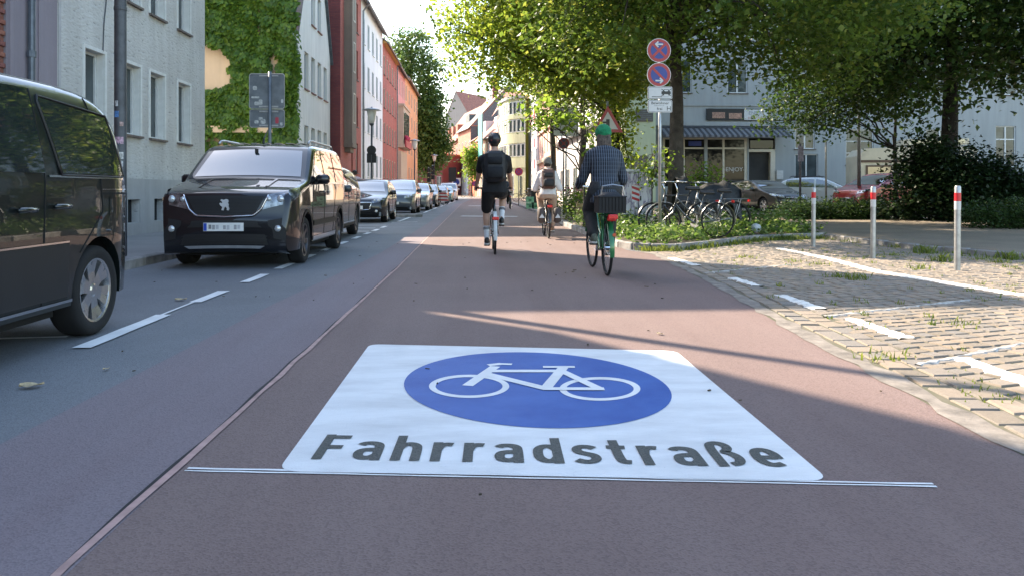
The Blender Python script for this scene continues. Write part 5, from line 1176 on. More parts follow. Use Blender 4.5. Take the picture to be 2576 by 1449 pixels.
c.plate(.50, 'S VI 208', f=-.12); P = [(-.60, .66), (-.5, .44), (0, .41), (.5, .44), (.60, .66), (0, .665), (-.60, .66)]
c.bar('grille_frame', [(f*c.hw(c.sfront(z), z-.03), c.sfront(z)-.015, z) for f, z in [resamp(P, k/40) for k in range(41)]], .014, CHROME)
y = c.fin(0, .2, .8)[1]-.03; MB().prism(LION, -.008, .008, lambda a, b, h: (a*.9, y+h, .78+b*.9)).build('emblem', CHROME, c.t)
for sg in (1, -1): s = c.sfront(.38); q = c.fin(sg*.78*c.hw(s, .38), s, .38); MB().ell((0, 0, 0), (.05, .025, .05), 10, 6).build('fog_lamp', WLAMP, c.t, True, (q[0], q[1]-.012, q[2]))
c = std_car('hatchback', 'blue-grey hatchback with smooth grille-less nose and white plate', (-3.42, 33.55+2.13, 0), 0, GB, 4.26, 1.81, 1.57, .84, .85, 1.80, 3.55, 1.0, .335, (.80, 3.57), .2, grille=False, rimm=DKALLOY, lightm=WLAMP)
c.plate(.50, 'B 500', f=-.05)
c = std_car('estate_car', 'silver grey estate car with round emblem in its black grille', (-3.18, 39.8+2.3, 0), 0, SG, 4.65, 1.82, 1.47, .80, 1.15, 1.9, 3.9, .95, .33, (.85, 3.70), .22, lightm=WLAMP)
MB().lathe([(.07, 0), (.09, .02)], 16, (0, c.fin(0, .02, .55)[1]-.03, .58), 'Y').build('emblem', CHROME, c.t)
std_car('hatchback', 'blue-black hatchback between the silver estate and the striped board', (-3.05, 47.6+2.05, 0), 0, NV, 4.1, 1.76, 1.47, .80, .9, 1.75, 3.4, .95, .32, (.82, 3.40), .22)
std_car('hatchback', 'dark grey hatchback just behind the striped warning board', (-2.85, 59.5+2.05, 0), 0, DG, 4.1, 1.76, 1.47, .80, .9, 1.75, 3.4, .95, .32, (.82, 3.40), .22)
std_car('hatchback', 'teal hatchback in front of the white van at the row end', (-2.65, 68+2.05, 0), 0, TL, 4.1, 1.76, 1.47, .80, .9, 1.75, 3.4, .95, .32, (.82, 3.40), .22)
std_car('minivan', 'white minivan at the far end of the row of parked cars', (-2.55, 78.5+2.3, 0), 0, WH, 4.6, 1.9, 1.85, .95, .9, 1.7, 4.2, 1.12, .34, (.9, 3.75), .15, bootz=1.2)
# ---- cars across the square ----
X, Y = gx(1915, 33.4), 33.4
c = std_car('hatchback', 'taupe grey hatchback with four-ring emblem parked in front of the cafe', (X, Y, .1), R(16), AUD, 4.31, 1.79, 1.43, .76, 1.05, 1.75, 3.55, .93, .32, (.86, 3.47), .22, lightm=WLAMP)
c.plate(.50, 'BE LA 8150', f=.0, wd=.52); y = c.fin(0, .02, .62)[1]-.035
for k in range(4): MB().tube([(-.105+k*.07+.05*math.cos(a), y, .64+.05*math.sin(a)) for a in [2*math.pi*q/16 for q in range(16)]], .007, 5, closed=True).build('emblem_ring', CHROME, c.t)
c = std_car('compact_mpv', 'pale silver car parked between the cafe and the hedge', (gx(2062, 37), 37, .1), R(58), SLV, 4.2, 1.78, 1.62, .92, .85, 1.75, 3.7, 1.05, .32, (.85, 3.45), .18)
for sg in (1, -1): c.bar('roof_rail', [(sg*(c.hw(s, 1.55)-.03), s, z) for s, z in ((1.9, 1.58), (2.0, 1.64), (3.3, 1.64), (3.4, 1.58))], .018, BLACK)
std_car('compact_mpv', 'red car behind the hedge in front of the cream camper', (gx(2225, 30.0), 30.0, .1), R(-68), RD, 4.25, 1.78, 1.66, .95, .80, 1.75, 3.7, 1.08, .32, (.85, 3.45), .18)
# cream camper
cam_t = thing('camper_van', 'cream camper van with brown stripe behind the red car', 'camper van', (gx(2290, 36.5), 36.5, .1), R(-10))
CRM = mat('cream_gelcoat', (.58, .53, .40), .4, var=.1, scale=2, coat=.3); BRN = mat('brown_stripe', (.12, .07, .045), .5)
MB().prism([(-2.7, .5), (2.6, .5), (2.6, 2.85), (1.6, 3.1), (-2.4, 2.95), (-2.7, 2.6)], -1.05, 1.05, lambda a, b, h: (a, h, b)).build('body', CRM, cam_t)
MB().bx(-.4, 2.3, -.9, .9, 3.11, 3.4).build('roof_box', CRM, cam_t); MB().bx(-.1, 2.1, -.93, -.905, 3.17, 3.35).build('roof_window', CARGLASS, cam_t)
MB().bx(-2.68, 2.58, -1.075, -1.055, 2.28, 2.4).build('stripe', BRN, cam_t)
for a, b, z0, z1 in ((-2.4, -1.2, 1.25, 2.15), (-.6, .5, 1.3, 2.15), (1.2, 2.2, 1.3, 2.1)):
    o = MB().bx(a, b, -1.09, -1.055, z0, z1).build('window_frame', BRN, cam_t); MB().bx(a+.08, b-.08, -1.10, -1.091, z0+.08, z1-.08).build('pane', CARGLASS, o)
for a in (-1.8, 1.7):
    o = obj('wheel', MB().lathe([(.18, -.1), (.2, -.11), (.05, -.12)], 16, axis='Y').mesh('wheel', ALLOY), cam_t, (a, -.93, .33)); MB().lathe([(.2, -.1), (.31, -.1), (.33, 0), (.31, .1), (.2, .1)], 20, axis='Y').build('tyre', RUBBER, o, 40)
MB().bx(-2.6, 2.5, -1.0, 1.0, .3, .52).build('chassis', UNDER, cam_t)
# ================= bicycles and people =================
SPOKE = mat('spoke_steel', (.45, .46, .47), .3, .8, .1)
SADDLE = mat('black_saddle', (.02, .02, .021), .5, var=.2)
def arcpts(c, r, a0, a1, n, x=0.): return [(x, c[0]+r*math.cos(a), c[1]+r*math.sin(a)) for a in [a0+(a1-a0)*k/n for k in range(n+1)]]
def bicycle(label, loc, rz, framem, lady=True, fend=None, rack=True, basket=None, steer=0., bar='city', lean=0., chainguard=None, rimm=SPOKE, crank=0., wr=.345, saddle_z=.95, group=None, light=True, fork_m=None):
    """local frame: rear axle over the origin, front towards +y"""
    t = thing('bicycle', label, 'bicycle', loc, rz, group); t.rotation_euler.y = lean
    R0, F0, BB = (0., wr), (1.09, wr), (.45, .29); fm = framem; fend = fend or framem
    HT = (.80, .88); HB = (.86, .64); ST = (.27, saddle_z-.10)
    fr = MB()
    v = lambda p, x=0.: (x, p[0], p[1])
    if lady: fr.tube([v(p) for p in chaikin([(HB[0]-.01, HB[1]+.02), (.66, .44), (BB[0]+.06, BB[1]+.02), BB], 2)], .021, 8); fr.tube([v(p) for p in chaikin([(HT[0]+.02, HT[1]-.10), (.62, .56), (.40, .47)], 2)], .015, 8)
    else: fr.tube([v(HB), v(BB)], .02, 8); fr.tube([v((HT[0]+.01, HT[1]-.06)), v((.29, saddle_z-.16))], .018, 8)
    fr.tube([v(BB), v(ST)], .017, 8); fr.tube([v(HT), v(HB)], .021, 8)
    for x in (-.055, .055): fr.tube([v(BB, x*.5), v(R0, x)], .010, 6); fr.tube([v((ST[0]+.03, ST[1]-.15), x*.4), v(R0, x)], .009, 6)
    fr.build('frame', fm, t, True)
    MB().tube([v(ST), v((ST[0]-.025, saddle_z-.03))], .013, 8).build('seat_post', CHROME, t, True)
    sd = MB(); rows = []
    for k in range(9):
        u = k/8; wd = .085*(1-u)**.8+.022; rows.append([(f*wd, .12-.02+u*.0+(-.13+.27*u), saddle_z+.02-.035*abs(f)**2.2-.01*u-.03*(abs(f) > .95)) for f in (-1, -.7, -.35, 0, .35, .7, 1)])
    sd.grid(rows); so_ = sd.build('saddle', SADDLE, t, True, (0, ST[0]-.14, 0))
    mo = so_.modifiers.new('s', 'SOLIDIFY'); mo.thickness = .05
    def wheel(c, nm, rot=0.):
        e = obj(nm, MB().tube([(0, wr*.925*math.cos(a), wr*.925*math.sin(a)) for a in [2*math.pi*k/40 for k in range(40)]], .010, 5, closed=True).mesh('rim', rimm, True), t, (0, c[0], c[1]))
        e.rotation_euler.z = rot
        MB().tube([(0, (wr-.019)*math.cos(a), (wr-.019)*math.sin(a)) for a in [2*math.pi*k/40 for k in range(40)]], .019, 7, closed=True).build('tyre', RUBBER, e, True)
        sp = MB()
        for k in range(16):
            a = 2*math.pi*k/16; s_ = .03*(-1)**k; b = a+.35*(-1)**(k//2); sp.tube([(s_, .02*math.cos(b), .02*math.sin(b)), (0, wr*.92*math.cos(a), wr*.92*math.sin(a))], .0016, 3, cap=False)
        kind(sp.build('spokes', SPOKE, e), 'stuff'); MB().lathe([(.022, -.045), (.022, .045)], 10, axis='X').build('hub', CHROME, e)
        return e
    wheel(R0, 'rear_wheel'); 
    st = obj('fork', MB().tube([(.0, 0, .04), (0, .01, -.02)], .016, 8).tube([(-.045, .01, -.02), (-.05, .06, -.16), (-.055, F0[0]-HB[0]+.005, wr-HB[1])], .011, 6).tube([(.045, .01, -.02), (.05, .06, -.16), (.055, F0[0]-HB[0]+.005, wr-HB[1])], .011, 6).tube([(-.045, .01, -.02), (.045, .01, -.02)], .013, 6).mesh('fork', fork_m or fm, True), t, (0, HB[0], HB[1])); st.rotation_euler.z = steer
    fw = wheel((0, 0), 'front_wheel'); fw.location = (-math.sin(steer)*(F0[0]-HB[0]), HB[0]+math.cos(steer)*(F0[0]-HB[0]), wr); fw.rotation_euler.z = steer
    hb = [(.29, -.22, .0), (.27, -.05, .02), (.14, .06, .03), (0, .07, .0)] if bar == 'city' else [(.31, -.05, .01), (.15, 0, .01), (0, .01, 0)]
    hbp = chaikin(hb+[(-x, y, z) for x, y, z in hb[::-1][1:]], 2)
    h = obj('handlebar', MB().tube(hbp, .011, 7).tube([(0, .05, -.01), (0, 0, -.20)], .014, 7).mesh('handlebar', CHROME if bar == 'city' else BLACK, True), t, (0, HT[0], 1.08)); h.rotation_euler.z = steer
    for sg in (1, -1): MB().tube([(sg*hb[0][0], hb[0][1]-.02, hb[0][2]), (sg*(hb[0][0]*.97), hb[0][1]+.11, hb[0][2]+.004)] if bar == 'city' else [(sg*.31, -.05, .01), (sg*.2, -.02, .01)], .016, 8).build('grip', BLACK, h, True)
    for nm, c, a0, a1, par in (('rear_mudguard', R0, R(15), R(195), t),):
        rows = [[(x, c[0]+(wr+.022-.006*abs(x)/.025)*math.cos(a), c[1]+(wr+.022-.006*abs(x)/.025)*math.sin(a)) for x in (-.028, -.015, 0, .015, .028)] for a in [a0+(a1-a0)*k/18 for k in range(19)]]
        MB().grid(rows).build(nm, fend, t, True)
    rows = [[(x, (wr+.022-.006*abs(x)/.025)*math.cos(a), (wr+.022-.006*abs(x)/.025)*math.sin(a)) for x in (-.028, 0, .028)] for a in [R(20)+R(160)*k/16 for k in range(17)]]
    MB().grid(rows).build('front_mudguard', fend, fw, True)
    ck = MB(); cr = .17; dy, dz = math.sin(crank)*cr, -math.cos(crank)*cr
    ck.tube([(-.075, BB[0]-dy, BB[1]-dz), (-.06, *BB)], .011, 6).tube([(.075, BB[0]+dy, BB[1]+dz), (.06, *BB)], .011, 6).tube([(-.06, *BB), (.06, *BB)], .016, 8); ck.lathe([(.09, .045), (.09, .05)], 20, (0, *BB), 'X')
    k_ = ck.build('crank', CHROME, t, 40)
    for sg in (1, -1): MB().box((sg*.125, BB[0]+sg*dy, BB[1]+sg*dz), (.09, .09, .022), bev=.005).build('pedal', BLACK, k_)
    if chainguard: MB().prism([(-.06, .30), (.10, .42), (.5, .37), (.54, .25), (.10, .27)], .05, .066, lambda a, b, hh: (hh, a, b)).build('chain_guard', chainguard, t)
    if rack:
        rk = MB(); zz = wr*2+.06
        for x in (-.06, .06): rk.tube([(x, .22, zz), (x, -.28, zz)], .007, 5); rk.tube([(x, -.12, zz), (x*.9, 0, wr)], .006, 5)
        for y_ in (.2, .04, -.12, -.28): rk.tube([(-.06, y_, zz), (.06, y_, zz)], .006, 5)
        rk.build('rack', fm if rack is True else rack, t)
    if light: MB().box((0, -wr-.02 if not rack else -.31, wr*1.75 if not rack else wr*2+.02), (.11, .035, .055), bev=.012).build('rear_light', REDL, t)
    return t
def limb(mb, pts, rs, n=12):
    P = [Vector(p) for p in pts]; mb.tube(P, rs, n)
    mb.ell(P[0], (rs[0],)*3, 10, 7); mb.ell(P[-1], (rs[-1],)*3, 10, 7)
    for p, r in zip(P[1:-1], rs[1:-1]): mb.ell(p, (r,)*3, 10, 7)
def loft(mb, secs, n=18):
    """secs: (center, rx, ry) ellipses stacked along the torso"""
    o = len(mb.v); C = [Vector(s[0]) for s in secs]
    for i, (c, rx, ry) in enumerate(secs):
        d = (C[min(i+1, len(C)-1)]-C[max(i-1, 0)]).normalized(); X = Vector((1, 0, 0)); Yv = d.cross(X).normalized()
        for k in range(n): a = 2*math.pi*k/n; mb.v.append(tuple(C[i]+X*rx*math.cos(a)*abs(math.cos(a))**-.15 + Yv*ry*math.sin(a)) if abs(math.cos(a)) > 1e-3 else tuple(C[i]+Yv*ry*math.sin(a)))
    for i in range(len(secs)-1):
        for k in range(n): mb.f.append((o+i*n+k, o+i*n+(k+1) % n, o+(i+1)*n+(k+1) % n, o+(i+1)*n+k))
    mb.f.append(tuple(o+k for k in range(n-1, -1, -1))); mb.f.append(tuple(o+(len(secs)-1)*n+k for k in range(n)))
def fuse(mb, name, m, parent, vox=.014, smooth=6, loc=None):
    me = bpy.data.meshes.new(name); me.from_pydata(mb.v, [], mb.f); bm = bmesh.new(); bm.from_mesh(me); bmesh.ops.recalc_face_normals(bm, faces=bm.faces); bm.to_mesh(me); bm.free()
    o = bpy.data.objects.new(name, me); COL.objects.link(o)
    r = o.modifiers.new('r', 'REMESH'); r.mode = 'VOXEL'; r.voxel_size = vox
    s = o.modifiers.new('s', 'SMOOTH'); s.factor = .5; s.iterations = smooth
    me2 = bpy.data.meshes.new_from_object(o.evaluated_get(bpy.context.evaluated_depsgraph_get())); bpy.data.objects.remove(o); bpy.data.meshes.remove(me)
    me2.materials.clear(); me2.materials.append(m); me2.shade_smooth()
    return obj(name, me2, parent, loc)
def hand(mb, wrist, fwd, side, curl=1.):
    """palm and five bent fingers; fwd = direction of the forearm, side = thumb side"""
    w_ = Vector(wrist); f = Vector(fwd).normalized(); s = Vector(side).normalized(); d = f.cross(s).normalized()
    if d.z > 0: d = -d
    pc = w_+f*.05; mb.ell(pc, (.035, .045, .02), 10, 7, Matrix((s, f, d)).transposed())
    for k, ln in enumerate((.070, .080, .076, .060)):
        b = w_+f*.085+s*(.027-.018*k); p1 = b+f*ln*.40+d*ln*.12*curl; p2 = p1+f*ln*.10*(2-curl)+d*ln*.38*curl; p3 = p2-f*ln*.15*curl+d*ln*.25
        mb.tube([b-f*.02, b, p1, p2, p3], [.009, .0095, .009, .008, .007], 6)
    b = w_+f*.03+s*.03; mb.tube([b-s*.012, b+s*.012+f*.02, b+s*.010+f*.045+d*.02], [.011, .010, .008], 6)
SKIN = mat('skin', (.46, .27, .19), .55, var=.1, scale=9)
def skel(p):
    """p: pose dict in local coordinates"""
    return {k: Vector(v) for k, v in p.items()}
def body_mesh(J, sc_=1., hairy=None):
    mb = MB()
    loft(mb, [(J['pelvis']+Vector((0, 0, -.06)), .13, .10), (J['pelvis'], .165*sc_, .125), (J['waist'], .145*sc_, .105), (J['chest'], .175*sc_, .125), (J['upper'], .16*sc_, .10), (J['neck'], .07, .065)])
    mb.tube([J['upper'], J['neck'], J['head']], [.075, .058, .055], 12)
    hd = J['head']; mb.ell(hd, (.076, .096, .115), 16, 11); mb.ell(hd+Vector((0, .035, -.055)), (.055, .06, .06), 12, 8)
    if 'face' in J: fc = (J['face']).normalized()
    else: fc = Vector((0, 1, 0))
    mb.ell(hd+fc*.10+Vector((0, 0, -.012)), (.014, .02, .02), 8, 6)
    sd = fc.cross(Vector((0, 0, 1)))
    for sg in (1, -1): mb.ell(hd+sd*sg*.078+Vector((0, -.008, -.01)), (.012, .022, .033), 8, 6)
    for s in 'lr':
        limb(mb, [J['sh'+s], J['el'+s]], [.058*sc_, .046]); limb(mb, [J['el'+s], J['ha'+s]], [.046, .029])
        f = (J['ha'+s]-J['el'+s]).normalized(); sg = 1 if s == 'r' else -1
        hand(mb, J['ha'+s], (f+Vector((0, .4, 0))).normalized(), (-sg, 0, .2))
        limb(mb, [J['hip'+s], J['kn'+s]], [.092*sc_, .062]); kn, an = J['kn'+s], J['an'+s]; m_ = kn.lerp(an, .3)+Vector((0, -.018, 0))
        limb(mb, [kn, m_, kn.lerp(an, .62), an], [.060, .060, .043, .036]); mb.ell(an+Vector((0, .05, -.035)), (.04, .11, .035), 10, 6)
    return mb
def sleeve(mb, J, s, k, add, end=1.):
    e = J['el'+s]
    limb(mb, [J['sh'+s], J['sh'+s].lerp(e, min(k, 1))], [.060+add, .052+add])
    if k > 1: limb(mb, [e, e.lerp(J['ha'+s], k-1)], [.053+add, .038+add])
def shirt(J, k, add=.012, hem=.06, sc_=1.):
    mb = MB(); loft(mb, [(J['pelvis']+Vector((0, -.02, -hem)), .175*sc_+add, .13+add), (J['pelvis']+Vector((0, -.005, .02)), .17*sc_+add, .13+add), (J['waist'], .152*sc_+add, .11+add), (J['chest'], .182*sc_+add, .13+add), (J['upper'], .165*sc_+add, .105+add), (J['upper'].lerp(J['neck'], .75), .085, .08)])
    for s in 'lr': sleeve(mb, J, s, k, add); mb.tube([J['neck']+Vector((0, 0, -.03)), J['upper'].lerp(J['sh'+s], .5)+Vector((0, 0, .035)), J['sh'+s]], [.055, .062, .062+add], 12)
    return mb
def trousers(J, k, add=.012, sc_=1.):
    mb = MB(); loft(mb, [(J['pelvis']+Vector((0, 0, -.10)), .13*sc_, .105), (J['pelvis'], .175*sc_+add, .135+add), (J['pelvis'].lerp(J['waist'], .6), .158*sc_+add, .115+add)])
    for s in 'lr':
        a, b, c = J['hip'+s], J['kn'+s], J['an'+s]
        if k <= 1: limb(mb, [a, a.lerp(b, k)], [.10*sc_+add, .078+add])
        else: limb(mb, [a, b], [.10*sc_+add, .072+add]); limb(mb, [b, b.lerp(c, k-1)], [.070+add, .052+add])
    return mb
def shoes(J, m, parent, sole=None):
    for s in 'lr':
        a = J['an'+s]; mb = MB(); mb.ell(a+Vector((0, .05, -.040)), (.048, .135, .042), 12, 8); mb.ell(a+Vector((0, -.02, -.015)), (.045, .055, .055), 10, 7)
        o = fuse(mb, 'shoe', m, parent, .012, 3)
        MB().prism([(a.x+.045*math.cos(t)*(1-.1*math.sin(t)), a.y+.05+.138*math.sin(t)) for t in [2*math.pi*k/16 for k in range(16)]], a.z-.088, a.z-.066).build('sole', sole or mat('shoe_sole', (.55, .55, .53), .7), o)
def ride_pose(sc_=1., crank=0., sad=(.13, .97), bar=(.27, .66, 1.08), lean=.16, wide=1., drop=0.):
    hip = Vector((0, sad[0]+.02, sad[1]+.07)); J = {'pelvis': hip}
    d = Vector((0, lean, .98)).normalized(); J['waist'] = hip+d*.17*sc_; J['chest'] = hip+d*.36*sc_; J['upper'] = hip+d*.50*sc_+Vector((0, .01, 0)); J['neck'] = hip+d*.595*sc_+Vector((0, .03, 0)); J['head'] = J['neck']+Vector((0, .035, .135))*sc_
    BBp = (.45, .29); cr = .17
    for s, sg in (('l', -1), ('r', 1)):
        J['sh'+s] = J['upper']+Vector((sg*.168*sc_*wide, 0, -.045)); J['ha'+s] = Vector((sg*bar[0], bar[1]-.06, bar[2]+.035))
        a, b = J['sh'+s], J['ha'+s]; m_ = (a+b)/2; ln = (b-a).length; ua = .30*sc_; off = math.sqrt(max(.001, ua*ua-(ln/2)**2)) if ln < 2*ua else .02
        J['el'+s] = m_+Vector((sg*.30, -.45, -.85)).normalized()*off
        J['hip'+s] = hip+Vector((sg*.095, 0, -.02)); py = BBp[0]+sg*math.sin(crank)*cr; pz = BBp[1]-sg*math.cos(crank)*cr
        J['an'+s] = Vector((sg*.125, py-.06, pz+.105)); a, b = J['hip'+s], J['an'+s]; ln = (b-a).length; th = .44*sc_; sh = .44*sc_; m_ = (a+b)/2; off = math.sqrt(max(.0004, th*th-(ln/2)**2)); dd = (b-a).normalized(); pf = Vector((sg*.12, 1, 0)); pf = (pf-dd*pf.dot(dd)).normalized(); J['kn'+s] = m_+pf*off
    return J
def at_bike(loc, rz=0): return Vector(loc)
# ---- rider in black on a black bicycle ----
BK = mat('black_frame_paint', (.015, .016, .018), .3, .2, .1, coat=.6); GREENF = paint('green_frame_paint', (.02, .16, .055), .3, .3); TARP = mat('black_tarpaulin', (.014, .016, .018), .55, var=.3, scale=3, bump=.5, bscale=6, bdist=.05)
NAVY = mat('black_cotton', (.006, .0065, .009), .85, var=.3, scale=6, bump=.5, bscale=14, bdist=.02); NAVY2 = mat('charcoal_nylon', (.010, .011, .015), .6, var=.3, scale=8, bump=.3, bscale=30)
def person(label, J, loc, rz, sk=SKIN, sc_=1.):
    p = fuse(body_mesh(J, sc_), 'person', sk, None, .0125, 4, loc); p.rotation_euler.z = rz; return tag(p, label, 'person')
L1 = (*at(1245, 641), 0); cr1 = R(5)
bicycle('black bicycle with white rear mudguard ridden by the person in black', L1, 0, BK, lady=False, fend=mat('white_mudguard', (.6, .62, .62), .35), rack=False, crank=cr1+math.pi, saddle_z=.99, bar='flat')
J1 = ride_pose(1.09, cr1+math.pi, (.13, 1.0), (.30, .78, 1.10), .10, 1.12)
for s in 'lr': pass
p1 = person('cyclist in black T-shirt, shorts and helmet with white striped socks', J1, L1, 0, sc_=1.12)
fuse(shirt(J1, .72, .018, .08, 1.14), 'shirt', NAVY, p1, .014, 4); fuse(trousers(J1, .86, .018, 1.12), 'shorts', NAVY, p1, .014, 4)
shoes(J1, BLACK, p1)
SOCK = mat('white_sock', (.66, .67, .70), .9, var=.1)
for s in 'lr':
    a, b = J1['an'+s], J1['kn'+s]; mb = MB(); limb(mb, [a+Vector((0, 0, -.03)), a.lerp(b, .2), a.lerp(b, .44)], [.043, .046, .054]); o = fuse(mb, 'sock', SOCK, p1, .010, 2)
    for k in range(3):
        c_ = a.lerp(b, .34+.035*k); d = (b-a).normalized(); MB().tube([c_, c_+d*.010], .0555, 16).build('sock_stripe', mat('navy_stripe', (.03, .035, .06), .9), o)
hd = J1['head']; hm = MB(); hm.ell(hd+Vector((0, -.01, .045)), (.112, .145, .118), 20, 12)
h_ = fuse(hm, 'helmet', mat('matte_black_helmet', (.02, .021, .024), .35, var=.1), p1, .010, 2)
MB().box(hd+Vector((0, -.128, .02)), (.13, .02, .022), bev=.006).build('helmet_band', mat('dark_red_band', (.18, .01, .02), .4), h_)
for k in range(4): MB().tube([hd+Vector((-.06+.04*k, -.08, .135)), hd+Vector((-.06+.04*k, .06, .15))], .009, 5).build('helmet_vent', UNDER, h_)
hr = MB(); hr.ell(hd+Vector((0, -.022, -.02)), (.079, .085, .085), 14, 9); fuse(hr, 'hair', mat('dark_brown_hair', (.03, .02, .014), .7, var=.3, scale=30), p1, .01, 2)
def backpack(label, J, loc, w_, h_, d_, m, strap, top='upper', off=0., kindn='backpack'):
    a, b = J[top], J['waist']; ax = (a-b).normalized(); c_ = (a+b)/2+Vector((0, 0, off)); t = thing(kindn, label, 'backpack', loc)
    nrm = Vector((0, -1, 0)); nrm = (nrm-ax*nrm.dot(ax)).normalized(); M = Matrix((Vector((1, 0, 0)), -nrm, ax)).transposed()
    mb = MB().box((0, 0, 0), (w_, d_, h_), bev=.05); vv = [M @ Vector(p)+c_+nrm*(.14+d_/2) for p in mb.v]; q = MB().add(vv, mb.f); o = fuse(q, 'bag', m, t, .014, 3)
    mb = MB().box((0, 0, 0), (w_*.78, .06, h_*.36), bev=.02); q = MB().add([M @ (Vector(p)+Vector((0, -d_/2-.02, -h_*.22)))+c_+nrm*(.14+d_/2) for p in mb.v], mb.f); q.build('pocket', strap, t, True)
    mb = MB().box((0, 0, 0), (w_*.70, .04, h_*.22), bev=.015); q = MB().add([M @ (Vector(p)+Vector((0, -d_/2-.01, h_*.16)))+c_+nrm*(.14+d_/2) for p in mb.v], mb.f); q.build('pocket', strap, t, True)
    for sg in (1, -1): MB().tube([c_+nrm*.15+ax*h_*.46+Vector((sg*.08, 0, 0)), a+Vector((sg*.12, -.02, .09)), a+Vector((sg*.13, .12, .02)), a+Vector((sg*.15, .13, -.15)), b+Vector((sg*.17, .02, .02)), c_+nrm*.15-ax*h_*.42+Vector((sg*.13, 0, 0))], .016, 6).build('strap', strap, t, True)
    return t
backpack('large black backpack worn by the cyclist in black', J1, L1, .34, .52, .17, NAVY2, NAVY, off=-.02)
# ---- rider in checked shirt with green cap ----
L2 = (*at(1527, 694), 0); cr2 = R(62)-math.pi
def plaid():
    m, t, b = nodes_of('checked_shirt'); s = t.nodes.new('ShaderNodeSeparateXYZ'); L(t, texco(t), s.inputs[0])
    def stripes(o, f, w0, ph=0.):
        a = t.nodes.new('ShaderNodeMath'); a.operation = 'MULTIPLY_ADD'; L(t, o, a.inputs[0]); a.inputs[1].default_value = f; a.inputs[2].default_value = ph
        fr = t.nodes.new('ShaderNodeMath'); fr.operation = 'FRACT'; L(t, a.outputs[0], fr.inputs[0]); return ramp(t, fr.outputs[0], [(0, (0, 0, 0)), (w0*.4, (1, 1, 1)), (w0, (1, 1, 1)), (w0*1.35, (0, 0, 0))])
    c = mixc(t, stripes(s.outputs[0], 36, .24), (.012, .017, .028), (.11, .14, .19)); c = mixc(t, mixc(t, 1, stripes(s.outputs[2], 20, .12), (.35, .35, .35), 'MULTIPLY'), c, (.16, .19, .24))
    L(t, c, b.inputs['Base Color']); b.inputs['Roughness'].default_value = .9; bumpn(t, noise(t, texco(t), 9, 4), .7, .03, b); return m
PLAID = plaid()
b2 = bicycle('green city bicycle with dark rear basket ridden by the green-capped man', L2, R(.2), GREENF, lady=True, crank=cr2+math.pi, saddle_z=.98, chainguard=GREENF, steer=R(3), rack=True)
bk = MB(); zz = .80
for (x0, x1, y0, y1, z0, z1) in ((-.165, .165, -.36, -.34, zz, zz+.17), (-.165, .165, -.06, -.04, zz, zz+.17), (-.165, -.145, -.34, -.06, zz, zz+.17), (.145, .165, -.34, -.06, zz, zz+.17), (-.165, .165, -.36, -.04, zz-.02, zz)): bk.bx(x0, x1, y0, y1, z0, z1)
kbo = bk.build('basket', mat('dark_wire_basket', (.008, .009, .012), .6, .3, .2), b2)
MB().tube([(-.17, -.36, zz+.175), (.17, -.36, zz+.175), (.17, -.04, zz+.175), (-.17, -.04, zz+.175)], .010, 6, closed=True).build('basket_rim', BLACK, kbo)
for k in range(9): MB().tube([(-.16+k*.04, -.365, zz), (-.16+k*.04, -.365, zz+.17)], .004, 4).build('basket_wire', BLACK, kbo)
MB().tube([(-.14, -.36, zz+.2), (-.12, -.37, zz+.30), (0, -.37, zz+.32), (.12, -.37, zz+.30), (.14, -.36, zz+.2)], .009, 6).build('basket_handle', SPOKE, kbo)
MB().box((0, -.2, zz+.13), (.28, .27, .20), bev=.05).build('basket_load', NAVY2, kbo, True)
MB().box((.0, -.385, .735), (.12, .04, .06), bev=.012).build('reflector', REDL, b2); MB().lathe([(.022, 0), (.022, .01)], 12, (.03, -.335, .52), 'Y').build('reflector', mat('orange_reflector', (.55, .08, .03), .3), b2)
J2 = ride_pose(.965, cr2+math.pi, (.13, .99), (.28, .60, 1.08), .12, 1.0)
J2['head'].z -= .028
p2 = person('cyclist in blue checked shirt and dark trousers wearing a green knitted cap', J2, L2, R(.2), sc_=1.06)
fuse(shirt(J2, 1.86, .016, .17, 1.0), 'shirt', PLAID, p2, .014, 4); fuse(trousers(J2, 1.88, .022, 1.06), 'trousers', mat('dark_trousers', (.018, .022, .026), .7, var=.3, scale=5, bump=.6, bscale=9, bdist=.04), p2, .014, 4)
shoes(J2, mat('grey_green_shoe', (.12, .14, .11), .8, var=.4, scale=20), p2)
hd = J2['head']; mb = MB(); mb.ell(hd+Vector((0, -.012, .055)), (.107, .122, .108), 18, 11); fuse(mb, 'cap', mat('green_knit', (.012, .20, .085), .95, var=.25, scale=25, bump=.8, bscale=70), p2, .010, 2)
mb = MB(); mb.ell(hd+Vector((0, -.025, -.015)), (.092, .09, .10), 14, 9)
loft(mb, [(hd+Vector((0, -.06, .03)), .085, .055), (hd+Vector((0, -.08, -.08)), .095, .055), (hd+Vector((0, -.095, -.17)), .088, .04), (hd+Vector((0, -.105, -.25)), .065, .028), (hd+Vector((0, -.11, -.31)), .03, .015)])
fuse(mb, 'hair', mat('long_grey_brown_hair', (.10, .075, .06), .8, var=.5, scale=40, bump=.6, bscale=60), p2, .010, 3)
MB().tube([J2['upper']+Vector((.08*math.cos(a), .02+.075*math.sin(a), .075+.0*a)) for a in [2*math.pi*k/16 for k in range(16)]], .018, 6, closed=True).build('collar', PLAID, p2, True)
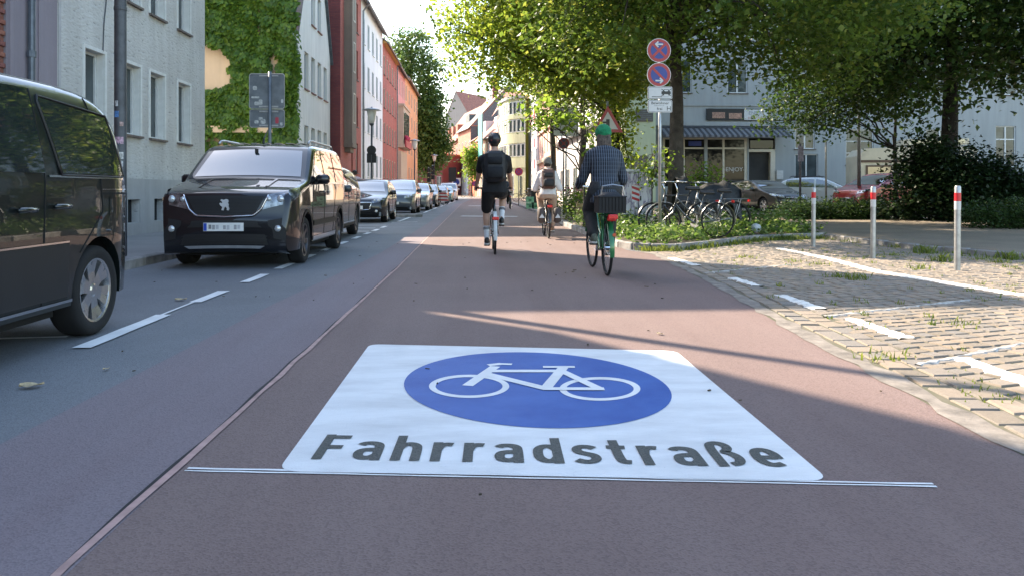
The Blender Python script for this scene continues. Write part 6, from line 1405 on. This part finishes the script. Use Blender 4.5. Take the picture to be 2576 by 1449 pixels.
# ---- woman ahead with brown backpack ----
L3 = (*at(1380, 601), 0); cr3 = R(170)
b3 = bicycle('dark bicycle with two brown panniers ridden by the cyclist in white', L3, 0, BK, lady=True, crank=cr3+math.pi, saddle_z=.90)
PAN = mat('brown_pannier', (.07, .055, .05), .7, var=.2)
for sg in (1, -1):
    q = MB().box((sg*.17, -.12, .52), (.15, .34, .34), bev=.04); pn = q.build('pannier', PAN, b3, True); MB().prism([(-.06, 0), (.06, 0), (0, .09)], 0, .004, lambda a, b, h: (sg*.17+a, -.295-h, .46+b)).build('pannier_mark', SIGNW, pn)
J3 = ride_pose(.97, cr3+math.pi, (.13, .90), (.28, .58, 1.05), .14, .95)
p3 = person('cyclist in white blouse and beige trousers wearing a grey cap', J3, L3, 0)
fuse(shirt(J3, 1.85, .022, .04, 1.0), 'blouse', mat('white_blouse', (.66, .63, .62), .9, var=.12, bump=.6, bscale=10, bdist=.03), p3, .014, 4); fuse(trousers(J3, 1.75, .018, 1.02), 'trousers', mat('beige_trousers', (.46, .33, .25), .9, var=.15), p3, .014, 4)
shoes(J3, mat('tan_sandal', (.30, .18, .11), .7), p3)
hd = J3['head']; mb = MB(); mb.ell(hd+Vector((0, -.005, .03)), (.095, .115, .10), 16, 10); mb.ell(hd+Vector((.06, -.04, -.02)), (.05, .06, .04), 10, 7); fuse(mb, 'cap', mat('grey_cap', (.20, .19, .17), .9, var=.3, scale=20), p3, .010, 2)
mb = MB(); mb.ell(hd+Vector((0, -.025, -.04)), (.082, .08, .075), 14, 9); fuse(mb, 'hair', mat('dark_brown_hair', (.03, .02, .014), .7), p3, .01, 2)
backpack('tapered brown roll-top backpack worn by the cyclist in white', J3, L3, .30, .46, .10, mat('brown_backpack', (.105, .055, .045), .6, var=.15), mat('dark_strap', (.02, .018, .018), .7), off=-.02)
# ---- far cyclist half hidden behind the rider in black ----
L4 = (*at(1284, 527), 0)
bicycle('small far bicycle with red rear light just beyond the rider in black', L4, 0, BK, lady=True, rack=True)
J4 = ride_pose(.98, 1.2, (.13, .94), (.28, .6, 1.06), .2, .95); p4 = person('far cyclist in dark blue jacket almost hidden behind the rider in black', J4, (L4[0]-.25, L4[1], 0), 0)
fuse(shirt(J4, 1.85, .02, .06), 'jacket', mat('dark_blue_jacket', (.03, .04, .07), .8), p4, .016, 3); fuse(trousers(J4, 1.85, .018), 'trousers', NAVY, p4, .016, 3); shoes(J4, BLACK, p4)
mb = MB(); mb.ell(J4['head']+Vector((0, -.02, .02)), (.085, .10, .10), 14, 9); fuse(mb, 'hair', mat('dark_brown_hair', (.03, .02, .014), .7), p4, .012, 2)
# ---- pedestrian on the left pavement ----
JP = {'pelvis': (0, 0, .95), 'waist': (0, 0, 1.1), 'chest': (0, .0, 1.28), 'upper': (0, -.01, 1.41), 'neck': (0, .01, 1.50), 'head': (0, .03, 1.63), 'shl': (-.18, 0, 1.40), 'shr': (.18, 0, 1.40), 'ell': (-.24, -.04, 1.12), 'elr': (.24, -.02, 1.12), 'hal': (-.25, .06, .90), 'har': (.25, .04, .88), 'hipl': (-.09, 0, .92), 'hipr': (.09, 0, .92), 'knl': (-.10, .08, .50), 'knr': (.10, -.02, .50), 'anl': (-.10, .16, .09), 'anr': (.10, -.18, .12)}
JP = skel(JP); LP = (gx(893, 30.5), 30.5, .10)
pp = person('pedestrian in pale pink shirt and dark cap on the pavement behind the parked cars', JP, LP, R(35))
fuse(shirt(JP, .8, .018, .06), 'shirt', mat('pale_pink_shirt', (.55, .42, .46), .9, var=.1), pp, .014, 4); fuse(trousers(JP, 1.9, .018), 'trousers', NAVY, pp, .014, 4); shoes(JP, BLACK, pp)
hd = JP['head']; mb = MB(); mb.ell(hd+Vector((0, 0, .045)), (.088, .108, .08), 14, 9); mb.ell(hd+Vector((0, .11, .03)), (.07, .07, .012), 12, 6); fuse(mb, 'cap', BLACK, pp, .010, 2); mb = MB(); mb.ell(hd+Vector((0, -.025, -.01)), (.08, .08, .08), 12, 8); fuse(mb, 'hair', mat('dark_brown_hair', (.03, .02, .014), .7), pp, .012, 2)
# ---- parked bicycles in the planting bed ----
X, Y = gx(1808, 14.9), 14.9
bicycle('grey parked city bicycle with silver mudguards leaning by the double no-stopping sign', (X-.02, Y, .12), R(93), mat('dark_grey_frame', (.06, .065, .07), .3, .4, .1, coat=.5), lady=True, fend=mat('silver_mudguard', (.32, .33, .34), .3, .7), steer=R(-12), lean=0, saddle_z=.92)
bicycle('black parked bicycle with tall stem standing behind the grey parked bicycle', (gx(1768, 15.5), 15.5, .12), R(95), BK, lady=False, fend=BK, steer=R(14), saddle_z=1.0)
cb = bicycle('silver-fendered parked bicycle behind the black tarpaulin', (gx(1848, 16.1), 16.1, .12), R(92), mat('silver_frame', (.30, .31, .32), .35, .6), lady=True, fend=mat('silver_mudguard', (.32, .33, .34), .3, .7), saddle_z=.95)
tp = thing('tarpaulin_cover', 'black tarpaulin draped over a cargo bicycle behind the parked bicycles', 'tarpaulin', (gx(1800, 16.7), 16.7, .12))
rows = []; 
for i in range(15):
    u = i/14; x = -.90+1.38*u; top = .98+.12*math.sin(u*3.0)+.10*(u > .75)*(1-u)*4-.10*math.exp(-((u-.35)/.12)**2)+(.22 if u < .18 else 0); row = []
    for k in range(9):
        f = -1+k/4; z = top-.10*abs(f)**2 if abs(f) < .8 else (top-.10-.55*(abs(f)-.75)*4*(.9+.25*math.sin(u*14))); row.append((x, f*.30*(1+.12*math.sin(u*9)), max(z, .25)+.02*math.sin(u*31+k*2)))
    rows.append(row)
MB().grid(rows).build('cover', TARP, tp, True)
MB().grid([[(.48, -.3, .3), (.48, 0, .3), (.48, .3, .3)], [(.48, -.3, .95), (.48, 0, 1.05), (.48, .3, .95)]]).build('end_flap', TARP, tp)
# bikes far away on the pavements
bicycle('small parked bicycle against the wall near the green crates', (gx(1330, 66), 66, .1), R(80), BK, lady=True)
bicycle('dark bicycle leaning beside the dark bins near the green crates', (gx(1352, 64), 64, .1), R(100), BK, lady=True)
bicycle('bicycle parked beside the striped warning board', (gx(1119, 55), 55, 0), R(75), BK, lady=True)
bicycle('far parked bicycle before the orange-red house', (gx(1185, 104), 104, .1), R(85), BK, lady=True)
# ================= signs and street furniture =================
SIGNBACK = mat('sign_back_grey', (.17, .19, .21), .5, .5, .2, 5)
def disc(r, n=40): return [(r*math.cos(2*math.pi*k/n), r*math.sin(2*math.pi*k/n)) for k in range(n)]
def flat(name, poly, y, th, m, parent, off=(0, 0)):
    """upright plate facing -y"""
    return MB().prism([(a+off[0], b+off[1]) for a, b in poly], 0, th, lambda a, b, h: (a, y-h, b)).build(name, m, parent)
def rrect(w, h, r=.02, n=4):
    P = []
    for cx_, cy_, a0 in ((w/2-r, h/2-r, 0), (-w/2+r, h/2-r, 90), (-w/2+r, -h/2+r, 180), (w/2-r, -h/2+r, 270)):
        for k in range(n+1): a = R(a0+90*k/n); P.append((cx_+r*math.cos(a), cy_+r*math.sin(a)))
    return P
def pole(parent, x, y, z0, z1, r, m=GALV, name='pole', n=12): return MB().tube([(x, y, z0), (x, y, z1)], r, n).build(name, m, parent, True)
def bars(parent, poly_list, y, th, m, name): 
    for p in poly_list: flat(name, p, y, th, m, parent)
def linepoly(a, b, w):
    a, b = Vector(a), Vector(b); d = (b-a).normalized(); n = Vector((-d.y, d.x))*w/2; return [tuple(a-n), tuple(b-n), tuple(b+n), tuple(a+n)]
def arrow(parent, x0, x1, z, y, m):
    s = 1 if x1 > x0 else -1; w = .028
    flat('arrow', linepoly((x0, z), (x1-.02*s, z), w), y, .0015, m, parent); flat('arrow', linepoly((x1-.055*s, z+.05), (x1, z-.004), w), y-.0004, .0015, m, parent); flat('arrow', linepoly((x1-.055*s, z-.05), (x1, z+.004), w), y-.0008, .0015, m, parent)
# ---- double no-stopping sign ----
sx, sy = gx(1660, 14.2), 14.2; K = 1935/sy
t = thing('sign_post', 'galvanised post with two round no-stopping signs above two white plates', 'traffic sign', (sx, sy, .1))
pole(t, 0, 0, 0, CAMH+(480-100)/K-.1, .030); z1, z2 = CAMH+(480-125.5)/K-.1, CAMH+(480-187)/K-.1; rr = 30.5/K
for z, mode in ((z1, 'x'), (z2, 's')):
    s = obj('round_sign', MB().prism(disc(rr), 0, .012, lambda a, b, h: (a, -.045-h, b)).mesh('round_sign', SIGNW), t, (-.03, 0, z))
    flat('red_ring', disc(rr*.95), -.0575, .002, SIGNR, s); flat('blue_field', disc(rr*.70), -.060, .002, SIGNB, s); q = rr*.74*.7071
    flat('red_bar', linepoly((-q, q), (q, -q), rr*.20), -.0625, .002, SIGNR, s)
    if mode == 'x': flat('red_bar', linepoly((-q, -q), (q, q), rr*.20), -.065, .002, SIGNR, s); arrow(s, .07, -.07, rr*.50, -.0675, SIGNW)
    else: arrow(s, -.07, .07, -rr*.50, -.065, SIGNW)
def plate(par, x, z, w, h):
    s = obj('plate', MB().prism(rrect(w, h, .03), 0, .01, lambda a, b, hh: (a, -.045-hh, b)).mesh('plate', SIGNW), par, (x, 0, z)); flat('plate_border', rrect(w*.955, h*.92, .025), -.0555, .0015, SIGNK, s); flat('plate_field', rrect(w*.925, h*.865, .02), -.0575, .0015, SIGNW, s); return s
pl = plate(t, -.01, CAMH+(480-233)/K-.1, .56, .285); pl.scale = (.82, 1, .82)
flat('black_line', linepoly((-.19, -.09), (.04, -.09), .014), -.0595, .001, SIGNK, pl); flat('grey_line', linepoly((.04, -.09), (.2, -.09), .008), -.0595, .001, ZINC, pl)
flat('car_symbol', [(.03, -.03), (.03, .03), (.06, .04), (.09, .08), (.19, .08), (.22, .04), (.245, .03), (.245, -.03)], -.0595, .001, SIGNK, pl); flat('car_window', [(.085, .035), (.10, .068), (.18, .068), (.195, .035)], -.061, .001, SIGNW, pl)
for a in (.07, .205): flat('car_wheel', disc(.018, 12), -.0598, .001, SIGNK, pl, (a, -.045))
flat('cross_bar', linepoly((.03, .085), (.25, -.07), .014), -.0625, .001, SIGNK, pl); flat('cross_bar', linepoly((.03, -.07), (.25, .085), .014), -.064, .001, SIGNK, pl)
pl = plate(t, -.01, CAMH+(480-267)/K-.1, .56, .285); pl.scale = (.82, 1, .82)
textmesh('Bewohner', .085, SIGNK, 'lettering', pl, (0, -.0592, .045), (R(90), 0, 0), sx=1.15, bold=.001); textmesh('mit Parkausweis Nr.', .030, SIGNK, 'lettering', pl, (-.02, -.0592, .005), (R(90), 0, 0)); textmesh('frei', .085, SIGNK, 'lettering', pl, (-.01, -.0592, -.085), (R(90), 0, 0), sx=1.1, bold=.001); textmesh('H', .15, SIGNK, 'lettering', pl, (.20, -.0592, -.10), (R(90), 0, 0))
# ---- triangular warning sign ----
Y = 22.0; t = thing('warning_sign', 'red-edged triangular junction warning sign on a pole among the leaves', 'traffic sign', (gx(1529, Y), Y, .1)); K = 1935/Y
zb_ = CAMH+(480-333)/K-.1; a_ = 78/K
pole(t, 0, .04, 0, zb_+.9, .035)
def tri(s, up=0.): h = s*.866; return [(-s/2, -h/3+up), (s/2, -h/3+up), (0, 2*h/3+up)]
tz = zb_+a_*.866/3
s = obj('triangle', MB().prism(tri(a_), 0, .012, lambda a, b, h: (a, -h, b)).mesh('triangle', SIGNR), t, (0, 0, tz)); flat('white_field', tri(a_*.66), -.0135, .002, SIGNW, s)
flat('arrow_symbol', [(-.05, -.20), (-.0, -.14), (.05, -.20), (.05, .12), (-.05, .12)], -.016, .002, SIGNK, s); flat('branch_symbol', [(-.16, .0), (-.05, .0), (-.05, .055), (-.16, .055)], -.016, .002, SIGNK, s)
# ---- far no-stopping signs ----
def round_post(label, x, y, Y, r, ring, field, zg=.1, pm=POLE):
    t = thing('sign_post', label, 'traffic sign', (gx(x, Y), Y, zg)); K = 1935/Y; z = CAMH+(480-y)/K-zg; pole(t, 0, .03, 0, z+r, .03, pm)
    s = obj('round_sign', MB().prism(disc(r, 28), 0, .012, lambda a, b, h: (a, -h, b)).mesh('round_sign', ring), t, (0, 0, z)); flat('blue_field', disc(r*.74, 28), -.0135, .002, field, s); q = r*.74*.7071; flat('red_bar', linepoly((-q, q), (q, -q), r*.2), -.016, .002, ring, s); flat('red_bar', linepoly((-q, -q), (q, q), r*.2), -.0185, .002, ring, s); return t
round_post('dark round no-stopping sign on a thin pole beside the flowering shrub', 1418, 361, 29, .21, mat('backlit_sign_red', (.22, .025, .03), .5), mat('backlit_sign_blue', (.03, .035, .08), .5))  # backlit darkness is put into the ring and field colours
round_post('pink-red round no-stopping sign on the far pavement before the round bay house', 1305, 433, 47, .25, mat('sunlit_sign_red', (.70, .05, .12), .4), mat('sunlit_sign_violet', (.35, .05, .30), .4), pm=GALV)  # sunlight on the face is painted into ring and field colours
round_post('tiny red round sign before the orange-red house', 1193, 463, 102, .35, SIGNR, SIGNB)
t = thing('guide_sign', 'pale grey panel with blue ring half hidden behind the low branch', 'traffic sign', (gx(1424, 31), 31, .1)); K = 1935/31; pole(t, 0, .05, 0, 3.6, .035); zc = CAMH+(480-308)/K-.1
flat('panel', rrect(62/K, 70/K, .05), 0, .02, mat('pale_sign_grey', (.42, .46, .48), .4), t, (0, zc)); flat('blue_ring', disc(.24, 28), -.0215, .002, SIGNB, t, (0, zc+.12)); flat('ring_field', disc(.18, 28), -.024, .002, mat('pale_sign_grey', (.42, .46, .48), .4), t, (0, zc+.12)); flat('black_mark', linepoly((-.25, zc-.42), (-.05, zc-.42), .05), -.0215, .002, SIGNK, t)
# ---- back of a big sign on the left pavement ----
Y = 19.0; t = thing('sign_post', 'grey back of a large two-panel sign with stickers behind the black van', 'traffic sign', (gx(679, Y), Y, .1)); K = 1935/Y
pole(t, 0, 0, 0, CAMH+(480-186)/K-.1, .042, SIGNBACK)
for (xa, xb, ya, yb) in ((627, 714, 190, 277), (628, 714, 279, 324)):
    w_, h_ = (xb-xa)/K, (yb-ya)/K; cx_, cz_ = ((xa+xb)/2-679)/K, CAMH+(480-(ya+yb)/2)/K-.1
    s = obj('panel', MB().prism(rrect(w_, h_, .05), 0, .012, lambda a, b, h: (a, .062-h, b)).mesh('panel', SIGNBACK), t, (cx_, 0, cz_))
    P = rrect(w_-.015, h_-.015, .05); MB().tube([(a, .045, b) for a, b in P], .011, 5, closed=True).build('rim', GALV, s)
    for zz_ in (h_/2-.05, -h_/2+.05): MB().bx(-w_*.22, w_*.32, .035, .049, zz_-.018, zz_+.018).build('bracket', GALV, s)
STK = mat('white_sticker', (.50, .51, .50), .5, var=.3, scale=20)
for (x, y, w_, h_) in ((641, 226, .10, .10), (642, 249, .19, .045), (646, 264, .12, .09), (655, 261, .09, .13), (708, 258, .06, .09), (655, 302, .10, .07), (645, 310, .10, .08), (661, 309, .12, .12), (706, 315, .06, .08)):
    flat('sticker', rrect(w_, h_, min(w_, h_)*.3), .0485, .001, STK, t, ((x-679)/K, CAMH+(480-y)/K-.1)).rotation_euler.z = 0
flat('sticker', rrect(.08, .15, .02), .0485, .001, mat('red_sticker', (.45, .05, .08), .5), t, ((695-679)/K, CAMH+(480-306)/K-.1))
# ---- near lamp post with stickers ----
lx, ly = at(303, 645, .1)
t = thing('street_lamp', 'tall dark grey lamp post with stickers standing beside the grey house', 'street lamp', (lx, ly, .1))
MB().tube([(0, 0, 0), (0, 0, .9), (0, 0, .93), (0, 0, 4.6), (0, 0, 9.0)], [.088, .088, .084, .082, .06], 18).build('pole', POLE, t, 40)
MB().lathe([(.086, 3.55), (.089, 3.56), (.089, 3.6), (.086, 3.61)], 18).build('band', POLE, t)
MB().tube([(0, 0, 8.9), (0, -.0, 9.25), (.3, -.1, 9.4), (1.1, -.35, 9.45)], .04, 8).build('arm', POLE, t, True); MB().box((1.4, -.45, 9.45), (.8, .3, .12), rz=-.3, bev=.03).build('lamp_head', GALV, t)
scol = [(.55, .57, .58), (.10, .25, .55), (.45, .30, .28), (.55, .35, .45), (.08, .09, .12), (.60, .60, .58), (.25, .22, .40)]
for k, (y, w_, h_, dx) in enumerate(((268, .05, .08, -.02), (294, .07, .09, -.02), (318, .05, .06, .05), (358, .13, .10, .01), (367, .11, .04, -.02), (395, .11, .10, .02), (412, .06, .09, -.04), (415, .08, .08, .03), (448, .13, .15, .0), (466, .05, .06, -.03), (485, .09, .12, -.03), (395, .05, .05, -.05))):
    zc = CAMH+(480-y)/1935*ly-.1; a0 = -math.pi/2+dx/.085; da = w_/.085/2
    rows = [[(.0875*math.cos(a), .0875*math.sin(a), z) for a in [a0-da+2*da*q/6 for q in range(7)]] for z in (zc-h_/2, zc+h_/2)]
    MB().grid(rows).build('sticker', mat('sticker_%d' % (k % 7), scol[k % 7], .5, var=.5, scale=45), t, True)
# ---- globe street lamps down the left pavement ----
OPAL = mat('opal_glass', (.72, .70, .64), .35, var=.05)
def globe_lamp():
    t = thing('street_lamp', 'x', 'street lamp'); MB().tube([(0, 0, 0), (0, 0, 1), (0, 0, 4.05)], [.07, .06, .045], 10).build('pole', POLE, t, True)
    MB().lathe([(.06, 4.05), (.11, 4.12), (.11, 4.16)], 14).build('collar', POLE, t); MB().lathe([(.11, 4.16), (.17, 4.35), (.23, 4.75), (.22, 4.78)], 18).build('glass', OPAL, t, True); MB().lathe([(.46, 4.79), (.30, 4.86), (.06, 4.90), (.03, 4.96)], 20).build('cap', GALV, t, True); return t
lamps = [globe_lamp()]; lamps += [copy_tree(lamps[0]) for _ in range(2)]
for o, (x, Y, lb) in zip(lamps, ((935, 37.2, 'street lamp with opal glass and flat cap carrying the round sign back'), (1043, 60, 'street lamp with opal glass standing before the orange corner house'), (1092.5, 85, 'street lamp with opal glass under the tall street tree'))): o.location = (gx(x, Y), Y, .1); o['label'] = lb; o['group'] = 'opal street lamps along the terrace pavement'
Y = 37.0; t = thing('round_traffic_sign', 'dark backs of a round sign and two plates on an opal street lamp', 'traffic sign', (gx(935, Y), Y, .1))
flat('round_back', disc(.22, 28), -.06, .012, BLACK, t, (0, zat(935, 379, Y)-.1)); flat('plate_back', rrect(.2, .45, .02), -.06, .012, BLACK, t, (-.12, zat(935, 399, Y)-.1)); flat('plate_back', rrect(.2, .45, .02), -.06, .012, BLACK, t, (.12, zat(935, 399, Y)-.1))
# signals and sign poles under the street tree
for k, (x, Y, h_, lb) in enumerate(((1078, 78, 3.3, 'grey traffic signal box on a pole under the tall street tree'), (1088, 80, 3.6, 'dark stack of sign backs on a pole under the tall street tree'))):
    t = thing('traffic_signal', lb, 'traffic signal', (gx(x, Y), Y, .1)); pole(t, 0, 0, 0, h_, .05, GALV)
    for q in range(3): MB().box((.05, -.1, h_-.3-q*.5), (.38, .2, .42), bev=.03).build('signal_box', DARKPL, t)
for x, y, Y, w_, h_, m, lb in ((1138, 440, 92, .9, 1.7, BLACK, 'black panel on a pole beyond the parked cars'), (1148, 459, 96, 1.1, 1.0, SIGNW, 'white panel with blue disc on a pole at the bend')):
    t = thing('sign_post', lb, 'traffic sign', (gx(x, Y), Y, .1)); z = zat(x, y, Y)-.1; pole(t, 0, .05, 0, z+h_/2, .05); flat('panel', rrect(w_, h_, .05), 0, .02, m, t, (0, z))
    if m == SIGNW: flat('blue_disc', disc(.38, 24), -.022, .004, SIGNB, t, (0, z))
def striped(label, x, y, Y, w_, h_, lean=0, zg=.1, post=True):
    t = thing('warning_board', label, 'warning board', (gx(x, Y), Y, zg), 0); z = zat(x, y, Y)-zg
    if post: pole(t, 0, .03, 0, z+h_*.4, .02)
    b = obj('board', MB().bx(-w_/2, w_/2, -.006, .012, -h_/2, h_/2).mesh('board', SIGNW), t, (0, 0, z)); b.rotation_euler.y = lean
    st = h_/3.2
    for k in range(-1, 4):
        z0 = -h_/2+k*st; P = [(-w_/2, z0+st*.5+.0), (w_/2, z0), (w_/2, z0+st*.5), (-w_/2, z0+st)]; P = [(a, min(max(c_, -h_/2), h_/2)) for a, c_ in P]
        if max(p[1] for p in P)-min(p[1] for p in P) > .02: flat('red_stripe', P, -.0065, .002, SIGNR, b)
    return t
striped('red and white striped warning board between parked cars', 1116, 495, 53, .5, .75, R(-12), 0)
striped('red and white chevron board in front of the graffiti-covered cabinet', 1599, 487, 18.9, .19, .42)
# ---- graffiti-covered utility cabinet ----
m, tt, b_ = nodes_of('graffiti_paint'); co = texco(tt)
mp = tt.nodes.new('ShaderNodeMapping'); mp.inputs['Scale'].default_value = (9, 9, 2.2); mp.inputs['Rotation'].default_value = (0, .25, 0); L(tt, co, mp.inputs[0])
L(tt, ramp(tt, noise(tt, mp.outputs[0], 1.2, 3), [(.36, (.62, .62, .63)), (.48, (.55, .52, .58)), (.52, (.18, .14, .24)), (.60, (.5, .5, .52)), (.70, (.30, .28, .33))]), b_.inputs['Base Color']); b_.inputs['Roughness'].default_value = .55; GRAF = m
Y = 19.4; t = thing('utility_cabinet', 'grey utility cabinet covered in white and purple graffiti behind the chevron board', 'utility cabinet', (gx(1606, Y), Y, .1)); w_ = (1644-1570)/1935*Y
MB().box((0, .2, .72), (w_, .36, 1.40), bev=.02).build('body', GRAF, t); MB().bx(-w_/2-.03, w_/2+.03, -.02, .42, 1.425, 1.49).build('lid', GALV, t); MB().bx(-w_/2-.02, w_/2+.02, 0, .4, -.02, .08).build('plinth', KERB, t); MB().bx(-.008, .008, .010, .021, .1, 1.4).build('door_gap', UNDER, t); MB().box((.06, .01, .75), (.03, .02, .12)).build('handle', BLACK, t)
# ---- bollards ----
def bollard():
    t = thing('bollard', 'x', 'bollard'); r = .0385
    MB().lathe([(r, 0), (r, .80)], 18).build('post', GALV, t, 40); MB().lathe([(r, .80), (r+.0012, .801), (r+.0012, .909), (r, .91)], 18, cap=False).build('white_band', SIGNW, t, 40); MB().lathe([(r+.0012, .911), (r+.0012, 1.018), (r, 1.019)], 18, cap=False).build('red_band', mat('signal_red_foil', (.55, .02, .03), .35), t, 40); MB().lathe([(r, .80), (r, 1.09), (r*.8, 1.108), (r*.3, 1.113)], 18).build('cap', GALV, t, 40); return t
bl = [bollard()]; bl += [copy_tree(bl[0]) for _ in range(2)]
for o, p, lb in zip(bl, ((2046, 623), (2196, 652), (2408, 683)), ('steel bollard with red and white bands closest to the planting bed', 'steel bollard with red and white bands, middle one of the row of three', 'steel bollard with red and white bands farthest from the planting bed')): o.location = (*at(*p), .0); o.rotation_euler = (random.uniform(-.006, .006), random.uniform(-.006, .006), 0); o['label'] = lb; o['group'] = 'bollards beside the cobbled strip'
# ---- poles on the square ----
t = thing('street_lamp', 'plain grey lamp pole standing before the cafe building windows', 'street lamp', (gx(2161, 29.5), 29.5, .1)); MB().tube([(0, 0, 0), (0, 0, 7)], [.075, .05], 12).build('pole', ZINC, t, True); MB().lathe([(.1, 7), (.3, 7.2), (.3, 7.5), (.1, 7.6)], 14).build('lamp_head', OPAL, t)
t = thing('sign_post', 'dark sticker-covered pole with small plates in front of the cafe entrance', 'traffic sign', (gx(2013, 31), 31, .1)); pole(t, 0, 0, 0, 3.3, .045, mat('sticker_pole', (.10, .09, .11), .6, var=.6, scale=14)); MB().box((0, -.06, 3.05), (.24, .08, .36), bev=.02).build('box', STK, t); MB().box((0, -.06, 2.45), (.22, .04, .62)).build('plate', mat('violet_plate', (.26, .24, .32), .5, var=.4, scale=9), t)
t = thing('sign_post', 'thin beige pole between the silver car and the sticker-covered pole', 'traffic sign', (gx(2078, 30.5), 30.5, .1)); pole(t, 0, 0, 0, 3.0, .04, mat('beige_pole', (.30, .28, .24), .6))
# ---- crates, bins, planter, white bag ----
CRG = mat('green_crate', (.20, .45, .27), .5, var=.15)
def crate():
    t = thing('crate', 'x', 'crate'); MB().bx(-.2, .2, -.15, .15, 0, .03).bx(-.2, -.18, -.15, .15, .03, .3).bx(.18, .2, -.15, .15, .03, .3).bx(-.18, .18, .13, .15, .03, .3).bx(-.18, .18, -.15, -.13, .03, .2).bx(-.18, .18, -.15, -.13, .24, .3).build('shell', CRG, t); MB().bx(-.07, .07, -.156, -.151, .08, .17).build('logo', mat('dark_green_print', (.03, .12, .06), .5), t); return t
cs_ = [crate() for _ in range(3)]
for o, (x, Y, z, lb) in zip(cs_, ((1333, 40, .1, 'green bottle crate at the bottom of the stack of two'), (1333, 40, .42, 'green bottle crate on top of the stack of two'), (1347, 40, .1, 'single green bottle crate beside the stack of two'))): o.location = (gx(x, Y), Y, z); o['label'] = lb; o['group'] = 'green bottle crates on the far pavement'
t = thing('waste_bin', 'black wheeled bin beside the green bottle crates', 'waste bin', (gx(1349, 42), 42, .1)); MB().prism([(-.25, .06), (.25, .06), (.29, .95), (-.29, .95)], -.3, .3, lambda a, b, h: (a, h, b)).build('body', BLACK, t); MB().box((0, 0, 1.0), (.62, .68, .07), bev=.02).build('lid', BLACK, t); MB().lathe([(.1, -.3), (.1, .3)], 12, (0, .3, .1), 'X').build('axle', BLACK, t)
t = thing('planter_box', 'yellowish wooden slatted box beside the flowering shrub', 'planter', (gx(1461, 23.2), 23.2, .1))
WOOD = mat('yellow_wood', (.36, .28, .13), .8, var=.3, scale=9)
for k in range(3): MB().bx(-.13, .13, -.13, .13, .14+k*.15, .25+k*.15).build('slat', WOOD, t)
for a in (-.11, .11): MB().bx(a-.02, a+.02, -.15, -.131, 0, .62).build('post', WOOD, t)
bx_, by_ = at(1902, 590, .1)
mb = MB(); mb.ell((0, 0, .11), (.11, .11, .105), 18, 12); mb.ell((.01, 0, .215), (.015, .015, .02), 8, 5); o = mb.build('white_ball', mat('white_paper', (.62, .64, .66), .7, var=.15, bump=.5, bscale=9, bdist=.03), None, True, (bx_, by_, .12)); tag(o, 'white ball-shaped paper bag lying at the edge of the planting bed', 'bag')
